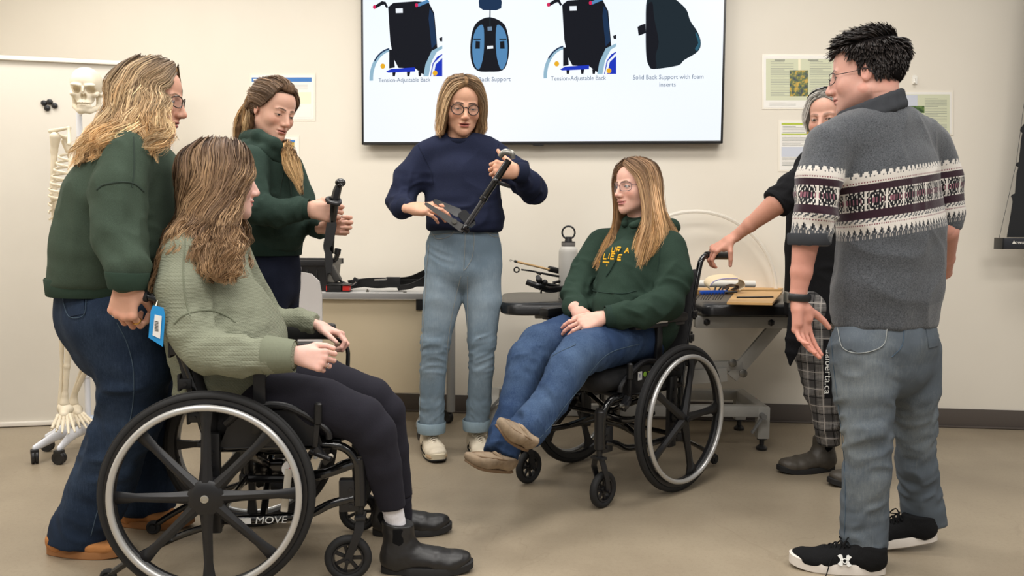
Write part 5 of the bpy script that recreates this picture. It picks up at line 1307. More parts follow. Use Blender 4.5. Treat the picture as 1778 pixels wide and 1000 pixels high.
b = MB(); b.box((.215, .2330, .50), (.026, .0008, .034)); b.obj('white_sticker', LBL, WC2, world=False)
wprint(WC2, 'B', .022, NAVYP, (.215, .2336, .50), (-1, 0, 0), (0, 1, 0))
b = MB(); b.ball((.182, .2330, .503), .011, 10, 6, (1, .1, 1)); b.obj('green_mark', GRNP, WC2, world=False)
# ------------------------------------------------------------------ people
def scalp(side, rows):
    """mirror guide points to one side (+1 left, -1 right)"""
    return [[(x, y*side, z) for x, y, z in g] for g in rows]
FOREST = cloth('forest_green_fleece', rgb(57, 69, 58), var=.1, sheen=.12); FORESTR = ribmat('forest_green_rib', rgb(46, 62, 52))
HOODG = cloth('dark_green_hoodie', rgb(42, 57, 50), var=.1, sheen=.1); HOODR = ribmat('dark_green_rib', rgb(38, 54, 47)); HOODB = cloth('bottle_green_hoodie', rgb(38, 54, 45), var=.1, sheen=.1)
SAGE = cloth('sage_waffle_knit', rgb(127, 130, 112), var=.06, weave='waffle', sheen=.1); SAGER = ribmat('sage_rib', rgb(118, 122, 104))
NAVY = cloth('navy_fleece', rgb(30, 35, 55), var=.1, sheen=.1); NAVYR = ribmat('navy_rib', rgb(28, 33, 51))
DEN1 = denim('dark_indigo_denim', rgb(32, 44, 62), rgb(68, 84, 106)); DEN2 = denim('light_wash_denim', rgb(116, 134, 148), rgb(168, 182, 192))
DEN3 = denim('mid_blue_denim', rgb(42, 60, 90), rgb(92, 114, 142)); DEN4 = denim('grey_blue_denim', rgb(86, 94, 102), rgb(138, 144, 144))
STITCH = mat('light_stitching', rgb(150, 154, 152), .9); STITD = mat('dark_stitching', rgb(66, 84, 100), .9); GREENS = mat('green_seam', rgb(40, 54, 45), .9)
LEG1 = cloth('charcoal_leggings', rgb(34, 33, 40), var=.06, fine=.12, sheen=.3); NVP = cloth('navy_trousers', rgb(24, 28, 42), var=.1, sheen=.1)
BLKC = cloth('black_knit', rgb(18, 18, 20), var=.1, sheen=.1)
LEATH = mat('black_leather', rgb(30, 29, 29), .42, bump=.4, bscale=70, bdist=.0015); LEATHG = mat('grey_brown_leather', rgb(72, 66, 58), .5, var=.15, vscale=18, bump=.4, bscale=70)
SUEDE = mat('tan_suede', rgb(176, 118, 66), .95, var=.12, vscale=16, bump=.3, bscale=300); SUEDES = mat('tan_sole', rgb(150, 102, 60), .9, bump=.2)
MOCM = mat('worn_beige_suede', rgb(146, 127, 104), .9, var=.22, vscale=22, bump=.4, bscale=200); MOCS = mat('brown_sole', rgb(120, 96, 72), .9)
CREAM = mat('cream_leather', rgb(214, 202, 180), .55, var=.06, bump=.15); CREAMS = mat('cream_midsole', rgb(206, 194, 168), .6); BEIGE = mat('beige_suede', rgb(176, 150, 118), .9, var=.1); LACE = mat('cream_laces', rgb(222, 212, 192), .85)
MESHB = cloth('black_mesh_upper', rgb(20, 20, 21), var=.1, sheen=.05); WSOLE = mat('white_foam_sole', rgb(214, 206, 196), .65, var=.05); SOCK = ribmat('white_sock', rgb(224, 222, 226), 170)
GOLD = mat('gold_ring', rgb(214, 170, 90), .25, 1); SILV = mat('silver_ring', rgb(200, 198, 196), .25, 1)

def legs_field(F, pts, side, k=.03):
    for L in pts:
        F.chain([a for a, r in L], [r for a, r in L], k, side=side)
def wearfn(centres, amp=1.0):
    def fn(V):
        o = np.zeros((len(V), 3))
        for c, r, a in centres: o[:, 0] = np.maximum(o[:, 0], a*np.clip(1-np.linalg.norm(V-np.array(tuple(c)), axis=1)/r, 0, 1))
        return o
    return fn
def ringband(parent, p, d, r, m, name='ring', side=None):
    b = MB(); b.torus(p, d, r, .0013, 24, 6); return b.obj(name, m, parent)

# ================= 1: standing woman at far left, green sweatshirt, hand on the wheelchair
Y = 2.62
p1 = root('person', PF(200, 960), 'standing woman at far left with wavy blond hair, green sweatshirt and wide dark jeans', 'person')
M = basis((.975, .12, -.16), (.12, 0, 1), P(259, 169, Y), 1.04)
nb = P(236, 252, Y)
hip = P(190, 520, Y+.04)
wr = P(220, 488, 2.308)
pieces = [head_piece(M, (216, 164, 140), nb, lid=.35, lips=(170, 92, 88), brow=(110, 84, 58), neck_r=.050, jaw=.95, scalp=(112, 90, 68)),
          hand_piece(wr, (-.12, .0, -1), (-.10, -1, .05), True, curl=((.85, 1.1, .8), (.9, 1.15, .8), (.9, 1.15, .8), (.95, 1.1, .8)), thumb=((.75, .45, -.6), (.7, .0, -.8), (.6, -.2, -.8)), spread=.10, skin=(214, 164, 140), sc=1.12),
          hand_piece(P(262, 500, 2.88), (.3, .1, -1), (.2, .9, .2), False, curl=(.5, .6, .7, .8), skin=(206, 150, 126), sc=.95),
          flesh_piece([([P(200, 270, 2.45), P(196, 400, 2.42), wr], [.05, .045, .03]), ([hip, P(235, 700, 2.58), P(140, 945, 2.63)], [.09, .06, .045]), ([hip, P(250, 700, 2.86), P(262, 890, 2.9)], [.09, .06, .045])], (206, 150, 126), torso=([(nb, (.05, .05)), (P(210, 320, Y), (.15, .10)), (hip, (.15, .10))], (0, 1, 0)))]
body(p1, pieces); eyes(M, p1, (1, .0, -.25)); 
tort = mat('tortoiseshell', rgb(70, 56, 48), .25, var=.6, vscale=160)
glasses(p1, M, .0235, .0175, tort, .0019, z=-.001, x=.103)
F = Field(.006); S = (0, 1, 0)
F.chain([P(242, 250, Y), P(226, 285, Y), P(208, 345, Y), P(194, 430, Y), P(188, 492, Y)], [(.12, W(36, Y)), (.185, W(66, Y)), (.20, W(82, Y)), (.20, W(92, Y)), (.185, W(90, Y))], .05, side=S)
F.seg(P(262, 300, Y-.02), P(262, 420, Y), (.15, W(38, Y)), (.17, W(36, Y)), .06, side=S)
F.chain([P(222, 268, 2.47), P(206, 330, 2.42), P(206, 410, 2.38), P(223, 466, 2.325), P(222, 486, 2.312)], [.070, .078, .076, .062, .048], .035)
F.chain([P(248, 268, 2.78), P(256, 330, 2.84), P(262, 420, 2.88), P(262, 492, 2.88)], [.068, .072, .066, .045], .04)
F.plane(P(182, 499, Y), (0, 0, -1), .02)
sw1 = garment('sweatshirt', F, FOREST, p1, [fold(P(206, 330, 2.42), P(222, 480, 2.34), .006, .075, .13, .8, 3), fold(P(190, 420, Y), P(182, 500, Y), .005, .07, .3, .5, 5)], (.007, (9, 9, 2.2)), 2)
F = Field(.005); F.chain([P(225, 236, Y-.10), P(256, 252, Y-.085), P(290, 292, Y-.02), P(302, 296, Y+.03)], [.010, .013, .014, .012], .02); F.chain([P(225, 236, Y-.10), P(214, 234, Y), P(232, 238, Y+.10), P(275, 262, Y+.09), P(302, 296, Y+.03)], [.012, .014, .014, .016, .014], .02)
garment('collar', F, FORESTR, p1, (), (.001, (20, 20, 20)), 1)
cuffband(p1, P(221, 487, 2.312), Vector((-.05, 0, -1)), .057, .047, .048, FORESTR)
F = Field(.006); F.chain([P(110, 497, Y), P(200, 502, Y), P(272, 498, Y)], [.012, .012, .012], .01)
cuffband(p1, P(187, 496, Y), (0, 0, 1), .172, .176, .055, FORESTR, side=(0, 1, 0), name='waistband', flat=1.0, th=.006)
surfline(p1, sw1, [(232, 238), (233, 290), (229, 325)], GREENS, .0018, name='sleeve_seam'); surfline(p1, sw1, [(168, 330), (178, 322), (195, 318), (215, 316), (235, 320), (250, 333)], GREENS, .0026, name='sleeve_seam')
F = Field(.0065)
F.chain([P(188, 500, Y+.03), P(192, 545, Y+.03), P(205, 590, Y+.03)], [(.165, W(84, Y)), (.17, W(88, Y)), (.15, W(78, Y))], .04, side=S)
F.chain([P(200, 560, 2.56), P(236, 640, 2.56), P(226, 720, 2.59), P(178, 840, 2.62), P(143, 930, 2.63), P(140, 945, 2.63)], [W(75, 2.6), W(62, 2.6), W(55, 2.6), W(54, 2.6), W(55, 2.6), W(56, 2.6)], .04)
F.chain([P(205, 570, 2.75), P(240, 650, 2.80), P(246, 740, 2.85), P(256, 840, 2.89), P(258, 892, 2.90)], [.13, .115, .10, .098, .098], .04)
F.cutdisk(P(141, 938, 2.63), P(141, 960, 2.60)-P(146, 900, 2.6), .2, .16, .004); F.cutdisk(P(258, 884, 2.9), (0, 0, -1), .18, .15, .004)
j1 = garment('jeans', F, DEN1, p1, [fold(P(236, 640, 2.56), P(190, 800, 2.62), .011, .085, .17, .5, 6), fold(P(170, 860, 2.62), P(140, 935, 2.63), .008, .06, .16, .5, 2), fold(P(240, 650, 2.8), P(258, 880, 2.9), .009, .08, .17, .5, 8)], (.005, (10, 10, 4)), 7, paintfn=wearfn([(P(170, 800, 2.5), .30, .35), (P(230, 580, 2.45), .3, .25)]))
surfpatch(p1, j1, [(110, 507), (146, 503), (148, 545), (122, 550)], DEN1, .0028, 8, 8, 'back_pocket'); surfline(p1, j1, [(110, 507), (146, 503), (148, 545), (124, 551), (113, 530), (110, 507)], STITD, .0012, .0038, 'pocket_stitching')
surfline(p1, j1, [(203, 560), (222, 600), (232, 650), (228, 720), (205, 800), (172, 880), (158, 930)], STITD, .0014, name='side_seam')
for hp_, L in ((P(84, 975, 2.60), 1), (P(206, 918, 2.86), 2)):
    hp_ = Vector((hp_.x, hp_.y, 0)); shoe(p1, hp_, (1, -.06, 0), .275, .050, 'slipper', SUEDE, SUEDES, sole_h=.028)
b = MB(); rp, rd = ringpos(wr, (-.12, .0, -1), (-.10, -1, .05), True, (.85,), 0, 1.12, .10); b.torus(rp, rd, .0108, .0022, 24, 8); b.obj('gold_ring', GOLD, p1, label='wide gold ring on the hand gripping the handle')
rp, rd = ringpos(wr, (-.12, .0, -1), (-.10, -1, .05), True, (.95,), 3, 1.12, .10); b = MB(); b.torus(rp, rd, .0098, .0016, 24, 8); b.ball(rp+Vector((0, -.012, 0)), .003); b.obj('pearl_ring', SILV, p1)
# hair: swept back, wavy, to the shoulder blades
lw = lambda px, py, dy=0: tuple(inv(M, P(px, py, Y+dy)))
near = [[(.074, -.010, .100), (.070, -.060, .060), (.052, -.086, .020), lw(282, 190, -.10), lw(276, 228, -.13), lw(250, 258, -.19)],
        [(.066, -.012, .108), (.050, -.068, .070), (.030, -.094, .010), lw(272, 200, -.12), lw(288, 240, -.12), lw(262, 275, -.16)],
        [(.04, -.012, .118), (.02, -.070, .080), (-.005, -.098, .010), lw(240, 205, -.13), lw(205, 245, -.20), lw(186, 272, -.22)],
        [(.0, -.010, .120), (-.03, -.066, .080), (-.05, -.095, .010), lw(206, 205, -.12), lw(168, 250, -.19), lw(140, 280, -.21)],
        [(-.04, -.008, .118), (-.085, -.045, .070), (-.105, -.060, .0), lw(186, 205, -.10), lw(142, 248, -.16), lw(118, 292, -.17)],
        [(-.07, 0, .108), (-.118, .0, .060), (-.128, 0, .0), lw(176, 205, -.03), lw(134, 245, -.08), lw(118, 286, -.10)]]
far = [[(x, -y, z) if i < 3 else lw(*q) for i, ((x, y, z), q) in enumerate(zip(g, [(0, 0, 0)]*3+e))] for g, e in zip(near, [[(285, 200, .11), (292, 235, .12), (300, 268, .10)], [(275, 200, .11), (278, 235, .14), (295, 262, .12)], [(250, 200, .11), (240, 235, .15), (250, 260, .17)], [(215, 200, .10), (190, 235, .13), (180, 258, .15)], [(195, 210, .06), (160, 240, .08), (140, 270, .09)]])]
T1 = ((100, 82, 66), (160, 130, 98), (212, 170, 118), (236, 208, 164))
hair(p1, M, [(near, .60), (far, .34), ([near[0][:], near[1][:]], .06)], T1, locks=86, per=34, width=.0135, wave=.019, freq=3.3, rad=.00072, seed=4, tipfrac=.5, thick=.012, wstart=.5, basecol=(124, 98, 70), stray=.03, tipthin=.10)

# ================= 2: woman in sage sweater seated in the front-left wheelchair
p2 = root('person', PF(700, 985), 'seated woman with long brown wavy hair, sage sweater and black leggings in the left wheelchair', 'person')
Yc = 2.56
M = basis((.80, .60, -.02), (0, 0, 1), P(383, 311, Yc), 1.06)
nb = P(368, 402, Yc)
F2 = (228, 184, 170)
wr1 = P(516, 616, 2.30); wr2 = P(556, 566, 2.80)
pieces = [head_piece(M, F2, nb, lid=.6, brow=(96, 70, 54), smile=1.5, jaw=.96, scalp=(80, 60, 48)),
          hand_piece(wr1, (.93, -.05, -.16), (-.05, -.95, .28), True, curl=((.95, 1.15, .6), (1.1, 1.2, .6), (1.2, 1.2, .6), (1.3, 1.2, .6)), thumb=((.75, .6, -.30), (.97, .15, -.25), (.99, -.1, -.2)), skin=F2, sc=.88, elbow=P(440, 616, 2.32)),
          hand_piece(wr2, (1.0, -.20, -.35), (.0, .25, 1), False, curl=((.5, 1.2, .8), (.6, 1.3, .8), (.7, 1.3, .8), (.8, 1.3, .8)), thumb=((.75, .6, -.2), (.95, .3, -.3), (1, .1, -.3)), skin=F2, sc=.92),
          flesh_piece([([P(330, 450, 2.42), P(340, 600, 2.36), P(450, 617, 2.32)], [.05, .045, .032]), ([P(400, 660, 2.48), P(640, 712, 2.45), P(686, 885, 2.46)], [.07, .05, .030]), ([P(405, 650, 2.66), P(662, 700, 2.70), P(698, 860, 2.74)], [.07, .05, .030])], F2, torso=([(nb, (.05, .05)), (P(350, 470, Yc), (.15, .10)), (P(385, 650, Yc), (.15, .10))], (0, 1, 0)))]
body(p2, pieces); eyes(M, p2)
F = Field(.0058)
F.chain([P(366, 405, Yc), P(352, 440, Yc), P(358, 510, Yc), P(392, 590, Yc), P(402, 660, Yc)], [(.09, W(34, Yc)), (.185, W(62, Yc)), (.19, W(84, Yc)), (.19, W(96, Yc)), (.19, W(96, Yc))], .05, side=(-.1, 1, 0))
F.seg(P(405, 560, Yc), P(470, 640, Yc), (.17, .09), (.16, .055), .08, side=(-.1, 1, 0))
F.chain([P(332, 446, 2.43), P(319, 505, 2.38), P(332, 575, 2.34), P(360, 612, 2.31), P(410, 618, 2.30), P(462, 618, 2.30), P(505, 617, 2.30)], [.070, .079, .068, .062, .060, .050, .040], .035, ks=.02)
F.chain([P(400, 440, 2.70), P(440, 520, 2.80), P(470, 560, 2.84), P(520, 560, 2.83), P(548, 562, 2.81)], [.068, .066, .060, .046, .038], .04)
F.plane(P(400, 700, Yc), (0, 0, -1), .02); F.cutdisk(P(512, 617, 2.30), (1, 0, -.03), .08, .10, .003); F.cutdisk(P(549, 563, 2.81), (1, -.1, -.1), .06, .06, .003)
sw2 = garment('sweater', F, SAGE, p2, [fold(P(330, 560, 2.34), P(455, 618, 2.30), .008, .055, .11, .6, 3), fold(P(470, 560, 2.84), P(545, 560, 2.81), .006, .035, .09, .6, 2), fold(P(380, 560, Yc), P(400, 660, Yc), .010, .09, .3, .9, 9)], (.008, (8, 8, 3)), 5)
cuffband(p2, P(486, 617, 2.30), (1, 0, -.03), .053, .043, .084, SAGER, th=.004)
surfline(p2, sw2, [(322, 415), (318, 470), (322, 520), (330, 548)], SAGER, .0022, name='shoulder_seam'); surfline(p2, sw2, [(302, 562), (318, 548), (345, 540), (372, 540), (400, 552), (408, 560)], SAGER, .0030, name='sleeve_seam')
F = Field(.005)
F.chain([P(395, 668, 2.50), P(470, 690, 2.46), P(560, 705, 2.44), P(628, 728, 2.43), P(650, 752, 2.43), P(664, 810, 2.445), P(684, 890, 2.46)], [.092, .090, .084, .071, .066, .058, .040], .02)
F.chain([P(400, 660, 2.66), P(560, 665, 2.68), P(645, 690, 2.70), P(672, 715, 2.705), P(682, 780, 2.72), P(697, 860, 2.735)], [.09, .085, .068, .060, .054, .038], .02)
F.seg(P(380, 670, 2.50), P(380, 665, 2.66), .11, .11, .04)
F.cutdisk(P(683, 882, 2.46), (.1, 0, -1), .08, .1, .003); F.cutdisk(P(697, 862, 2.735), (.1, 0, -1), .08, .1, .003)
garment('leggings', F, LEG1, p2, [fold(P(600, 720, 2.43), P(660, 790, 2.44), .002, .05, .1, .5, 3)], (.0015, (10, 10, 6)), 3)
sk_ = P(690, 900, 2.46)
for (px0, py0, px1, py1, yy) in ((680, 876, 692, 926, 2.468), (697, 862, 703, 900, 2.735)):
    F = Field(.004); F.chain([P(px0, py0, yy), P(px1, py1, yy)], [.036, .026], .01); F.cutdisk(P(px0, py0, yy), P(px0, py0, yy)-P(px1, py1, yy), .06, .05, .003); garment('sock', F, SOCK if yy < 2.6 else LEG1, p2, [fold(P(px0, py0, yy), P(px1, py1, yy), .002, .02, .06, .3, 2)], None, 0, 1)
elas = ribmat('elastic_gore', rgb(16, 16, 17), 220)
def boot_extra(M, o, L, wd):
    F = Field(.003); F.seg((.060, 0, .058), (.053, 0, .165), (wd*.86+.0016, .040), (wd*.90+.0016, .040), 0, side=(0, 1, 0))
    for p_, n_ in (((.079, 0, .11), (1, 0, .12)), ((.036, 0, .11), (-1, 0, .12)), ((0, 0, .160), (.1, 0, 1)), ((0, 0, .068), (0, 0, -1))): F.plane(p_, n_, .002)
    V, Q = F.mesh(); mkobj('elastic_gore', xf(M, V), Q, elas, o)
    b = MB(); b.tube([(.008, 0, .150), (-.004, 0, .176), (.004, 0, .188), (.012, 0, .165)], .006, 8, smooth=3, flat=.4); loc_obj(M, b, 'pull_tab', elas, o)
hb = PF(676, 992); hb.z = 0; shoe(p2, Vector((hb.x-.026, 2.47, 0)), (.995, .05, 0), .285, .050, 'boot', LEATH, RUB, sole_h=.026, extra=boot_extra)
shoe(p2, Vector((P(645, 930, 2.76).x, 2.78, 0)), (.99, .12, 0), .275, .048, 'boot', LEATH, RUB, sole_h=.026, extra=boot_extra)
rp, rd = ringpos(P(516, 616, 2.30), (.93, -.05, -.16), (-.05, -.95, .28), True, (1.2,), 2, .88, .06); b = MB(); b.torus(rp, rd, .0088, .0016, 24, 6); b.obj('silver_ring', SILV, p2, label='silver ring on the near hand')
lw = lambda px, py, dy=0: tuple(inv(M, P(px, py, Yc+dy)))
R_ = [[(.070, -.012, .104), (.078, -.050, .070), (.066, -.080, .010), lw(410, 372, -.09), lw(416, 430, -.13), lw(412, 478, -.17), lw(408, 488, -.18)],
      [(.045, -.010, .118), (.040, -.066, .085), (.030, -.094, .010), lw(392, 376, -.12), lw(398, 440, -.19), lw(394, 480, -.22), lw(392, 488, -.22)],
      [(.01, -.008, .121), (-.01, -.072, .085), (-.020, -.100, .010), lw(358, 380, -.13), lw(352, 425, -.19), lw(366, 468, -.23), lw(385, 496, -.22)],
      [(-.03, -.006, .120), (-.07, -.060, .080), (-.075, -.088, .0), lw(322, 376, -.12), lw(300, 420, -.18), lw(285, 462, -.19), lw(268, 500, -.18)],
      [(-.06, .0, .114), (-.110, -.025, .070), (-.122, -.035, .0), lw(308, 376, -.04), lw(284, 420, -.07), lw(272, 465, -.10), lw(262, 510, -.11)],
      [(-.06, .01, .113), (-.112, .030, .065), (-.120, .045, .0), lw(312, 376, .06), lw(286, 420, .06), lw(275, 465, .06), lw(268, 500, .06)],
      [(-.02, .010, .120), (-.06, .075, .075), (-.065, .095, .0), lw(345, 380, .12), lw(330, 420, .14), lw(322, 450, .16), lw(318, 470, .16)]]
L_ = [[(.074, .010, .104), (.080, .050, .070), (.060, .085, .0), lw(420, 378, .10), lw(424, 430, .12), lw(428, 480, .10), lw(430, 500, .08)],
      [(.02, .010, .121), (.01, .072, .085), (.0, .100, .0), lw(400, 378, .14), lw(410, 430, .15), lw(415, 470, .14), lw(415, 480, .14)]]
T2_ = ((76, 58, 47), (104, 80, 62), (142, 112, 82), (200, 164, 124))
hair(p2, M, [(R_, .84), (L_, .16)], T2_, locks=120, per=28, width=.0100, wave=.0110, freq=6.0, rad=.00072, seed=9, tipfrac=.6, thick=.012, wstart=.45, M_=28, basecol=(80, 62, 48), stray=.04)

# ================= 3: woman with ponytail, dark green hoodie
p3 = root('person', (P(472, 700, 3.3).x, 3.3, 0), 'standing woman with long ponytail and dark green hoodie holding a black strap bracket', 'person')
Y = 3.27
M = basis((.80, -.58, -.30), (.16, 0, 1), P(474, 192, Y), .98)
nb = P(455, 262, Y+.02)
F3 = (218, 172, 150)
wr1 = P(536, 363, 3.08); wr2 = P(566, 395, 3.16)
pieces = [head_piece(M, F3, nb, lid=.06, lips=(184, 112, 104), brow=(76, 56, 42), jaw=.96, scalp=(92, 72, 56), vox=.0023),
          hand_piece(wr1, (.98, -.05, -.12), (-.05, -.98, .1), True, curl=((.8, .9, .5), (.9, .95, .5), (.9, 1.0, .5), (.9, 1.0, .5)), thumb=((.65, .6, -.4), (.9, .25, -.4), (.95, -.1, -.4)), skin=F3, sc=.98, elbow=P(470, 368, 3.1)),
          hand_piece(wr2, (.55, .0, .05), (.15, .9, -.1), False, curl=((.9, 1.1, .5), (1.0, 1.1, .6), (1, 1.1, .6), (1, 1.1, .6)), thumb=((.6, .7, -.4), (.7, .5, -.4), (.8, .3, -.4)), skin=F3, sc=.92),
          flesh_piece([([P(440, 285, 3.12), P(442, 360, 3.1), wr1], [.05, .045, .03]), ([P(470, 420, Y), P(468, 640, Y), P(465, 760, Y)], [.09, .07, .05]), ([P(488, 420, 3.4), P(490, 640, 3.4), P(490, 760, 3.42)], [.09, .07, .05])], F3, torso=([(nb, (.05, .05)), (P(460, 320, Y), (.13, .10)), (P(472, 440, Y), (.13, .10))], (.3, 1, 0)))]
body(p3, pieces); eyes(M, p3, (1, -.05, -.30))
F = Field(.0055); S = (.45, .9, 0)
F.chain([P(458, 268, Y), P(455, 292, Y), P(462, 350, Y), P(470, 400, Y), P(472, 424, Y)], [(.11, .09), (.155, .115), (.160, .125), (.15, .12), (.138, .105)], .04, side=S)
F.seg(P(490, 300, Y-.05), P(496, 400, Y-.05), .07, .075, .06)
F.chain([P(437, 283, 3.13), P(436, 330, 3.08), P(444, 362, 3.05), P(480, 370, 3.06), P(520, 363, 3.08), P(532, 363, 3.08)], [.068, .066, .060, .056, .046, .036], .035)
F.chain([P(500, 290, 3.38), P(520, 340, 3.36), P(535, 385, 3.28), P(556, 393, 3.2), P(562, 395, 3.17)], [.062, .058, .052, .046, .034], .035)
F.cutdisk(P(534, 363, 3.08), (1, 0, 0), .06, .06, .003); F.cutdisk(P(560, 394, 3.18), (1, -.2, 0), .06, .06, .003)
F.plane(P(472, 438, Y), (0, 0, -1), .02)
hd3 = garment('hoodie', F, HOODG, p3, [fold(P(436, 330, 3.08), P(450, 368, 3.05), .007, .05, .12, .7, 3), fold(P(455, 366, 3.06), P(525, 363, 3.08), .005, .045, .1, .6, 4), fold(P(465, 370, Y), P(472, 430, Y), .006, .06, .25, .4, 8)], (.005, (10, 10, 3)), 3)
cuffband(p3, P(526, 363, 3.08), (1, 0, 0), .037, .036, .05, HOODR); cuffband(p3, P(553, 392, 3.21), (1, -.2, -.05), .038, .035, .045, HOODR)
cuffband(p3, P(472, 432, Y), (0, 0, 1), .128, .134, .05, HOODR, side=S, name='waistband', flat=.80)
F = Field(.005)   # bunched hood round the neck
F.chain([P(500, 272, Y-.10), P(478, 250, Y-.13), P(448, 236, Y-.10), P(424, 240, Y), P(420, 256, Y+.09), P(455, 262, Y+.14), P(498, 270, Y+.02)], [.016, .022, .026, .032, .032, .026, .016], .02)
F.chain([P(496, 285, Y-.10), P(460, 262, Y-.13), P(430, 256, Y-.10), P(412, 262, Y), P(420, 275, Y+.10)], [.014, .022, .026, .030, .026], .02)
garment('hood', F, HOODG, p3, (), (.004, (22, 22, 22)), 6)
surfline(p3, hd3, [(500, 290), (505, 330), (508, 370), (510, 410), (508, 432)], GREENS, .0026, name='zip'); surfline(p3, hd3, [(492, 300), (486, 340), (488, 372)], GREENS, .0016, name='seam')
F = Field(.006); S = (.45, .9, 0)
F.chain([P(474, 425, Y), P(474, 470, Y), P(475, 500, Y)], [(.118, .088), (.125, .095), (.115, .09)], .02, side=S)
F.chain([P(464, 490, 3.22), P(462, 640, 3.22), P(462, 770, 3.26)], [.082, .066, .058], .03); F.chain([P(487, 490, 3.36), P(488, 640, 3.38), P(490, 765, 3.42)], [.080, .064, .058], .03)
garment('trousers', F, NVP, p3, [fold(P(462, 470, 3.22), P(462, 700, 3.24), .005, .08, .12, .5, 6)], (.004, (10, 10, 4)), 4)
for x_, y_ in ((P(462, 780, 3.24).x, 3.26), (P(488, 780, 3.4).x, 3.42)): shoe(p3, Vector((x_-.06, y_+.03, 0)), (.85, -.5, 0), .25, .045, 'sneaker', MESHB, WSOLE, sole_h=.028)
# ponytail
Pm = (-.108, .0, .055)
lw = lambda px, py, dy=0: tuple(inv(M, P(px, py, Y+dy)))
cap_ = []
for y0, z0 in ((-.030, .106), (-.055, .085), (-.074, .055), (-.081, .025), (-.078, .0), (-.070, -.030)):
    f = .062 if z0 > .05 else (.040 if z0 > .02 else (.002 if z0 > -.01 else -.03))
    cap_.append([(f, y0, z0), (f-.035, y0*1.16, z0+.012), (-.04 if f > 0 else -.06, y0*1.18, z0*.9+.012), (-.085, y0*.75, z0*.75+.02), Pm])
cap2 = scalp(-1, cap_); mid = [[(.072, -.018, .098), (.040, -.018, .123), (-.03, -.018, .126), (-.085, -.008, .100), Pm], [(.074, .0, .099), (.040, .0, .124), (-.03, .0, .127), (-.085, .0, .101), Pm], [(.072, .018, .098), (.040, .018, .123), (-.03, .018, .126), (-.085, .008, .100), Pm]]
T3 = ((92, 72, 56), (116, 92, 70), (120, 94, 70), (146, 118, 90))
hair(p3, M, [(cap_[::-1]+mid+cap2, 1.0)], T3, locks=130, per=24, width=.008, wave=.0, rad=.0008, seed=12, thick=.003, M_=12, basecol=(90, 70, 54), baser=.006, tipthin=.8, stray=.005, name='hair')
tail = [[Pm, (-.150, .02, .03), lw(412, 205, .0), lw(406, 240, -.03), lw(403, 262, .0)], [Pm, (-.155, .0, .02), lw(418, 215, .02), lw(418, 245, .10), lw(412, 262, .10)], [Pm, (-.145, -.02, .02), lw(428, 205, -.05), lw(424, 230, -.06), lw(415, 245, -.06)]]
tail2 = [[Pm, lw(420, 215, .12), lw(470, 255, .16), lw(510, 266, -.12), lw(518, 300, -.16), lw(529, 340, -.15)], [Pm, lw(425, 225, .12), lw(478, 262, .14), lw(496, 262, -.15), lw(505, 292, -.18), lw(520, 325, -.17)], [Pm, lw(425, 225, .12), lw(480, 250, .16), lw(502, 256, -.06), lw(512, 284, -.12), lw(526, 320, -.13)]]
T3b = ((100, 76, 54), (158, 124, 84), (204, 166, 116), (214, 180, 132))
hair(p3, M, [(tail, 1)], T3b, locks=14, per=32, width=.011, wave=.006, freq=1.5, rad=.00072, seed=13, thick=.008, name='ponytail')
hair(p3, M, [(tail2, 1)], T3b, locks=30, per=32, width=.013, wave=.005, freq=1.6, rad=.00072, seed=14, thick=.006, name='ponytail')
b = MB(); b.torus(xfp(M, (-.112, 0, .056)), xfp(M, (-.150, .02, .03))-xfp(M, (-.108, 0, .055)), .022, .007, 20, 8); b.obj('hair_tie', HM, p3)

# ================= 4: woman in navy sweatshirt, centre
p4 = root('person', (P(795, 780, 3.82).x, 3.82, 0), 'standing woman in navy sweatshirt and light jeans in front of the television', 'person')
Y = 3.80
M = basis((.20, -.93, -.26), (.02, 0, 1), P(803, 183, Y-.03), 1.10)
nb = P(797, 245, Y+.01)
F4 = (216, 166, 138)
wr1 = P(716, 361, 3.57); wr2 = P(898, 297, 3.52)
pieces = [head_piece(M, F4, nb, lid=.0, lips=(176, 98, 92), brow=(62, 44, 34), mouth_open=.35, neck_r=.049, jaw=.93, scalp=(112, 90, 70), vox=.0023),
          hand_piece(wr1, (.86, -.42, -.02), (-.20, -.62, .75), True, curl=((.25, .5, .3), (.3, .55, .4), (.35, .6, .4), (.4, .6, .4)), thumb=((.75, .5, -.45), (.95, .1, -.3), (.97, -.05, -.2)), skin=F4, sc=1.05),
          hand_piece(wr2, (-.97, -.12, .10), (.05, -.9, .25), False, curl=((1.1, 1.0, .6), (1.2, 1.0, .6), (1.2, 1.0, .6), (1.2, 1.0, .6)), thumb=((.6, .75, -.3), (.8, .6, -.2), (.6, .8, -.1)), skin=F4, sc=1.05),
          flesh_piece([([P(732, 278, Y), P(702, 338, 3.76), P(698, 358, 3.68)], [.045, .04, .03]), ([P(864, 275, Y), P(925, 335, 3.70), wr2], [.05, .045, .03]), ([P(775, 430, Y), P(755, 600, Y), P(748, 735, Y+.02)], [.09, .055, .035]), ([P(838, 430, Y), P(836, 600, Y), P(827, 730, Y+.02)], [.09, .055, .035])], F4, torso=([(nb, (.05, .05)), (P(797, 300, Y), (.15, .09)), (P(806, 420, Y), (.14, .09))], (1, 0, 0)))]
body(p4, pieces); eyes(M, p4, (1, .1, -.30))
glasses(p4, M, .0235, .0215, METALDK, .0019, z=-.006, x=.1)
F = Field(.0055); S = (1, 0, 0)
F.seg(P(758, 262, Y), P(836, 262, Y), .060, .060, 0)
F.chain([P(797, 262, Y), P(800, 300, Y), P(803, 350, Y-.01), P(807, 385, Y-.02), P(808, 398, Y-.02)], [(.165, .085), (.178, .115), (.180, .120), (.184, .125), (.172, .115)], .05, side=S)
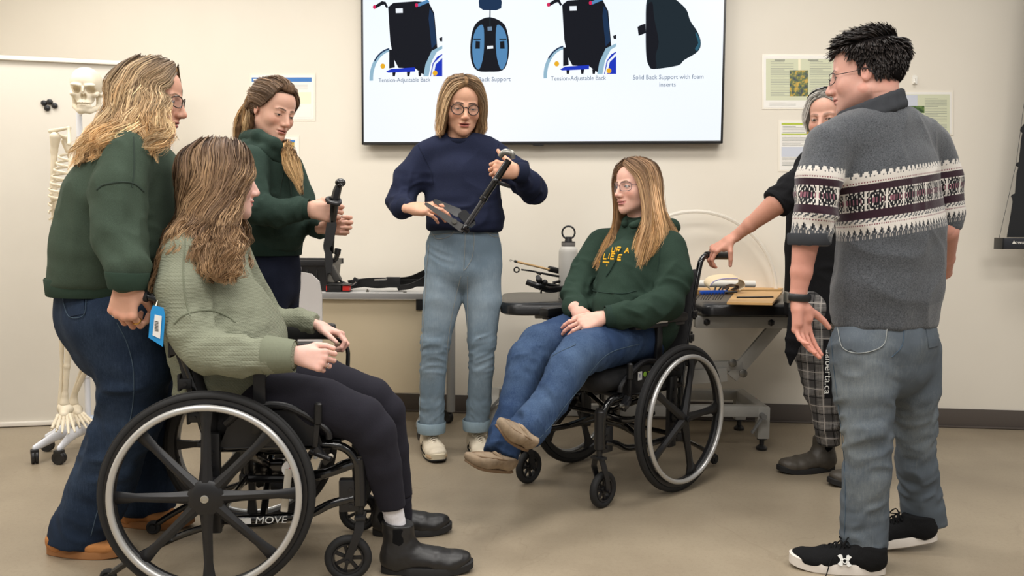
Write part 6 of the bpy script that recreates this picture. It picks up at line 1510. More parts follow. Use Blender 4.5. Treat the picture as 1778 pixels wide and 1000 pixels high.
F.chain([P(736, 270, Y), P(710, 310, Y-.03), P(698, 350, Y-.06), P(698, 360, 3.66), P(711, 361, 3.595)], [.062, .068, .064, .050, .034], .035, ks=.025)
F.chain([P(858, 268, Y), P(896, 302, Y-.05), P(926, 330, Y-.10), P(918, 318, 3.62), P(900, 298, 3.53)], [.062, .066, .062, .054, .036], .035, ks=.025)
F.plane(P(808, 402, Y), (0, 0, -1), .02); F.cutdisk(P(797, 237, Y-.02), (0, -.35, 1), .055, .06, .008)
F.cutdisk(wr2+Vector((.012, .004, .004)), (-.97, -.2, .15), .06, .05, .003); F.cutdisk(wr1+Vector((-.012, .008, 0)), (.86, -.42, 0), .06, .05, .003)
sw4 = garment('sweatshirt', F, NAVY, p4, [fold(P(712, 310, 3.75), P(702, 358, 3.68), .008, .06, .13, .7, 3), fold(P(896, 302, 3.75), P(926, 330, 3.7), .009, .055, .12, .7, 4), fold(P(926, 330, 3.70), P(905, 303, 3.54), .007, .04, .1, .6, 4), fold(P(805, 355, Y), P(808, 398, Y), .008, .06, .3, .8, 8)], (.006, (8, 8, 3)), 12)
cuffband(p4, P(705, 361, 3.62), Vector((.86, -.5, 0)), .042, .037, .045, NAVYR); cuffband(p4, P(902, 300, 3.535), Vector((-.9, -.5, .15)), .045, .038, .045, NAVYR)
b = MB(); b.torus(P(797, 240, Y-.012), (0, -.38, 1), .0675, .0085, 40, 8, .012); b.obj('neck_rib', NAVYR, p4)
surfline(p4, sw4, [(726, 252), (738, 275), (750, 300), (752, 320)], NAVYR, .0020, name='sleeve_seam'); surfline(p4, sw4, [(866, 250), (860, 275), (858, 300)], NAVYR, .0020, name='sleeve_seam')
F = Field(.0055)
F.chain([P(807, 396, Y), P(805, 430, Y), P(804, 462, Y)], [(.155, .100), (.176, .118), (.178, .120)], .02, side=S)
F.chain([P(774, 455, Y), P(768, 520, Y), P(756, 590, Y-.01), P(752, 640, Y), P(750, 700, Y+.02), P(749, 752, Y+.03)], [.096, .090, .070, .062, .060, .060], .02)
F.chain([P(836, 455, Y), P(838, 520, Y), P(837, 590, Y-.01), P(836, 640, Y), P(831, 700, Y+.02), P(827, 750, Y+.03)], [.096, .088, .068, .060, .058, .057], .02)
F.cutdisk(P(749, 750, Y), (0, 0, -1), .1, .1, .003); F.cutdisk(P(827, 748, Y), (0, 0, -1), .1, .1, .003)
j4 = garment('jeans', F, DEN2, p4, [fold(P(760, 580, Y), P(752, 640, Y), .005, .032, .12, 1.2, 5), fold(P(837, 580, Y), P(832, 640, Y), .005, .030, .12, 1.2, 6), fold(P(750, 690, Y), P(749, 745, Y), .004, .036, .12, .9, 7), fold(P(831, 690, Y), P(829, 745, Y), .004, .036, .12, .9, 9), fold(P(780, 440, Y), P(770, 480, Y), .003, .03, .14, 1.4, 8)], (.0035, (10, 10, 5)), 12, paintfn=wearfn([(P(768, 530, Y-.1), .25, .55), (P(838, 530, Y-.1), .25, .55), (P(752, 640, Y-.08), .12, .3), (P(836, 640, Y-.08), .12, .3)]))
for x_, y_, r_ in ((749, 741, .060), (827, 737, .057)): cuffband(p4, P(x_, y_, Y+.03), (0, 0, 1), r_+.004, r_+.006, .050, denim('turned_up_denim_%d' % x_, rgb(140, 160, 172), rgb(176, 190, 198)), name='turned_up_cuff', th=.004)
for pth, nm_ in (([(745, 425), (741, 470), (738, 520), (735, 570), (732, 620), (730, 680), (729, 720)], 'side_seam'), ([(822, 392), (823, 420), (820, 445), (812, 462), (805, 470)], 'fly_stitching'), ([(808, 392), (807, 430), (805, 470)], 'fly_seam'), ([(750, 404), (757, 414), (770, 414), (784, 408), (790, 398)], 'pocket_seam'), ([(842, 396), (848, 406), (858, 411), (868, 411)], 'pocket_seam'), ([(746, 409), (780, 405), (815, 403), (845, 404), (869, 407)], 'waist_stitching'), ([(800, 480), (788, 530), (778, 590), (775, 640), (772, 720)], 'inner_seam'), ([(812, 480), (812, 560), (812, 640), (810, 720)], 'inner_seam')): surfline(p4, j4, pth, STITCH, .0016, .0012, nm_)
def snk(M, o, L, wd):
    laces(M, o, L, wd, LACE)
    F = Field(.003); F.ell((L-.062, 0, .020), (.062, wd*1.015, .030), 0); F.plane((0, 0, .018), (0, 0, -1), .002); F.plane((L-.085, 0, 0), (-1, 0, .5), .004); V, Q = F.mesh(); mkobj('toe_guard', xf(M, V), Q, BEIGE, o)
    for s in (1, -1):
        b = MB(); b.tube([(L*.28, s*wd*.90, .030), (L*.36, s*wd*.84, .058), (L*.46, s*wd*.88, .034), (L*.54, s*wd*.80, .056)], .0022, 6); loc_obj(M, b, 'side_letter', MESHB, o)
        b = MB(); b.tube([(L*.04, s*wd*.55, .030), (L*.25, s*wd*.90, .024), (L*.5, s*wd*1.0, .024), (L*.70, s*wd*1.03, .024)], .0035, 6, smooth=4); loc_obj(M, b, 'dark_stripe', MESHB, o)
    b = MB(); b.v = []; 
for hx, hy, d in ((742, 775, (.30, -1, 0)), (822, 764, (.28, -1, 0))):
    h = P(hx, hy, 3.93); M_, o_ = shoe(p4, Vector((h.x, 3.93, 0)), d, .29, .050, 'sneaker', CREAM, CREAMS, sole_h=.034, extra=snk); sole(M_, .298, .053, -.0005, .010, RUB, o_, name='outsole')
lw = lambda px, py, dy=0: tuple(inv(M, P(px, py, Y+dy)))
Ls = [[(.076, .006, .100), (.078, .050, .082), (.062, .083, .02), (.050, .090, -.045), (.040, .086, -.095), (.035, .070, -.130)],
      [(.05, .006, .117), (.045, .062, .102), (.030, .092, .03), (.016, .098, -.04), (.012, .092, -.10), (.01, .076, -.145)],
      [(.0, .004, .122), (-.01, .066, .107), (-.02, .096, .03), (-.025, .100, -.04), (-.03, .092, -.10), (-.03, .082, -.150)],
      [(-.05, .002, .114), (-.075, .050, .09), (-.088, .070, .03), (-.092, .070, -.04), (-.088, .060, -.10), (-.085, .055, -.150)],
      [(-.07, .0, .105), (-.112, .012, .07), (-.122, .012, .02), (-.120, .01, -.04), (-.108, .01, -.09), (-.105, .01, -.14)]]
Rs = scalp(-1, Ls)
Rs[0] = [(.076, -.006, .100), (.080, -.052, .078), (.064, -.086, .02), (.052, -.092, -.045), (.046, -.098, -.105), lw(762, 236, -.09)]
Rs[1][4:] = [(.02, -.108, -.10), lw(758, 236, -.06)]
T4 = ((112, 90, 70), (160, 130, 98), (200, 164, 120), (224, 194, 152))
hair(p4, M, [(Ls, .5), (Rs, .5)], T4, locks=86, per=25, width=.009, wave=.003, freq=1.2, rad=.00072, seed=22, tipfrac=.55, thick=.008, basecol=(120, 94, 68), stray=.02)

# ================= 5: woman in green hoodie seated in the right wheelchair
p5 = root('person', (P(880, 820, 3.0).x, 3.0, 0), 'seated woman with long straight hair, green hoodie and blue jeans in the right wheelchair', 'person')
Y = 3.47
M = basis((-.86, -.50, -.03), (0, .03, 1), P(1106, 324, Y), 1.0)
nb = P(1112, 398, Y+.03)
F5 = (226, 178, 160)
wr1 = P(1046, 551, 3.12); wr2 = P(1004, 541, 3.22)
pieces = [head_piece(M, F5, nb, lid=.62, lips=(196, 122, 120), brow=(112, 84, 62), smile=1.2, jaw=1.0, neck_r=.056, scalp=(116, 90, 70), vox=.0023),
          hand_piece(wr1, (-.95, -.15, -.25), (-.15, -.75, .65), False, curl=(.35, .4, .45, .5), thumb=((.7, .6, -.3), (.9, .3, -.3), (.97, .1, -.2)), skin=F5, sc=.98),
          hand_piece(wr2, (.50, -.42, -.58), (-.25, -.70, .65), True, curl=(.25, .3, .35, .45), thumb=((.75, .55, -.3), (.9, .3, -.35), (.97, .1, -.3)), skin=F5, sc=.98),
          flesh_piece([([P(1160, 440, 3.36), P(1160, 535, 3.28), wr1], [.055, .05, .03]), ([P(1045, 430, 3.56), P(1000, 515, 3.42), wr2], [.055, .05, .03]), ([P(1100, 585, 3.40), P(985, 620, 3.0), P(905, 750, 2.82)], [.08, .06, .04]), ([P(1085, 570, 3.52), P(925, 610, 3.14), P(872, 785, 2.92)], [.08, .06, .04])], F5, torso=([(nb, (.05, .05)), (P(1110, 470, Y), (.15, .11)), (P(1110, 570, Y), (.17, .13))], (.73, -.68, 0)))]
body(p5, pieces); eyes(M, p5, (1, -.1, 0), (110, 130, 140))
glasses(p5, M, .0245, .0185, mat('navy_frame', rgb(36, 40, 62), .25), .0012, round_=False, z=-.002, x=.1)
F = Field(.0058); S = (.73, -.68, 0)
F.chain([P(1112, 400, Y+.02), P(1112, 430, Y+.02), P(1108, 480, Y), P(1102, 530, Y-.02), P(1100, 562, Y-.03)], [(.12, .08), (.195, .115), (.200, .140), (.205, .165), (.205, .160)], .05, side=S)
F.seg(P(1085, 460, 3.36), P(1072, 535, 3.30), .10, .115, .08)
F.chain([P(1160, 435, 3.37), P(1170, 480, 3.30), P(1160, 525, 3.24), P(1120, 543, 3.16), P(1075, 548, 3.13), P(1052, 550, 3.12)], [.075, .078, .070, .060, .050, .036], .04)
F.chain([P(1046, 425, 3.58), P(1018, 470, 3.52), P(1000, 510, 3.42), P(1000, 535, 3.28), P(1003, 541, 3.24)], [.070, .070, .066, .052, .038], .04)
F.cutdisk(P(1050, 551, 3.12), (-1, -.1, -.05), .07, .06, .003); F.cutdisk(P(1004, 541, 3.225), (.3, -.5, -.6), .07, .05, .003)
hd5 = garment('hoodie', F, HOODB, p5, [fold(P(1168, 490, 3.30), P(1080, 548, 3.13), .009, .065, .13, .7, 3), fold(P(1018, 470, 3.5), P(1002, 535, 3.3), .008, .055, .12, .7, 4), fold(P(1105, 500, Y), P(1100, 560, Y), .008, .07, .3, .8, 8)], (.006, (9, 9, 3.5)), 15)
cuffband(p5, P(1062, 549.5, 3.125), (-1, -.1, -.03), .044, .040, .05, HOODR)
F = Field(.005); F.chain([P(1098, 392, Y-.11), P(1130, 384, Y-.09), P(1165, 395, Y), P(1160, 398, Y+.10), P(1110, 385, Y+.13), P(1085, 388, Y-.02)], [.016, .024, .038, .040, .03, .018], .03); garment('hood', F, HOODB, p5, (), (.003, (22, 22, 22)), 6)
surfline(p5, hd5, [(1028, 503), (1040, 507), (1080, 510), (1105, 505)], HOODR, .0022, name='pocket_seam'); surfline(p5, hd5, [(1150, 405), (1146, 440), (1142, 470)], HOODR, .002, name='sleeve_seam')
YEL = mat('yellow_print', rgb(232, 176, 28), .7)
def prt(o, pix_list, m, name, th=.0016):
    """short raised print strokes laid on the cloth"""
    b = MB()
    for a, c in pix_list:
        pts = crv([(a[0], a[1], 0), (c[0], c[1], 0)], 2); q = [surf(o, p.x, p.y, .0012)[0] for p in pts]; b.tube(q, .0036, 6, flat=.45)
    return b.obj(name, m, p5)
def glyph(ch, x, y, w_, h):
    G = {'H': [((0, 0), (0, 1)), ((1, 0), (1, 1)), ((0, .5), (1, .5))], 'R': [((0, 0), (0, 1)), ((0, 0), (1, 0)), ((1, 0), (1, .5)), ((0, .5), (1, .5)), ((.4, .5), (1, 1))], 'T': [((0, 0), (1, 0)), ((.5, 0), (.5, 1))], 'I': [((.5, 0), (.5, 1))], 'E': [((0, 0), (0, 1)), ((0, 0), (1, 0)), ((0, .5), (.8, .5)), ((0, 1), (1, 1))], 'L': [((0, 0), (0, 1)), ((0, 1), (1, 1))], 'A': [((0, 1), (.5, 0)), ((.5, 0), (1, 1)), ((.2, .6), (.8, .6))], 'U': [((0, 0), (0, 1)), ((0, 1), (1, 1)), ((1, 0), (1, 1))], 'B': [((0, 0), (0, 1)), ((0, 0), (1, .25)), ((1, .25), (0, .5)), ((0, .5), (1, .75)), ((1, .75), (0, 1))]}
    return [((x+a[0]*w_, y+a[1]*h), (x+c[0]*w_, y+c[1]*h)) for a, c in G[ch]]
L = []
for k_, (ch, x_, y_, w_, h_) in enumerate((('U', 1062, 430, 5, 8), ('R', 1070, 430, 6, 8), ('A', 1084, 431, 7, 9), ('L', 1048, 441, 5, 9), ('I', 1054, 441, 5, 9), ('E', 1060, 441, 6, 9), ('E', 1072, 443, 6, 9))):
    L += [((a[0]+(y_+h_-a[1])*.25, a[1]), (c[0]+(y_+h_-c[1])*.25, c[1])) for a, c in glyph(ch, x_, y_, w_, h_)]
L += [((1038, 455), (1058, 456)), ((1054, 460), (1054, 463))]
prt(hd5, L, YEL, 'yellow_lettering')
b = MB(); q = [surf(hd5, x, y, .004)[0] for x, y in ((1079, 432), (1070, 450), (1060, 470), (1053, 480))]; b.tube(q, .003, 6, smooth=3); b.obj('drawstring', HOODR, p5)
F = Field(.0055)
F.seg(P(1110, 580, 3.40), P(1085, 572, 3.52), .125, .125, 0)
F.chain([P(1110, 582, 3.36), P(1060, 594, 3.20), P(1005, 616, 3.02), P(985, 640, 2.97), P(960, 690, 2.90), P(922, 738, 2.84), P(906, 756, 2.82)], [.110, .098, .083, .076, .064, .064, .066], .035)
F.chain([P(1080, 572, 3.54), P(1000, 580, 3.32), P(938, 600, 3.16), P(916, 625, 3.11), P(900, 690, 3.04), P(880, 750, 2.96), P(870, 790, 2.91)], [.105, .095, .084, .076, .066, .062, .066], .035)
F.cutdisk(P(905, 757, 2.82), P(900, 764, 2.8)-P(935, 715, 2.86), .1, .1, .003); F.cutdisk(P(869, 795, 2.91), P(864, 810, 2.88)-P(880, 760, 2.97), .1, .1, .003)
j5 = garment('jeans', F, DEN3, p5, [fold(P(1040, 600, 3.15), P(975, 660, 2.94), .005, .05, .13, .8, 5), fold(P(958, 690, 2.90), P(910, 750, 2.83), .009, .045, .11, .7, 6), fold(P(930, 600, 3.15), P(905, 660, 3.06), .005, .05, .12, .8, 7), fold(P(885, 730, 2.98), P(872, 785, 2.92), .008, .05, .11, .6, 7)], (.004, (10, 10, 6)), 12, paintfn=wearfn([(P(1000, 620, 2.92), .25, .6), (P(920, 620, 3.05), .22, .5), (P(950, 700, 2.84), .2, .4)]))
surfline(p5, j5, [(1110, 597), (1060, 612), (1030, 640), (1010, 670), (985, 700), (960, 735), (930, 768)], STITD, .0012, name='side_seam'); surfline(p5, j5, [(1000, 598), (960, 618), (944, 640), (940, 690), (935, 700)], STITD, .0014, name='inner_seam')
def mocx(M, o, L, wd):
    b = MB(); b.tube([(.06, wd*.80, .055), (L*.45, wd*.82, .055), (L*.78, wd*.55, .050), (L*.86, 0, .048), (L*.78, -wd*.55, .050), (L*.45, -wd*.82, .055), (.06, -wd*.80, .055)], .0030, 6, smooth=4); loc_obj(M, b, 'moc_seam', MOCS, o)
    b = MB(); b.tube([(.10, wd*.72, .056), (.115, 0, .066), (.10, -wd*.72, .056)], .006, 6, smooth=4, flat=.5); loc_obj(M, b, 'strap_band', MOCM, o)
shoe(p5, P(912, 782, 2.80), P(850, 745, 2.62)-P(912, 782, 2.80), .235, .044, 'moc', MOCM, MOCS, up=(.55, -.25, .9), sole_h=.014, extra=mocx)
shoe(p5, P(888, 822, 2.93), P(785, 803, 2.74)-P(888, 818, 2.93), .250, .042, 'moc', MOCM, MOCS, up=(.15, -.1, 1), sole_h=.014, extra=mocx)
rp, rd = ringpos(wr2, (.50, -.42, -.58), (-.25, -.70, .65), True, .35, 2, .98, .06); b = MB(); b.torus(rp, rd, .0092, .0015, 24, 6); b.ball(rp+Vector((-.002, -.008, .006)), .003); b.obj('diamond_ring', SILV, p5)
lw = lambda px, py, dy=0: tuple(inv(M, P(px, py, Y+dy)))
Ln = [[(.074, .004, .101), (.074, .050, .072), (.050, .082, .02), lw(1120, 375, -.13), lw(1108, 425, -.18), lw(1095, 475, -.215)],
      [(.05, .004, .117), (.040, .066, .085), (.022, .092, .02), lw(1132, 378, -.13), lw(1122, 425, -.18), lw(1112, 470, -.21)],
      [(.01, .002, .122), (-.01, .070, .09), (-.015, .097, .02), lw(1143, 370, -.13), lw(1152, 415, -.15), lw(1130, 450, -.19)],
      [(-.03, .0, .120), (-.06, .055, .09), (-.065, .085, .02), lw(1150, 365, -.09), lw(1170, 400, -.09), lw(1184, 418, -.09)],
      [(-.07, 0, .105), (-.112, .010, .07), (-.118, .012, .01), lw(1156, 370, .0), lw(1172, 396, .02), lw(1186, 420, .02)]]
Rf = [[(.074, -.004, .101), (.080, -.050, .072), (.062, -.084, .01), lw(1066, 385, .02), lw(1050, 425, -.03), lw(1024, 468, -.06)],
      [(.05, -.004, .117), (.045, -.066, .085), (.030, -.094, .01), lw(1074, 385, .05), lw(1062, 425, -.02), lw(1040, 470, -.08)],
      [(.01, -.002, .122), (.0, -.070, .09), (.0, -.098, .01), lw(1084, 385, .08), lw(1072, 425, .02), lw(1056, 465, -.07)],
      [(-.04, 0, .118), (-.07, -.055, .08), (-.075, -.08, .01), lw(1110, 380, .12), lw(1112, 400, .15), lw(1115, 410, .17)]]
T5 = ((114, 88, 68), (152, 118, 88), (210, 164, 106), (196, 162, 124))
hair(p5, M, [(Ln, .55), (Rf, .45)], T5, locks=96, per=25, width=.0095, wave=.0015, freq=1.0, rad=.00068, seed=31, tipfrac=.5, thick=.008, basecol=(130, 100, 72), stray=.03, tipthin=.35, baser=.010)

# ================= 6: grey haired woman behind the man
p6 = root('person', (1.45, 3.5, 0), 'grey-haired woman in black cardigan and checked trousers mostly hidden behind the man', 'person')
Y = 3.48
M = basis((-.66, -.72, -.16), (0, 0, 1), P(1440, 204, Y), 1.02)
nb = P(1446, 268, Y+.02)
F6 = (208, 160, 140)
wr1 = P(1268, 416, 3.53)
pieces = [head_piece(M, F6, nb, lid=.40, lips=(176, 108, 100), brow=(120, 100, 86), age=1, scalp=(140, 136, 130)),
          hand_piece(wr1, (-.80, -.05, -.52), (-.45, -.30, .85), True, curl=((.5, .9, .5), (.55, 1.0, .5), (.6, 1.0, .5), (.6, 1.0, .5)), thumb=((.5, .65, -.5), (.5, .25, -.8), (.5, .1, -.8)), skin=(206, 150, 128), sc=.98, elbow=P(1350, 352, 3.40), er=.052, wr=1.08), hand_piece(P(1512, 500, 3.36), (-.05, -.1, -1), (.9, -.4, 0), False, skin=(206, 150, 128), sc=.95),
          flesh_piece([([P(1352, 350, 3.40), P(1400, 305, 3.45)], [.052, .055]), ([P(1420, 560, 3.5), P(1430, 680, 3.5), P(1438, 740, 3.5)], [.08, .06, .04]), ([P(1470, 560, 3.5), P(1490, 680, 3.45), P(1500, 750, 3.42)], [.08, .06, .04])], F6, torso=([(nb, (.05, .05)), (P(1450, 330, Y), (.15, .10)), (P(1450, 520, Y), (.15, .11))], (.75, -.65, 0)))]
body(p6, pieces); eyes(M, p6, (1, .1, -.15), (90, 80, 70))
F = Field(.006); S = (.75, -.65, 0)
F.chain([P(1448, 285, Y), P(1448, 330, Y), P(1446, 430, Y), P(1446, 545, Y)], [(.17, .10), (.20, .13), (.20, .14), (.21, .15)], .05, side=S)
F.chain([P(1408, 300, 3.44), P(1378, 328, 3.41), P(1350, 352, 3.40)], [.070, .068, .066], .04)
F.chain([P(1478, 300, 3.42), P(1505, 390, 3.40), P(1512, 490, 3.36)], [.068, .055, .040], .03)
F.cutdisk(P(1346, 355, 3.395), P(1330, 368, 3.39)-P(1360, 344, 3.4), .1, .1, .004); F.plane(P(1446, 556, Y), (0, 0, -1), .02)
garment('cardigan', F, BLKC, p6, [fold(P(1400, 305, 3.44), P(1350, 352, 3.4), .006, .05, .12, .6, 3)], (.006, (9, 9, 2.5)), 5)
cuffband(p6, P(1350, 352, 3.40), P(1330, 368, 3.39)-P(1360, 344, 3.4), .060, .062, .022, BLKC)
F = Field(.005); F.chain([P(1384, 540, 3.38), P(1378, 590, 3.36), P(1374, 612, 3.355), P(1372, 634, 3.35)], [(.035, .014), (.036, .013), (.026, .012), (.006, .006)], .02, side=(1, 0, 0)); garment('cardigan_tail', F, BLKC, p6, (), (.002, (20, 20, 6)), 5)
def plaid():
    t = NT('checked_wool'); oc = t.coord(); sep = t.n('ShaderNodeSeparateXYZ'); t.l(oc, sep.inputs[0])
    u = t.math('ADD', sep.outputs[0], t.math('MULTIPLY', sep.outputs[1], -.8)); v = sep.outputs[2]
    def line(x, per, w_, off=0): return t.math('LESS_THAN', t.math('FRACT', t.math('ADD', t.math('DIVIDE', x, per), off)), w_)
    fine = t.math('MULTIPLY', t.math('ADD', line(u, .006, .5), line(v, .006, .5)), .5)
    zone = t.math('MULTIPLY', t.math('ADD', line(u, .075, .5), line(v, .075, .5)), .5)
    c = t.mix(t.math('MULTIPLY', fine, zone), rgb(70, 68, 68), rgb(150, 146, 142))
    c = t.mix(t.math('MAXIMUM', line(u, .075, .05, .12), line(v, .075, .05, .12)), c, rgb(20, 20, 20))
    c = t.mix(t.math('MAXIMUM', line(u, .075, .045, .62), line(v, .075, .045, .62)), c, rgb(176, 170, 164))
    t.l(c, t.b.inputs['Base Color']); t.b.inputs['Roughness'].default_value = .95; t.bump(t.noise(400, 2, .6, oc), .3, .0006); return t.m
F = Field(.0055)
F.seg(P(1425, 530, Y), P(1470, 530, Y), .13, .13, 0)
F.chain([P(1424, 550, 3.48), P(1418, 610, 3.48), P(1426, 680, 3.48), P(1436, 735, 3.49), P(1440, 772, 3.52)], [.115, .096, .072, .056, .046], .03)
F.chain([P(1475, 550, 3.48), P(1485, 640, 3.44), P(1495, 720, 3.40), P(1500, 790, 3.38)], [.115, .09, .07, .058], .03)
F.cutdisk(P(1440, 772, 3.52), (0, 0, -1), .1, .1, .003); F.cutdisk(P(1500, 784, 3.38), (0, 0, -1), .1, .1, .003)
garment('checked_trousers', F, plaid(), p6, [fold(P(1420, 620, 3.48), P(1438, 755, 3.5), .005, .06, .11, .5, 5)], (.003, (10, 10, 5)), 5)
F = Field(.004); 
for x_, y_, dd in ((1456, 808, 3.60), (1548, 838, 3.42)):
    h = P(x_, y_, dd); shoe(p6, Vector((h.x-.02, dd, 0)), (-.99, -.20, 0), .275, .050, 'boot', LEATHG, RUB, sole_h=.026, extra=boot_extra, name='ankle_boot')
b = MB(); pl = [P(1437.5, 590, 3.345), P(1438, 640, 3.345), P(1440, 691, 3.345)]
rings = [[p+Vector((-.019, 0, 0)), p+Vector((.019, 0, 0)), p+Vector((.019, .003, 0)), p+Vector((-.019, .003, 0))] for p in pl]; b.loft(rings); b.obj('lanyard', BLKC, p6, label='black lanyard with white lettering')
textmesh('lanyard_lettering', 'ualberta.ca', .042, WHT, p6, P(1438, 645, 3.3435), Vector((0, 0, -1)), Vector((0, -1, 0)), xs=1.05)
gl_ = [[(.074, -.006, .100), (.072, -.050, .082), (.050, -.084, .02), (.044, -.088, -.02), (.040, -.082, -.05)], [(.03, -.004, .120), (.02, -.068, .098), (.010, -.094, .02), (.005, -.096, -.03), (.0, -.090, -.07)], [(-.03, 0, .120), (-.06, -.060, .09), (-.075, -.075, .02), (-.08, -.075, -.03), (-.08, -.065, -.08)], [(-.07, 0, .105), (-.112, 0, .07), (-.12, 0, .01), (-.118, 0, -.04), (-.11, 0, -.08)]]
hair(p6, M, [(gl_, .5), (scalp(-1, gl_), .5)], ((136, 132, 126), (164, 160, 154), (186, 182, 176), (212, 208, 202)), locks=60, per=23, width=.009, wave=.003, freq=1.4, rad=.00072, seed=41, basecol=(110, 106, 100))
b = MB(); b.tube([xfp(M, p) for p in ((.02, -.086, .045), (.038, -.066, .098), (.044, 0, .125), (.038, .066, .098), (.02, .086, .045))], .0035, 8, smooth=5); b.obj('headband', DKS, p6)

# ================= 7: man seen from behind
p7 = root('person', (P(1530, 960, 2.6).x, 2.6, 0), 'man seen from behind in grey patterned sweater and faded jeans at right', 'person')
Y = 2.60
M = basis((-.86, .50, -.10), (0, 0, 1), P(1504, 129, Y), 1.06)
nb = P(1515, 205, Y)
F7 = (214, 164, 148)
wr1 = P(1388, 528, 2.46); el1 = P(1402, 400, 2.47)
pieces = [head_piece(M, F7, nb, lid=.5, brow=(40, 32, 30), jaw=1.10, neck_r=.052, male=True, scalp=(26, 22, 22)),
          hand_piece(wr1, (.13, -.10, -1), (-.45, .88, .0), False, curl=((.18, .2, .15), (.3, .3, .2), (.4, .4, .25), (.5, .5, .3)), thumb=((.55, .80, -.15), (.72, .66, -.2), (.85, .5, -.2)), spread=.10, skin=(206, 148, 130), sc=.96, elbow=el1, er=.046, wr=1.08),
          flesh_piece([([P(1425, 260, 2.50), el1], [.055, .046]), ([P(1632, 290, 2.70), P(1642, 400, 2.70), P(1630, 470, 2.90)], [.055, .044, .034]), ([P(1500, 580, 2.55), P(1498, 740, 2.52), P(1500, 930, 2.52)], [.10, .065, .045]), ([P(1580, 580, 2.66), P(1590, 740, 2.68), P(1606, 900, 2.72)], [.10, .065, .045])], (206, 148, 130), torso=([(nb, (.055, .06)), (P(1530, 300, Y), (.16, .10)), (P(1535, 540, Y), (.15, .11))], (.87, .5, 0))),
          hand_piece(P(1628, 478, 2.92), (-.3, .9, -.3), (0, .2, 1), True, skin=(206, 148, 130), elbow=P(1642, 402, 2.71), er=.042)]
body(p7, pieces); eyes(M, p7)
glasses(p7, M, .0245, .0165, METALDK, .0012, round_=False, z=-.004, x=.103)
S = (.87, .48, 0)
def knit():
    t = NT('fair_isle_knit'); b = t.b; at = t.n('ShaderNodeAttribute', attribute_name='uvw'); sep = t.n('ShaderNodeSeparateXYZ'); t.l(at.outputs['Vector'], sep.inputs[0]); u, v = sep.outputs[0], sep.outputs[1]
    SU, SV = .0040, .0042
    # snap to stitches so that the motifs look knitted
    uq = t.math('MULTIPLY', t.math('FLOOR', t.math('DIVIDE', u, SU)), SU); vq = t.math('MULTIPLY', t.math('FLOOR', t.math('DIVIDE', t.math('ADD', v, t.math('MULTIPLY', t.math('ABSOLUTE', t.math('SUBTRACT', t.math('FRACT', t.math('DIVIDE', u, SU)), .5)), .004)), SV)), SV)
    oc = t.coord(); grey = t.ramp(t.noise(260, 2, .8, oc), [(.25, rgb(44, 46, 50)), (.7, rgb(92, 95, 99))])
    WHI, MAR, BLA = rgb(206, 200, 192), rgb(48, 28, 38), rgb(24, 24, 28)
    def band(a, b_): return t.math('MULTIPLY', t.math('GREATER_THAN', vq, a), t.math('LESS_THAN', vq, b_))
    def tri(per, off=0): return t.math('MULTIPLY', t.math('ABSOLUTE', t.math('SUBTRACT', t.math('FRACT', t.math('ADD', t.math('DIVIDE', uq, per), off)), .5)), 2.0)
    c = grey
    tr = tri(.026)
    # top: white zigzag diamonds
    zz = t.math('ABSOLUTE', t.math('SUBTRACT', t.math('DIVIDE', t.math('SUBTRACT', vq, 0.0), .024), tr)); m = t.math('MULTIPLY', band(-.001, .024), t.math('LESS_THAN', t.math('ABSOLUTE', t.math('SUBTRACT', zz, .12)), .30)); c = t.mix(m, c, WHI)
    zz2 = t.math('LESS_THAN', t.math('ADD', t.math('DIVIDE', t.math('SUBTRACT', .024, vq), .012), tr), .9); c = t.mix(t.math('MULTIPLY', band(.008, .024), zz2), c, WHI)
    c = t.mix(band(.024, .036), c, WHI); dots = t.math('MULTIPLY', band(.0285, .0335), t.math('GREATER_THAN', t.math('FRACT', t.math('DIVIDE', uq, .008)), .45)); c = t.mix(dots, c, rgb(120, 66, 76))
    c = t.mix(band(.036, .056), c, MAR)
    # main motif: medallions between white posts
    c = t.mix(band(.056, .116), c, BLA)
    mv = t.math('DIVIDE', t.math('ABSOLUTE', t.math('SUBTRACT', vq, .086)), .030); mu = tri(.068)
    post = t.math('LESS_THAN', mu, .10); star = t.math('LESS_THAN', t.math('ABSOLUTE', t.math('SUBTRACT', t.math('MULTIPLY', mu, 2.0), mv)), .12)
    edge = t.math('GREATER_THAN', mv, .86); inner = t.math('MULTIPLY', t.math('LESS_THAN', mv, .25), t.math('GREATER_THAN', t.math('FRACT', t.math('DIVIDE', uq, .012)), .5))
    ring_ = t.math('LESS_THAN', t.math('ABSOLUTE', t.math('SUBTRACT', t.math('ADD', mv, t.math('SUBTRACT', 1.0, mu)), .78)), .10)
    ch = t.math('MULTIPLY', ring_, t.math('GREATER_THAN', t.math('FRACT', t.math('DIVIDE', uq, .008)), .3))
    mm = t.math('MINIMUM', t.math('ADD', t.math('ADD', post, star), ch), 1.0); mm = t.math('MAXIMUM', mm, t.math('MULTIPLY', edge, t.math('GREATER_THAN', t.math('FRACT', t.math('DIVIDE', uq, .016)), .4)))
    c = t.mix(t.math('MULTIPLY', band(.056, .116), mm), c, WHI); c = t.mix(t.math('MULTIPLY', band(.056, .116), t.math('MULTIPLY', inner, t.math('SUBTRACT', 1.0, post))), c, rgb(132, 86, 98))
    c = t.mix(band(.116, .140), c, MAR)
    c = t.mix(t.math('MULTIPLY', band(.140, .152), t.math('GREATER_THAN', t.math('FRACT', t.math('ADD', t.math('DIVIDE', uq, .020), t.math('DIVIDE', vq, .012))), .45)), c, WHI)
    c = t.mix(band(.152, .172), c, WHI); c = t.mix(t.math('MULTIPLY', band(.157, .163), t.math('GREATER_THAN', t.math('FRACT', t.math('DIVIDE', uq, .008)), .45)), c, rgb(120, 66, 76))
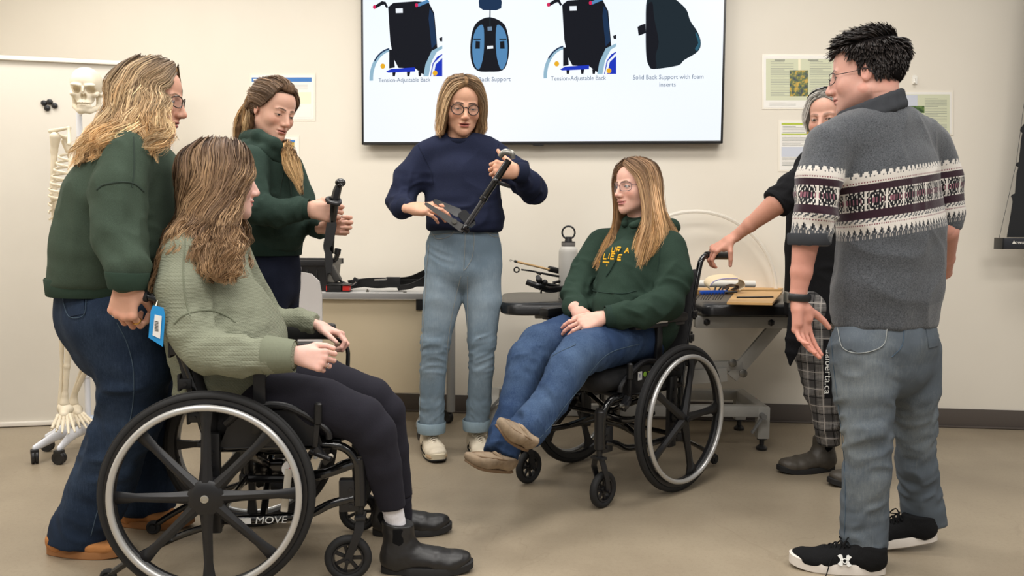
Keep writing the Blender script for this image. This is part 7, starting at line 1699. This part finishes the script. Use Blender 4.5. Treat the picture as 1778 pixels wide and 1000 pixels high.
    t2 = tri(.024, .3); low = t.math('GREATER_THAN', t.math('ADD', t2, t.math('DIVIDE', t.math('SUBTRACT', .190, vq), .022)), .95); c = t.mix(t.math('MULTIPLY', band(.170, .190), low), c, WHI)
    c = t.mix(t.math('MULTIPLY', band(.168, .186), t.math('LESS_THAN', t2, .2)), c, BLA)
    zz3 = t.math('LESS_THAN', t.math('ABSOLUTE', t.math('SUBTRACT', t.math('DIVIDE', t.math('SUBTRACT', vq, .186), .020), t2)), .25); c = t.mix(t.math('MULTIPLY', band(.186, .208), t.math('MULTIPLY', zz3, t.math('GREATER_THAN', t.math('FRACT', t.math('DIVIDE', uq, .008)), .3))), c, rgb(170, 164, 158))
    t.l(c, b.inputs['Base Color']); b.inputs['Roughness'].default_value = .95; b.inputs['Specular IOR Level'].default_value = .1; b.inputs['Sheen Weight'].default_value = .25
    h = t.math('ADD', t.math('FRACT', t.math('DIVIDE', u, SU)), t.math('FRACT', t.math('DIVIDE', v, SV))); rb_ = t.math('MULTIPLY', t.math('GREATER_THAN', v, .440), t.math('SINE', t.math('MULTIPLY', u, 900.0))); h = t.math('ADD', h, t.math('MULTIPLY', rb_, 2.2)); t.bump(t.math('ADD', t.noise(420, 2, .7, oc), t.math('MULTIPLY', h, .35)), .5, .0012)
    return t.m
KN = knit(); KNR = ribmat('charcoal_rib', rgb(58, 60, 64), 200)
v0 = P(1540, 288, Y-.12).z
def knituv(V, N):
    cx_, cy_ = P(1540, 400, Y).x, Y; a = np.arctan2(V[:, 0]-cx_, -(V[:, 1]-cy_)); u = a*.22
    arm = V[:, 0] < P(1452, 400, 2.5).x; ca = np.arctan2(V[:, 0]-P(1418, 400, 2.48).x, -(V[:, 1]-2.48)); u = np.where(arm, ca*.085, u)
    arm2 = V[:, 0] > P(1626, 400, 2.65).x; cb = np.arctan2(V[:, 0]-P(1636, 400, 2.72).x, -(V[:, 1]-2.72)); u = np.where(arm2, cb*.085, u)
    v = (v0-V[:, 2])+(V[:, 0]-cx_)*.16*np.where(arm, -.6, 1)+np.where(arm, -.008-.03*0, 0)
    v = np.where(arm, (v0-V[:, 2])-.010-(V[:, 0]-P(1418, 400, 2.5).x)*.10, v)
    return np.stack([u, v, np.zeros(len(V))], 1)
F = Field(.0055)
F.seg(P(1468, 240, 2.53), P(1590, 240, 2.68), .070, .070, 0)
F.chain([P(1528, 230, Y), P(1534, 300, Y), P(1548, 400, Y), P(1540, 500, Y), P(1537, 556, Y)], [(.165, .10), (.205, .135), (.195, .135), (.198, .145), (.188, .138)], .06, side=S)
F.chain([P(1440, 252, 2.51), P(1424, 310, 2.475), P(1414, 370, 2.465), P(1408, 408, 2.465)], [.070, .068, .064, .060], .035)
F.chain([P(1612, 250, 2.70), P(1634, 310, 2.72), P(1640, 370, 2.72), P(1640, 388, 2.72)], [.070, .064, .058, .052], .035)
F.cutdisk(P(1406, 424, 2.465), (-.02, 0, -1), .1, .1, .004); F.cutdisk(P(1640, 398, 2.72), (0, .1, -1), .09, .1, .004); F.plane(P(1537, 566, Y), (0, 0, -1), .012)
sw7 = garment('sweater', F, KN, p7, [fold(P(1424, 330, 2.47), P(1408, 424, 2.465), .008, .04, .11, .5, 3), fold(P(1540, 420, Y), P(1540, 540, Y), .007, .12, .3, .9, 8)], (.007, (9, 9, 2.2)), 17, uvfn=knituv)
cuffband(p7, P(1405, 415, 2.465), (0, 0, 1), .058, .060, .034, KNR, th=.005)
F = Field(.005); cc = P(1511, 181, Y); cr = [cc+Vector((.088*math.cos(a), .078*math.sin(a), .034*math.cos(a)-.004*math.sin(a))) for a in np.linspace(0, 2*PI, 17)]; F.chain(cr, [(.013, .022)]*17, .004, side=(1, 0, .01)) if False else F.chain(cr, [.0125]*17, .004); F.chain([c-Vector((0, 0, .020)) for c in cr], [.0135]*17, .012); F.chain([cc+(c-cc)*1.08-Vector((0, 0, .040)) for c in cr], [.014]*17, .012); garment('collar', F, KNR, p7, (), (.001, (20, 20, 20)), 1)
F = Field(.0055)
F.chain([P(1535, 556, Y), P(1535, 590, Y), P(1535, 625, Y)], [(.175, .125), (.183, .14), (.175, .13)], .03, side=S)
F.chain([P(1497, 610, 2.54), P(1500, 680, 2.53), P(1506, 740, 2.51), P(1505, 820, 2.52), P(1500, 900, 2.53), P(1500, 938, 2.53)], [.102, .092, .078, .074, .070, .072], .02)
F.chain([P(1578, 610, 2.66), P(1584, 680, 2.66), P(1588, 740, 2.67), P(1590, 810, 2.69), P(1602, 880, 2.72), P(1606, 908, 2.73)], [.100, .088, .064, .062, .066, .068], .02)
F.cutdisk(P(1500, 946, 2.53), (0, 0, -1), .1, .1, .003); F.cutdisk(P(1606, 908, 2.73), (.1, 0, -1), .1, .1, .003)
j7 = garment('jeans', F, DEN4, p7, [fold(P(1502, 700, 2.52), P(1505, 800, 2.52), .008, .05, .12, .7, 5), fold(P(1503, 860, 2.52), P(1500, 935, 2.53), .006, .045, .11, .5, 6), fold(P(1586, 700, 2.66), P(1600, 860, 2.7), .009, .045, .11, .7, 7), fold(P(1500, 600, 2.55), P(1500, 660, 2.53), .005, .05, .14, .5, 4)], (.005, (9, 9, 5)), 31, paintfn=wearfn([(P(1500, 660, 2.40), .18, .7), (P(1590, 740, 2.6), .15, .5), (P(1470, 760, 2.5), .16, .5), (P(1500, 850, 2.45), .16, .3)]))
surfpatch(p7, j7, [(1456, 568), (1540, 566), (1534, 602), (1466, 608)], DEN4, .003, 10, 8, 'back_pocket'); surfpatch(p7, j7, [(1466, 602), (1534, 598), (1516, 610), (1494, 614)], DEN4, .003, 8, 4, 'pocket_tip')
surfline(p7, j7, [(1456, 570), (1464, 603), (1493, 613), (1532, 600), (1540, 568)], STITCH, .0013, .004, 'pocket_stitching'); surfline(p7, j7, [(1570, 566), (1566, 600), (1548, 620)], STITD, .0016, .001, 'seat_seam')
surfline(p7, j7, [(1443, 575), (1448, 640), (1458, 720), (1466, 800), (1468, 880), (1466, 935)], STITD, .0012, name='side_seam')
surfpatch(p7, j7, [(1606, 566), (1630, 564), (1628, 600), (1612, 604)], DEN4, .003, 6, 6, 'back_pocket')
# watch
b = MB(); wc_ = P(1387, 516, 2.462); b.torus(wc_, (.04, 0, 1), .0335, .0035, 40, 8, .0115); b.v = [(x, (y-wc_.y)*.86+wc_.y, z) for x, y, z in b.v]; w7 = b.obj('watch_strap', DKP, p7, label='black sports watch strap')
b = MB(); b.box(P(1366, 516, 2.47), (.012, .034, .034), None, .005); b.obj('watch_case', STL, w7)
def armour(M, o, L, wd):
    for s in (1, -1):
        b = MB(); ex = L*.46; ez = .050; sl = lambda p: (p[0], p[1]-s*.30*(p[2]-ez), p[2])
        for sx in (1, -1):
            for sz in (1, -1):
                lob = [(sx*.004, sz*.0015), (sx*.0065, sz*.0145), (sx*.012, sz*.0165), (sx*.0205, sz*.0115), (sx*.0150, sz*.0060), (sx*.0125, sz*.0008)]
                if sx*sz < 0: lob.reverse()
                b.prism(lob, (ex, s*(wd*.95+.004)-.002, ez), (1, 0, 0), (0, 0, 1), .004)
        b.torus((ex, s*(wd*.95+.004), ez), (0, 1, 0), .0065, .0012, 24, 6); b.v = [sl((x, y, ez+(z-ez)*1.0)) for x, y, z in b.v]; loc_obj(M, b, 'side_emblem', WHT, o)
    laces(M, o, L, wd, MESHB)
    b = MB(); b.tube([(L*.5, wd*.4, .074), (L*.6, wd*1.0, .050), (L*.66, wd*1.5, .010), (L*.70, wd*1.9, .004)], .0018, 6, smooth=4); loc_obj(M, b, 'loose_lace', MESHB, o)
h = P(1540, 990, 2.47); shoe(p7, Vector((h.x, 2.48, 0)), (-.93, .20, 0), .285, .050, 'sneaker', MESHB, WSOLE, sole_h=.036, extra=armour)
h = P(1632, 950, 2.66); shoe(p7, Vector((h.x, 2.68, .035)), (-.93, .10, -.13), .285, .050, 'sneaker', MESHB, WSOLE, sole_h=.032, up=(-.13, 0, 1), extra=lambda M, o, L, wd: laces(M, o, L, wd, MESHB))
def mregion(p):
    x, y, z = p.T; r = np.ones(len(p)); hl = .055+.02*np.clip(1-np.abs(y)/.05, 0, 1)
    r[(x > .040) & (z < .075)] = 0; r[(x > .015) & (z < .045-.0*x)] = 0; r[(z < -.012) & (x > -.030)] = 0; r[(z < -.052)] = 0; r[(x > -.025) & (x < .03) & (z < .015) & (np.abs(y) > .06) & (z < -.0)] = 0
    return r
def mlen(p): return .017+.023*np.clip((p[:, 2]-.02)/.08, 0, 1)+.012*np.clip((p[:, 0]+.02)/.07, 0, 1)*(p[:, 2] > .08)
def mflow(p):
    f = np.zeros_like(p); f[:, 2] = -1.0; top = p[:, 2] > .085; f[top] = np.array([.7, .4, .3]); return f
def mcap(F):
    F.ell((-.016, 0, .034), (.102, .080, .088), 0); F.ell((-.058, 0, -.008), (.044, .056, .042), .02); F.plane((.046, 0, .055), (1, 0, -.55), .012); F.plane((.010, 0, .018), (.62, 0, -1), .01); F.plane((0, 0, -.048), (0, 0, -1), .01)
crop_hair(p7, M, mregion, 8000, mlen, ((24, 21, 21), (66, 58, 54)), mflow, cap=mcap, rad=.0012)

# ================= things held in the hands
GLB = DKS
kb = root('knee_bracket', P(805, 385, 3.50), 'black hinged metal bracket with a clamp held by the woman in navy', 'bracket')
A = P(808, 392, 3.50); B_ = P(884, 278, 3.46)
mid_ = A.lerp(B_, .42)
b = MB(); b.cyl(A, mid_, .0085, n=14); b.cyl(A+Vector((.012, 0, 0)), mid_+Vector((.012, 0, 0)), .006, n=12); b.obj('lower_rod', mat('grey_anodised_metal', rgb(92, 92, 94), .35, .8), kb)
b = MB(); b.cyl(mid_-(B_-A)*.02, B_, .0155, n=18, bev=.003); b.cyl(mid_-(B_-A)*.03, mid_+(B_-A)*.03, .0175, n=18, bev=.002); b.obj('upper_rod', GLB, kb)
b = MB(); b.tube([P(868, 272, 3.45), P(876, 264, 3.44), P(888, 266, 3.44), P(891, 276, 3.44)], [.012, .014, .014, .010], 10, smooth=4, flat=.7); b.obj('lever_head', STL, kb)
b = MB(); b.ball(P(861, 314, 3.46), .013); b.tube([P(862, 316, 3.47), P(875, 320, 3.47), P(885, 324, 3.48)], [.010, .009, .007], 8, flat=.6); b.obj('clamp_knob', GLB, kb)
def plate(pa, pb, w0, w1, th, nm, dy=0):
    b = MB(); a, c = Vector(pa), Vector(pb); d = (c-a).normalized(); n = Vector((0, -1, .25)).normalized(); s = d.cross(n).normalized(); rings = []
    for p, w_ in ((a, w0*.6), (a+d*.01, w0), (c-d*.012, w1), (c, w1*.6)): rings.append([p+s*w_+n*th, p-s*w_+n*th, p-s*w_-n*th, p+s*w_-n*th])
    b.loft(rings); return b.obj(nm, GLB if dy else bpy.data.materials['dark_grey_plastic'], kb)
plate(P(738, 353, 3.47), P(806, 399, 3.46), .008, .017, .003, 'side_plate'); plate(P(753, 348, 3.54), P(800, 372, 3.53), .010, .020, .003, 'rear_plate', 1); plate(P(800, 368, 3.53), P(822, 392, 3.50), .022, .020, .006, 'hinge_block', 1)
b = MB(); b.cyl(P(789, 384, 3.462), P(789, 384, 3.45), .011, n=18); b.obj('screw', STL, kb); b = MB(); b.cyl(P(812, 402, 3.48), P(802, 394, 3.46), .014, n=16, bev=.003); b.cyl(P(800, 402, 3.47), P(812, 392, 3.47), .012, n=14); b.obj('hinge_pin', GLB, kb)
hb_ = root('strap_bracket', P(578, 400, 3.03), 'black curved handle with hanging webbing strap held by the ponytailed woman', 'bracket')
b = MB(); b.tube([P(590, 318, 3.03), P(585, 332, 3.03), P(581, 352, 3.03), P(577, 395, 3.04), P(575, 440, 3.05)], [.012, .016, .017, .011, .010], 10, smooth=4); b.obj('handle_rod', GLB, hb_)
b = MB(); b.ball(P(591, 317, 3.03), .020, 14, 10, (1, .9, .8)); b.cyl(P(590, 319, 3.03), P(594, 324, 3.03), .018, n=14, bev=.003); b.obj('knob', GLB, hb_)
b = MB(); b.tube([P(568, 347, 3.0), P(574, 352, 2.97), P(588, 354, 2.98), P(588, 346, 3.05), P(572, 344, 3.06)], .008, 8, closed=True, smooth=4); b.box(P(579, 352, 3.0), (.045, .03, .016), Matrix.Rotation(.1, 3, 'Y'), .005); b.obj('collar_clamp', DKP, hb_)
b = MB(); strap(b, [P(574, 388, 3.02), P(575, 400, 2.99), P(573, 422, 3.0), P(567, 432, 3.02), P(571, 445, 3.03), P(570, 474, 3.03)], .045); b.v = [tuple(v) for v in b.v]
b = MB(); rings = []
for px, py, w_ in ((575, 386, 8), (575, 392, 8.5), (572, 410, 8), (568, 426, 7), (566, 432, 4.5), (570, 440, 6), (571, 455, 6.5), (570, 474, 4)):
    c = P(px, py, 3.005); w2_ = W(w_, 3.0); rings.append([c+Vector((-w2_, 0, 0)), c+Vector((w2_, .006, 0)), c+Vector((w2_, .012, 0)), c+Vector((-w2_, .006, 0))])
b.loft(rings); b.obj('webbing', WEB, hb_)
b = MB(); b.tube([P(586, 433, 3.03), P(585, 444, 3.03), P(580, 452, 3.03), P(570, 455, 3.03)], .0095, 10, smooth=4); b.cyl(P(587, 431, 3.03), P(585, 442, 3.03), .0125, n=12, bev=.003); b.box(P(571, 456, 3.03), (.03, .02, .03), None, .005); b.obj('hook', GLB, hb_)
# ------------------------------------------------------------------ anatomical skeleton on a rolling stand
BONE = mat('ivory_plastic_bone', rgb(222, 210, 186), .45, var=.06, vscale=14, bump=.2, bscale=60)
Y = 3.80; sc_ = Y/FOC
sk = root('skeleton_model', (P(145, 770, Y).x, Y+.05, 0), 'life-size ivory skeleton model on a white rolling stand behind the left woman', 'skeleton')
def bone(name, chains, k=.008, vox=.0035, rl=1, extra=None, parent=sk):
    F = Field(vox)
    for pts, rs in chains: F.chain(pts, rs, k)
    if extra: extra(F)
    V, Q = F.mesh(); V = relax(V, Q, rl, .4); return mkobj(name, V, Q, BONE, parent)
M = basis((.30, -.95, -.05), (0, 0, 1), P(150, 158, Y), .98)
F = Field(.0026)
F.ell((-.018, 0, .038), (.094, .071, .074), 0); F.ell((.040, 0, .030), (.044, .055, .046), .02); F.ell((.040, 0, -.030), (.040, .044, .040), .02)
for s in (1, -1):
    F.seg((.050, s*.056, -.012), (-.01, s*.066, -.020), .007, .006, .006); F.ell((.062, s*.046, -.022), (.014, .014, .012), .012)
    F.seg((.078, s*.046, .020), (.084, s*.012, .016), .007, .007, .008)
    
    F.ell((.046, s*.060, -.042), (.018, .010, .007), .004, 's')
F.seg((.086, 0, .006), (.092, 0, -.012), .006, .005, .006)
F.ell((.060, 0, -.058), (.026, .032, .014), .01)
F.ell((.080, 0, -.0665), (.014, .030, .0012), .001, 's')
for s in (1, -1): F.ell((.072, s*.031, -.002), (.042, .0195, .0175), .003, 's'); F.ell((.080, s*.0062, -.034), (.024, .0070, .014), .002, 's')
for s in (1, -1): F.seg((.0, s*.052, -.030), (.0, s*.050, -.075), .012, .010, .008); F.seg((.0, s*.050, -.075), (.062, s*.020, -.098), .012, .014, .010)
F.seg((.068, s*.012, -.096), (.068, 0, -.094), .016, .016, .01); F.ell((.064, 0, -.078), (.022, .032, .016), .008)
for i in range(9): F.ell((.088-abs(i-4)**2*.0007, (i-4)*.0066, -.061), (.0030, .0030, .0050), .0012); F.ell((.087-abs(i-4)**2*.0007, (i-4)*.0062, -.072), (.0028, .0028, .0046), .0012)
V, Q = F.mesh(); V = relax(V, Q, 1, .3); mkobj('skull', xf(M, V), Q, BONE, sk)
sx = P(150, 200, Y+.05).x
for i in range(24):
    z = 1.50-i*.027; y = Y+.06+.03*math.sin(i/24*PI*2+.5); b = MB(); b.lathe((sx, y, z), (0, 0, 1), [(.0001, 0), (.016+.0005*i, 0), (.013+.0005*i, .009), (.016+.0005*i, .018), (.0001, .018)], 14); b.bar((sx, y, z+.008), (sx, y+.045, z-.004), .01, .01); b.bar((sx-.03, y+.015, z+.008), (sx+.03, y+.015, z+.008), .008, .008); b.obj('vertebra', BONE, sk)
cx_ = sx
for i in range(11):
    z = 1.435-i*.030; wd_ = .085+.060*math.sin(min(1, (i+1)/8)*PI/2); dp = .055+.055*math.sin(min(1, (i+1)/8)*PI/2)
    for s in (1, -1):
        fr = 1.0 if i < 7 else .80-.10*(i-7); pts = []
        for k in range(12):
            a = -PI/2+.10+(PI-.2)*k/11*fr; pts.append((cx_+s*wd_*math.cos(a), Y-.0-dp*math.sin(a)*1.0-.01, z-.055*(k/11)-(.0)))
        b = MB(); b.tube([Vector(p) for p in pts], .0058, 6, smooth=2, flat=.7, side=(0, 0, 1)); b.obj('rib', BONE, sk)
bone('sternum', [([(cx_, Y-.075, 1.42), (cx_, Y-.105, 1.30), (cx_, Y-.115, 1.22)], [.016, .014, .008])])
for s in (1, -1):
    sh = P(112, 236, Y) if s < 0 else Vector((2*cx_-P(112, 236, Y).x, Y, P(112, 236, Y).z))
    nx = lambda px, py, dy=0: (P(px, py, Y+dy) if s < 0 else Vector((2*cx_-P(px, py, Y+dy).x, Y+dy, P(px, py, Y+dy).z)))
    bone('clavicle', [([(cx_+s*.02, Y-.07, 1.455), nx(120, 222, -.03), nx(88, 228)], [.009, .007, .011])])
    bone('shoulder_blade', [([nx(92, 232, .02), nx(118, 240, .07)], [.010, .008]), ([nx(118, 236, .08), nx(128, 290, .09), nx(110, 246, .06)], [.008, .007, .010])], .02)
    bone('upper_arm_bone', [([nx(96, 238, -.01), nx(94, 262), nx(92, 320), nx(95, 344)], [.024, .014, .0115, .020])], .012)
    bone('forearm_bone', [([nx(98, 352), nx(101, 400), nx(98, 446)], [.012, .008, .011])]); bone('forearm_bone', [([nx(92, 350), nx(93, 400), nx(93, 448)], [.010, .0075, .009])])
    for k in range(5):
        b = MB(); x0 = 93+k*1.6; b.tube([nx(x0, 456), nx(x0-1.5+k*1.2, 478), nx(x0-3+k*1.8, 492), nx(x0-4+k*2.0, 504), nx(x0-4+k*2, 514-abs(k-2)*3)], [.006, .0045, .0055, .004, .003], 7, smooth=2); b.obj('finger_bones', BONE, sk)
    bone('wrist_bones', [([nx(92, 452), nx(100, 455)], [.011, .012])])
    hp_ = nx(128, 400, 0)
    bone('pelvis_half', [([(cx_+s*.02, Y+.05, .97), (cx_+s*.10, Y+.03, 1.0), (cx_+s*.14, Y-.02, .99)], [.016, .012, .012]), ([(cx_+s*.10, Y+.03, 1.0), (cx_+s*.085, Y, .90), (cx_+s*.02, Y-.04, .86)], [.02, .024, .012]), ([(cx_+s*.085, Y, .90), (cx_+s*.06, Y+.02, .82)], [.02, .014])], .03)
    kn = P(118, 571, Y-.04) if s < 0 else P(172, 575, Y+.05); an = P(112, 700, Y-.03) if s < 0 else P(128, 700, Y+.10)
    hj = Vector((cx_+s*.095, Y, .89))
    bone('thigh_bone', [([hj, hj+Vector((s*.05, 0, .0)), hj+Vector((s*.04, 0, -.06)), kn+Vector((0, 0, .09)), kn+Vector((-.0, 0, .018))], [.024, .014, .018, .013, .026])], .015)
    for q in (-1, 1): pass
    bone('knee_joint', [([kn+Vector((-.024, -.01, .005)), kn+Vector((-.020, -.01, -.002))], [.024, .020]), ([kn+Vector((.020, -.01, .005)), kn+Vector((.018, -.01, -.002))], [.023, .020])], .01)
    bone('shin_bone', [([kn+Vector((.004, 0, -.035)), kn+Vector((.004, 0, -.07)), an.lerp(kn, .5)+Vector((.004, 0, 0)), an+Vector((.004, 0, .04)), an], [.034, .018, .0125, .012, .022])], .02)
    bone('calf_bone', [([kn+Vector((-.032, .0, -.04)), an.lerp(kn, .5)+Vector((-.026, .01, 0)), an+Vector((-.022, 0, -.02))], [.012, .007, .012])])
    fd = Vector((.42, -.9, -.45)).normalized() if s < 0 else Vector((.7, -.7, -.4)).normalized(); sd = Vector((.9, .42, 0)).normalized()
    bone('ankle_bones', [([an+Vector((-.01, .03, -.045)), an+Vector((0, 0, -.03)), an+fd*.06+Vector((.0, 0, -.02))], [.022, .024, .020]), ([an+Vector((-.012, 0, -.02)), an+Vector((.02, 0, -.03))], [.02, .02])], .02)
    for k in range(5):
        o_ = an+fd*.06+sd*(.012*(k-2))+Vector((0, 0, -.02)); d_ = (fd+sd*.10*(k-2)).normalized(); b = MB(); L_ = .15-.012*abs(k-3.2)
        b.tube([o_, o_+d_*.03, o_+d_*.07, o_+d_*.078, o_+d_*.10, o_+d_*.108, o_+d_*(L_-.02), o_+d_*L_], [.009, .0065, .0085, .0075, .0055, .007, .005, .004], 8); b.obj('toe_bones', BONE, sk)
WST = mat('white_stand_enamel', rgb(222, 224, 230), .3)
pc = Vector((P(145, 700, Y+.06).x, Y+.10, 0))
b = MB(); b.cyl(pc+Z3*.12, pc+Z3*1.62, .0135, n=16); b.tube([pc+Z3*1.60, Vector((sx, Y+.06, 1.68)), Vector((sx, Y+.02, 1.72))], .008, 10, smooth=4); b.cyl(pc+Z3*.345, pc+Z3*.39, .018, n=16); b.obj('stand_pole', WST, sk)
b = MB(); b.cyl(pc+Z3*.09, pc+Z3*.15, .034, n=20, bev=.004); b.obj('pole_socket', mat('clear_blue_collar', rgb(186, 200, 220), .3), sk)
b = MB(); b.cyl(pc+Z3*.372, pc+Z3*.378, .0186, n=16); b.obj('collar_ring', NAVYP, sk)
for k, (tx, ty) in enumerate(((60, 782), (82, 762), (215, 750), (235, 785), (150, 810))):
    e = PF(tx, ty, .06) if k < 2 else pc+Vector((.30*math.cos([0, 0, .5, -.55, -1.5][k]), .30*math.sin([0, 0, .5, -.55, -1.5][k])+.0, .06)); e.z = .075
    F = Field(.005); m_ = pc.lerp(Vector((e.x, e.y, 0)), .55); F.chain([pc+Z3*.10, Vector((m_.x, m_.y, .105)), Vector((e.x, e.y, .070))], [(.030, .020), (.026, .017), (.016, .010)], .02, side=(0, 0, 1) if False else None); V, Q = F.mesh(); mkobj('base_leg', relax(V, Q, 1), Q, WST, sk)
    castor(sk, e.x, e.y, .030, .6+k, .012)
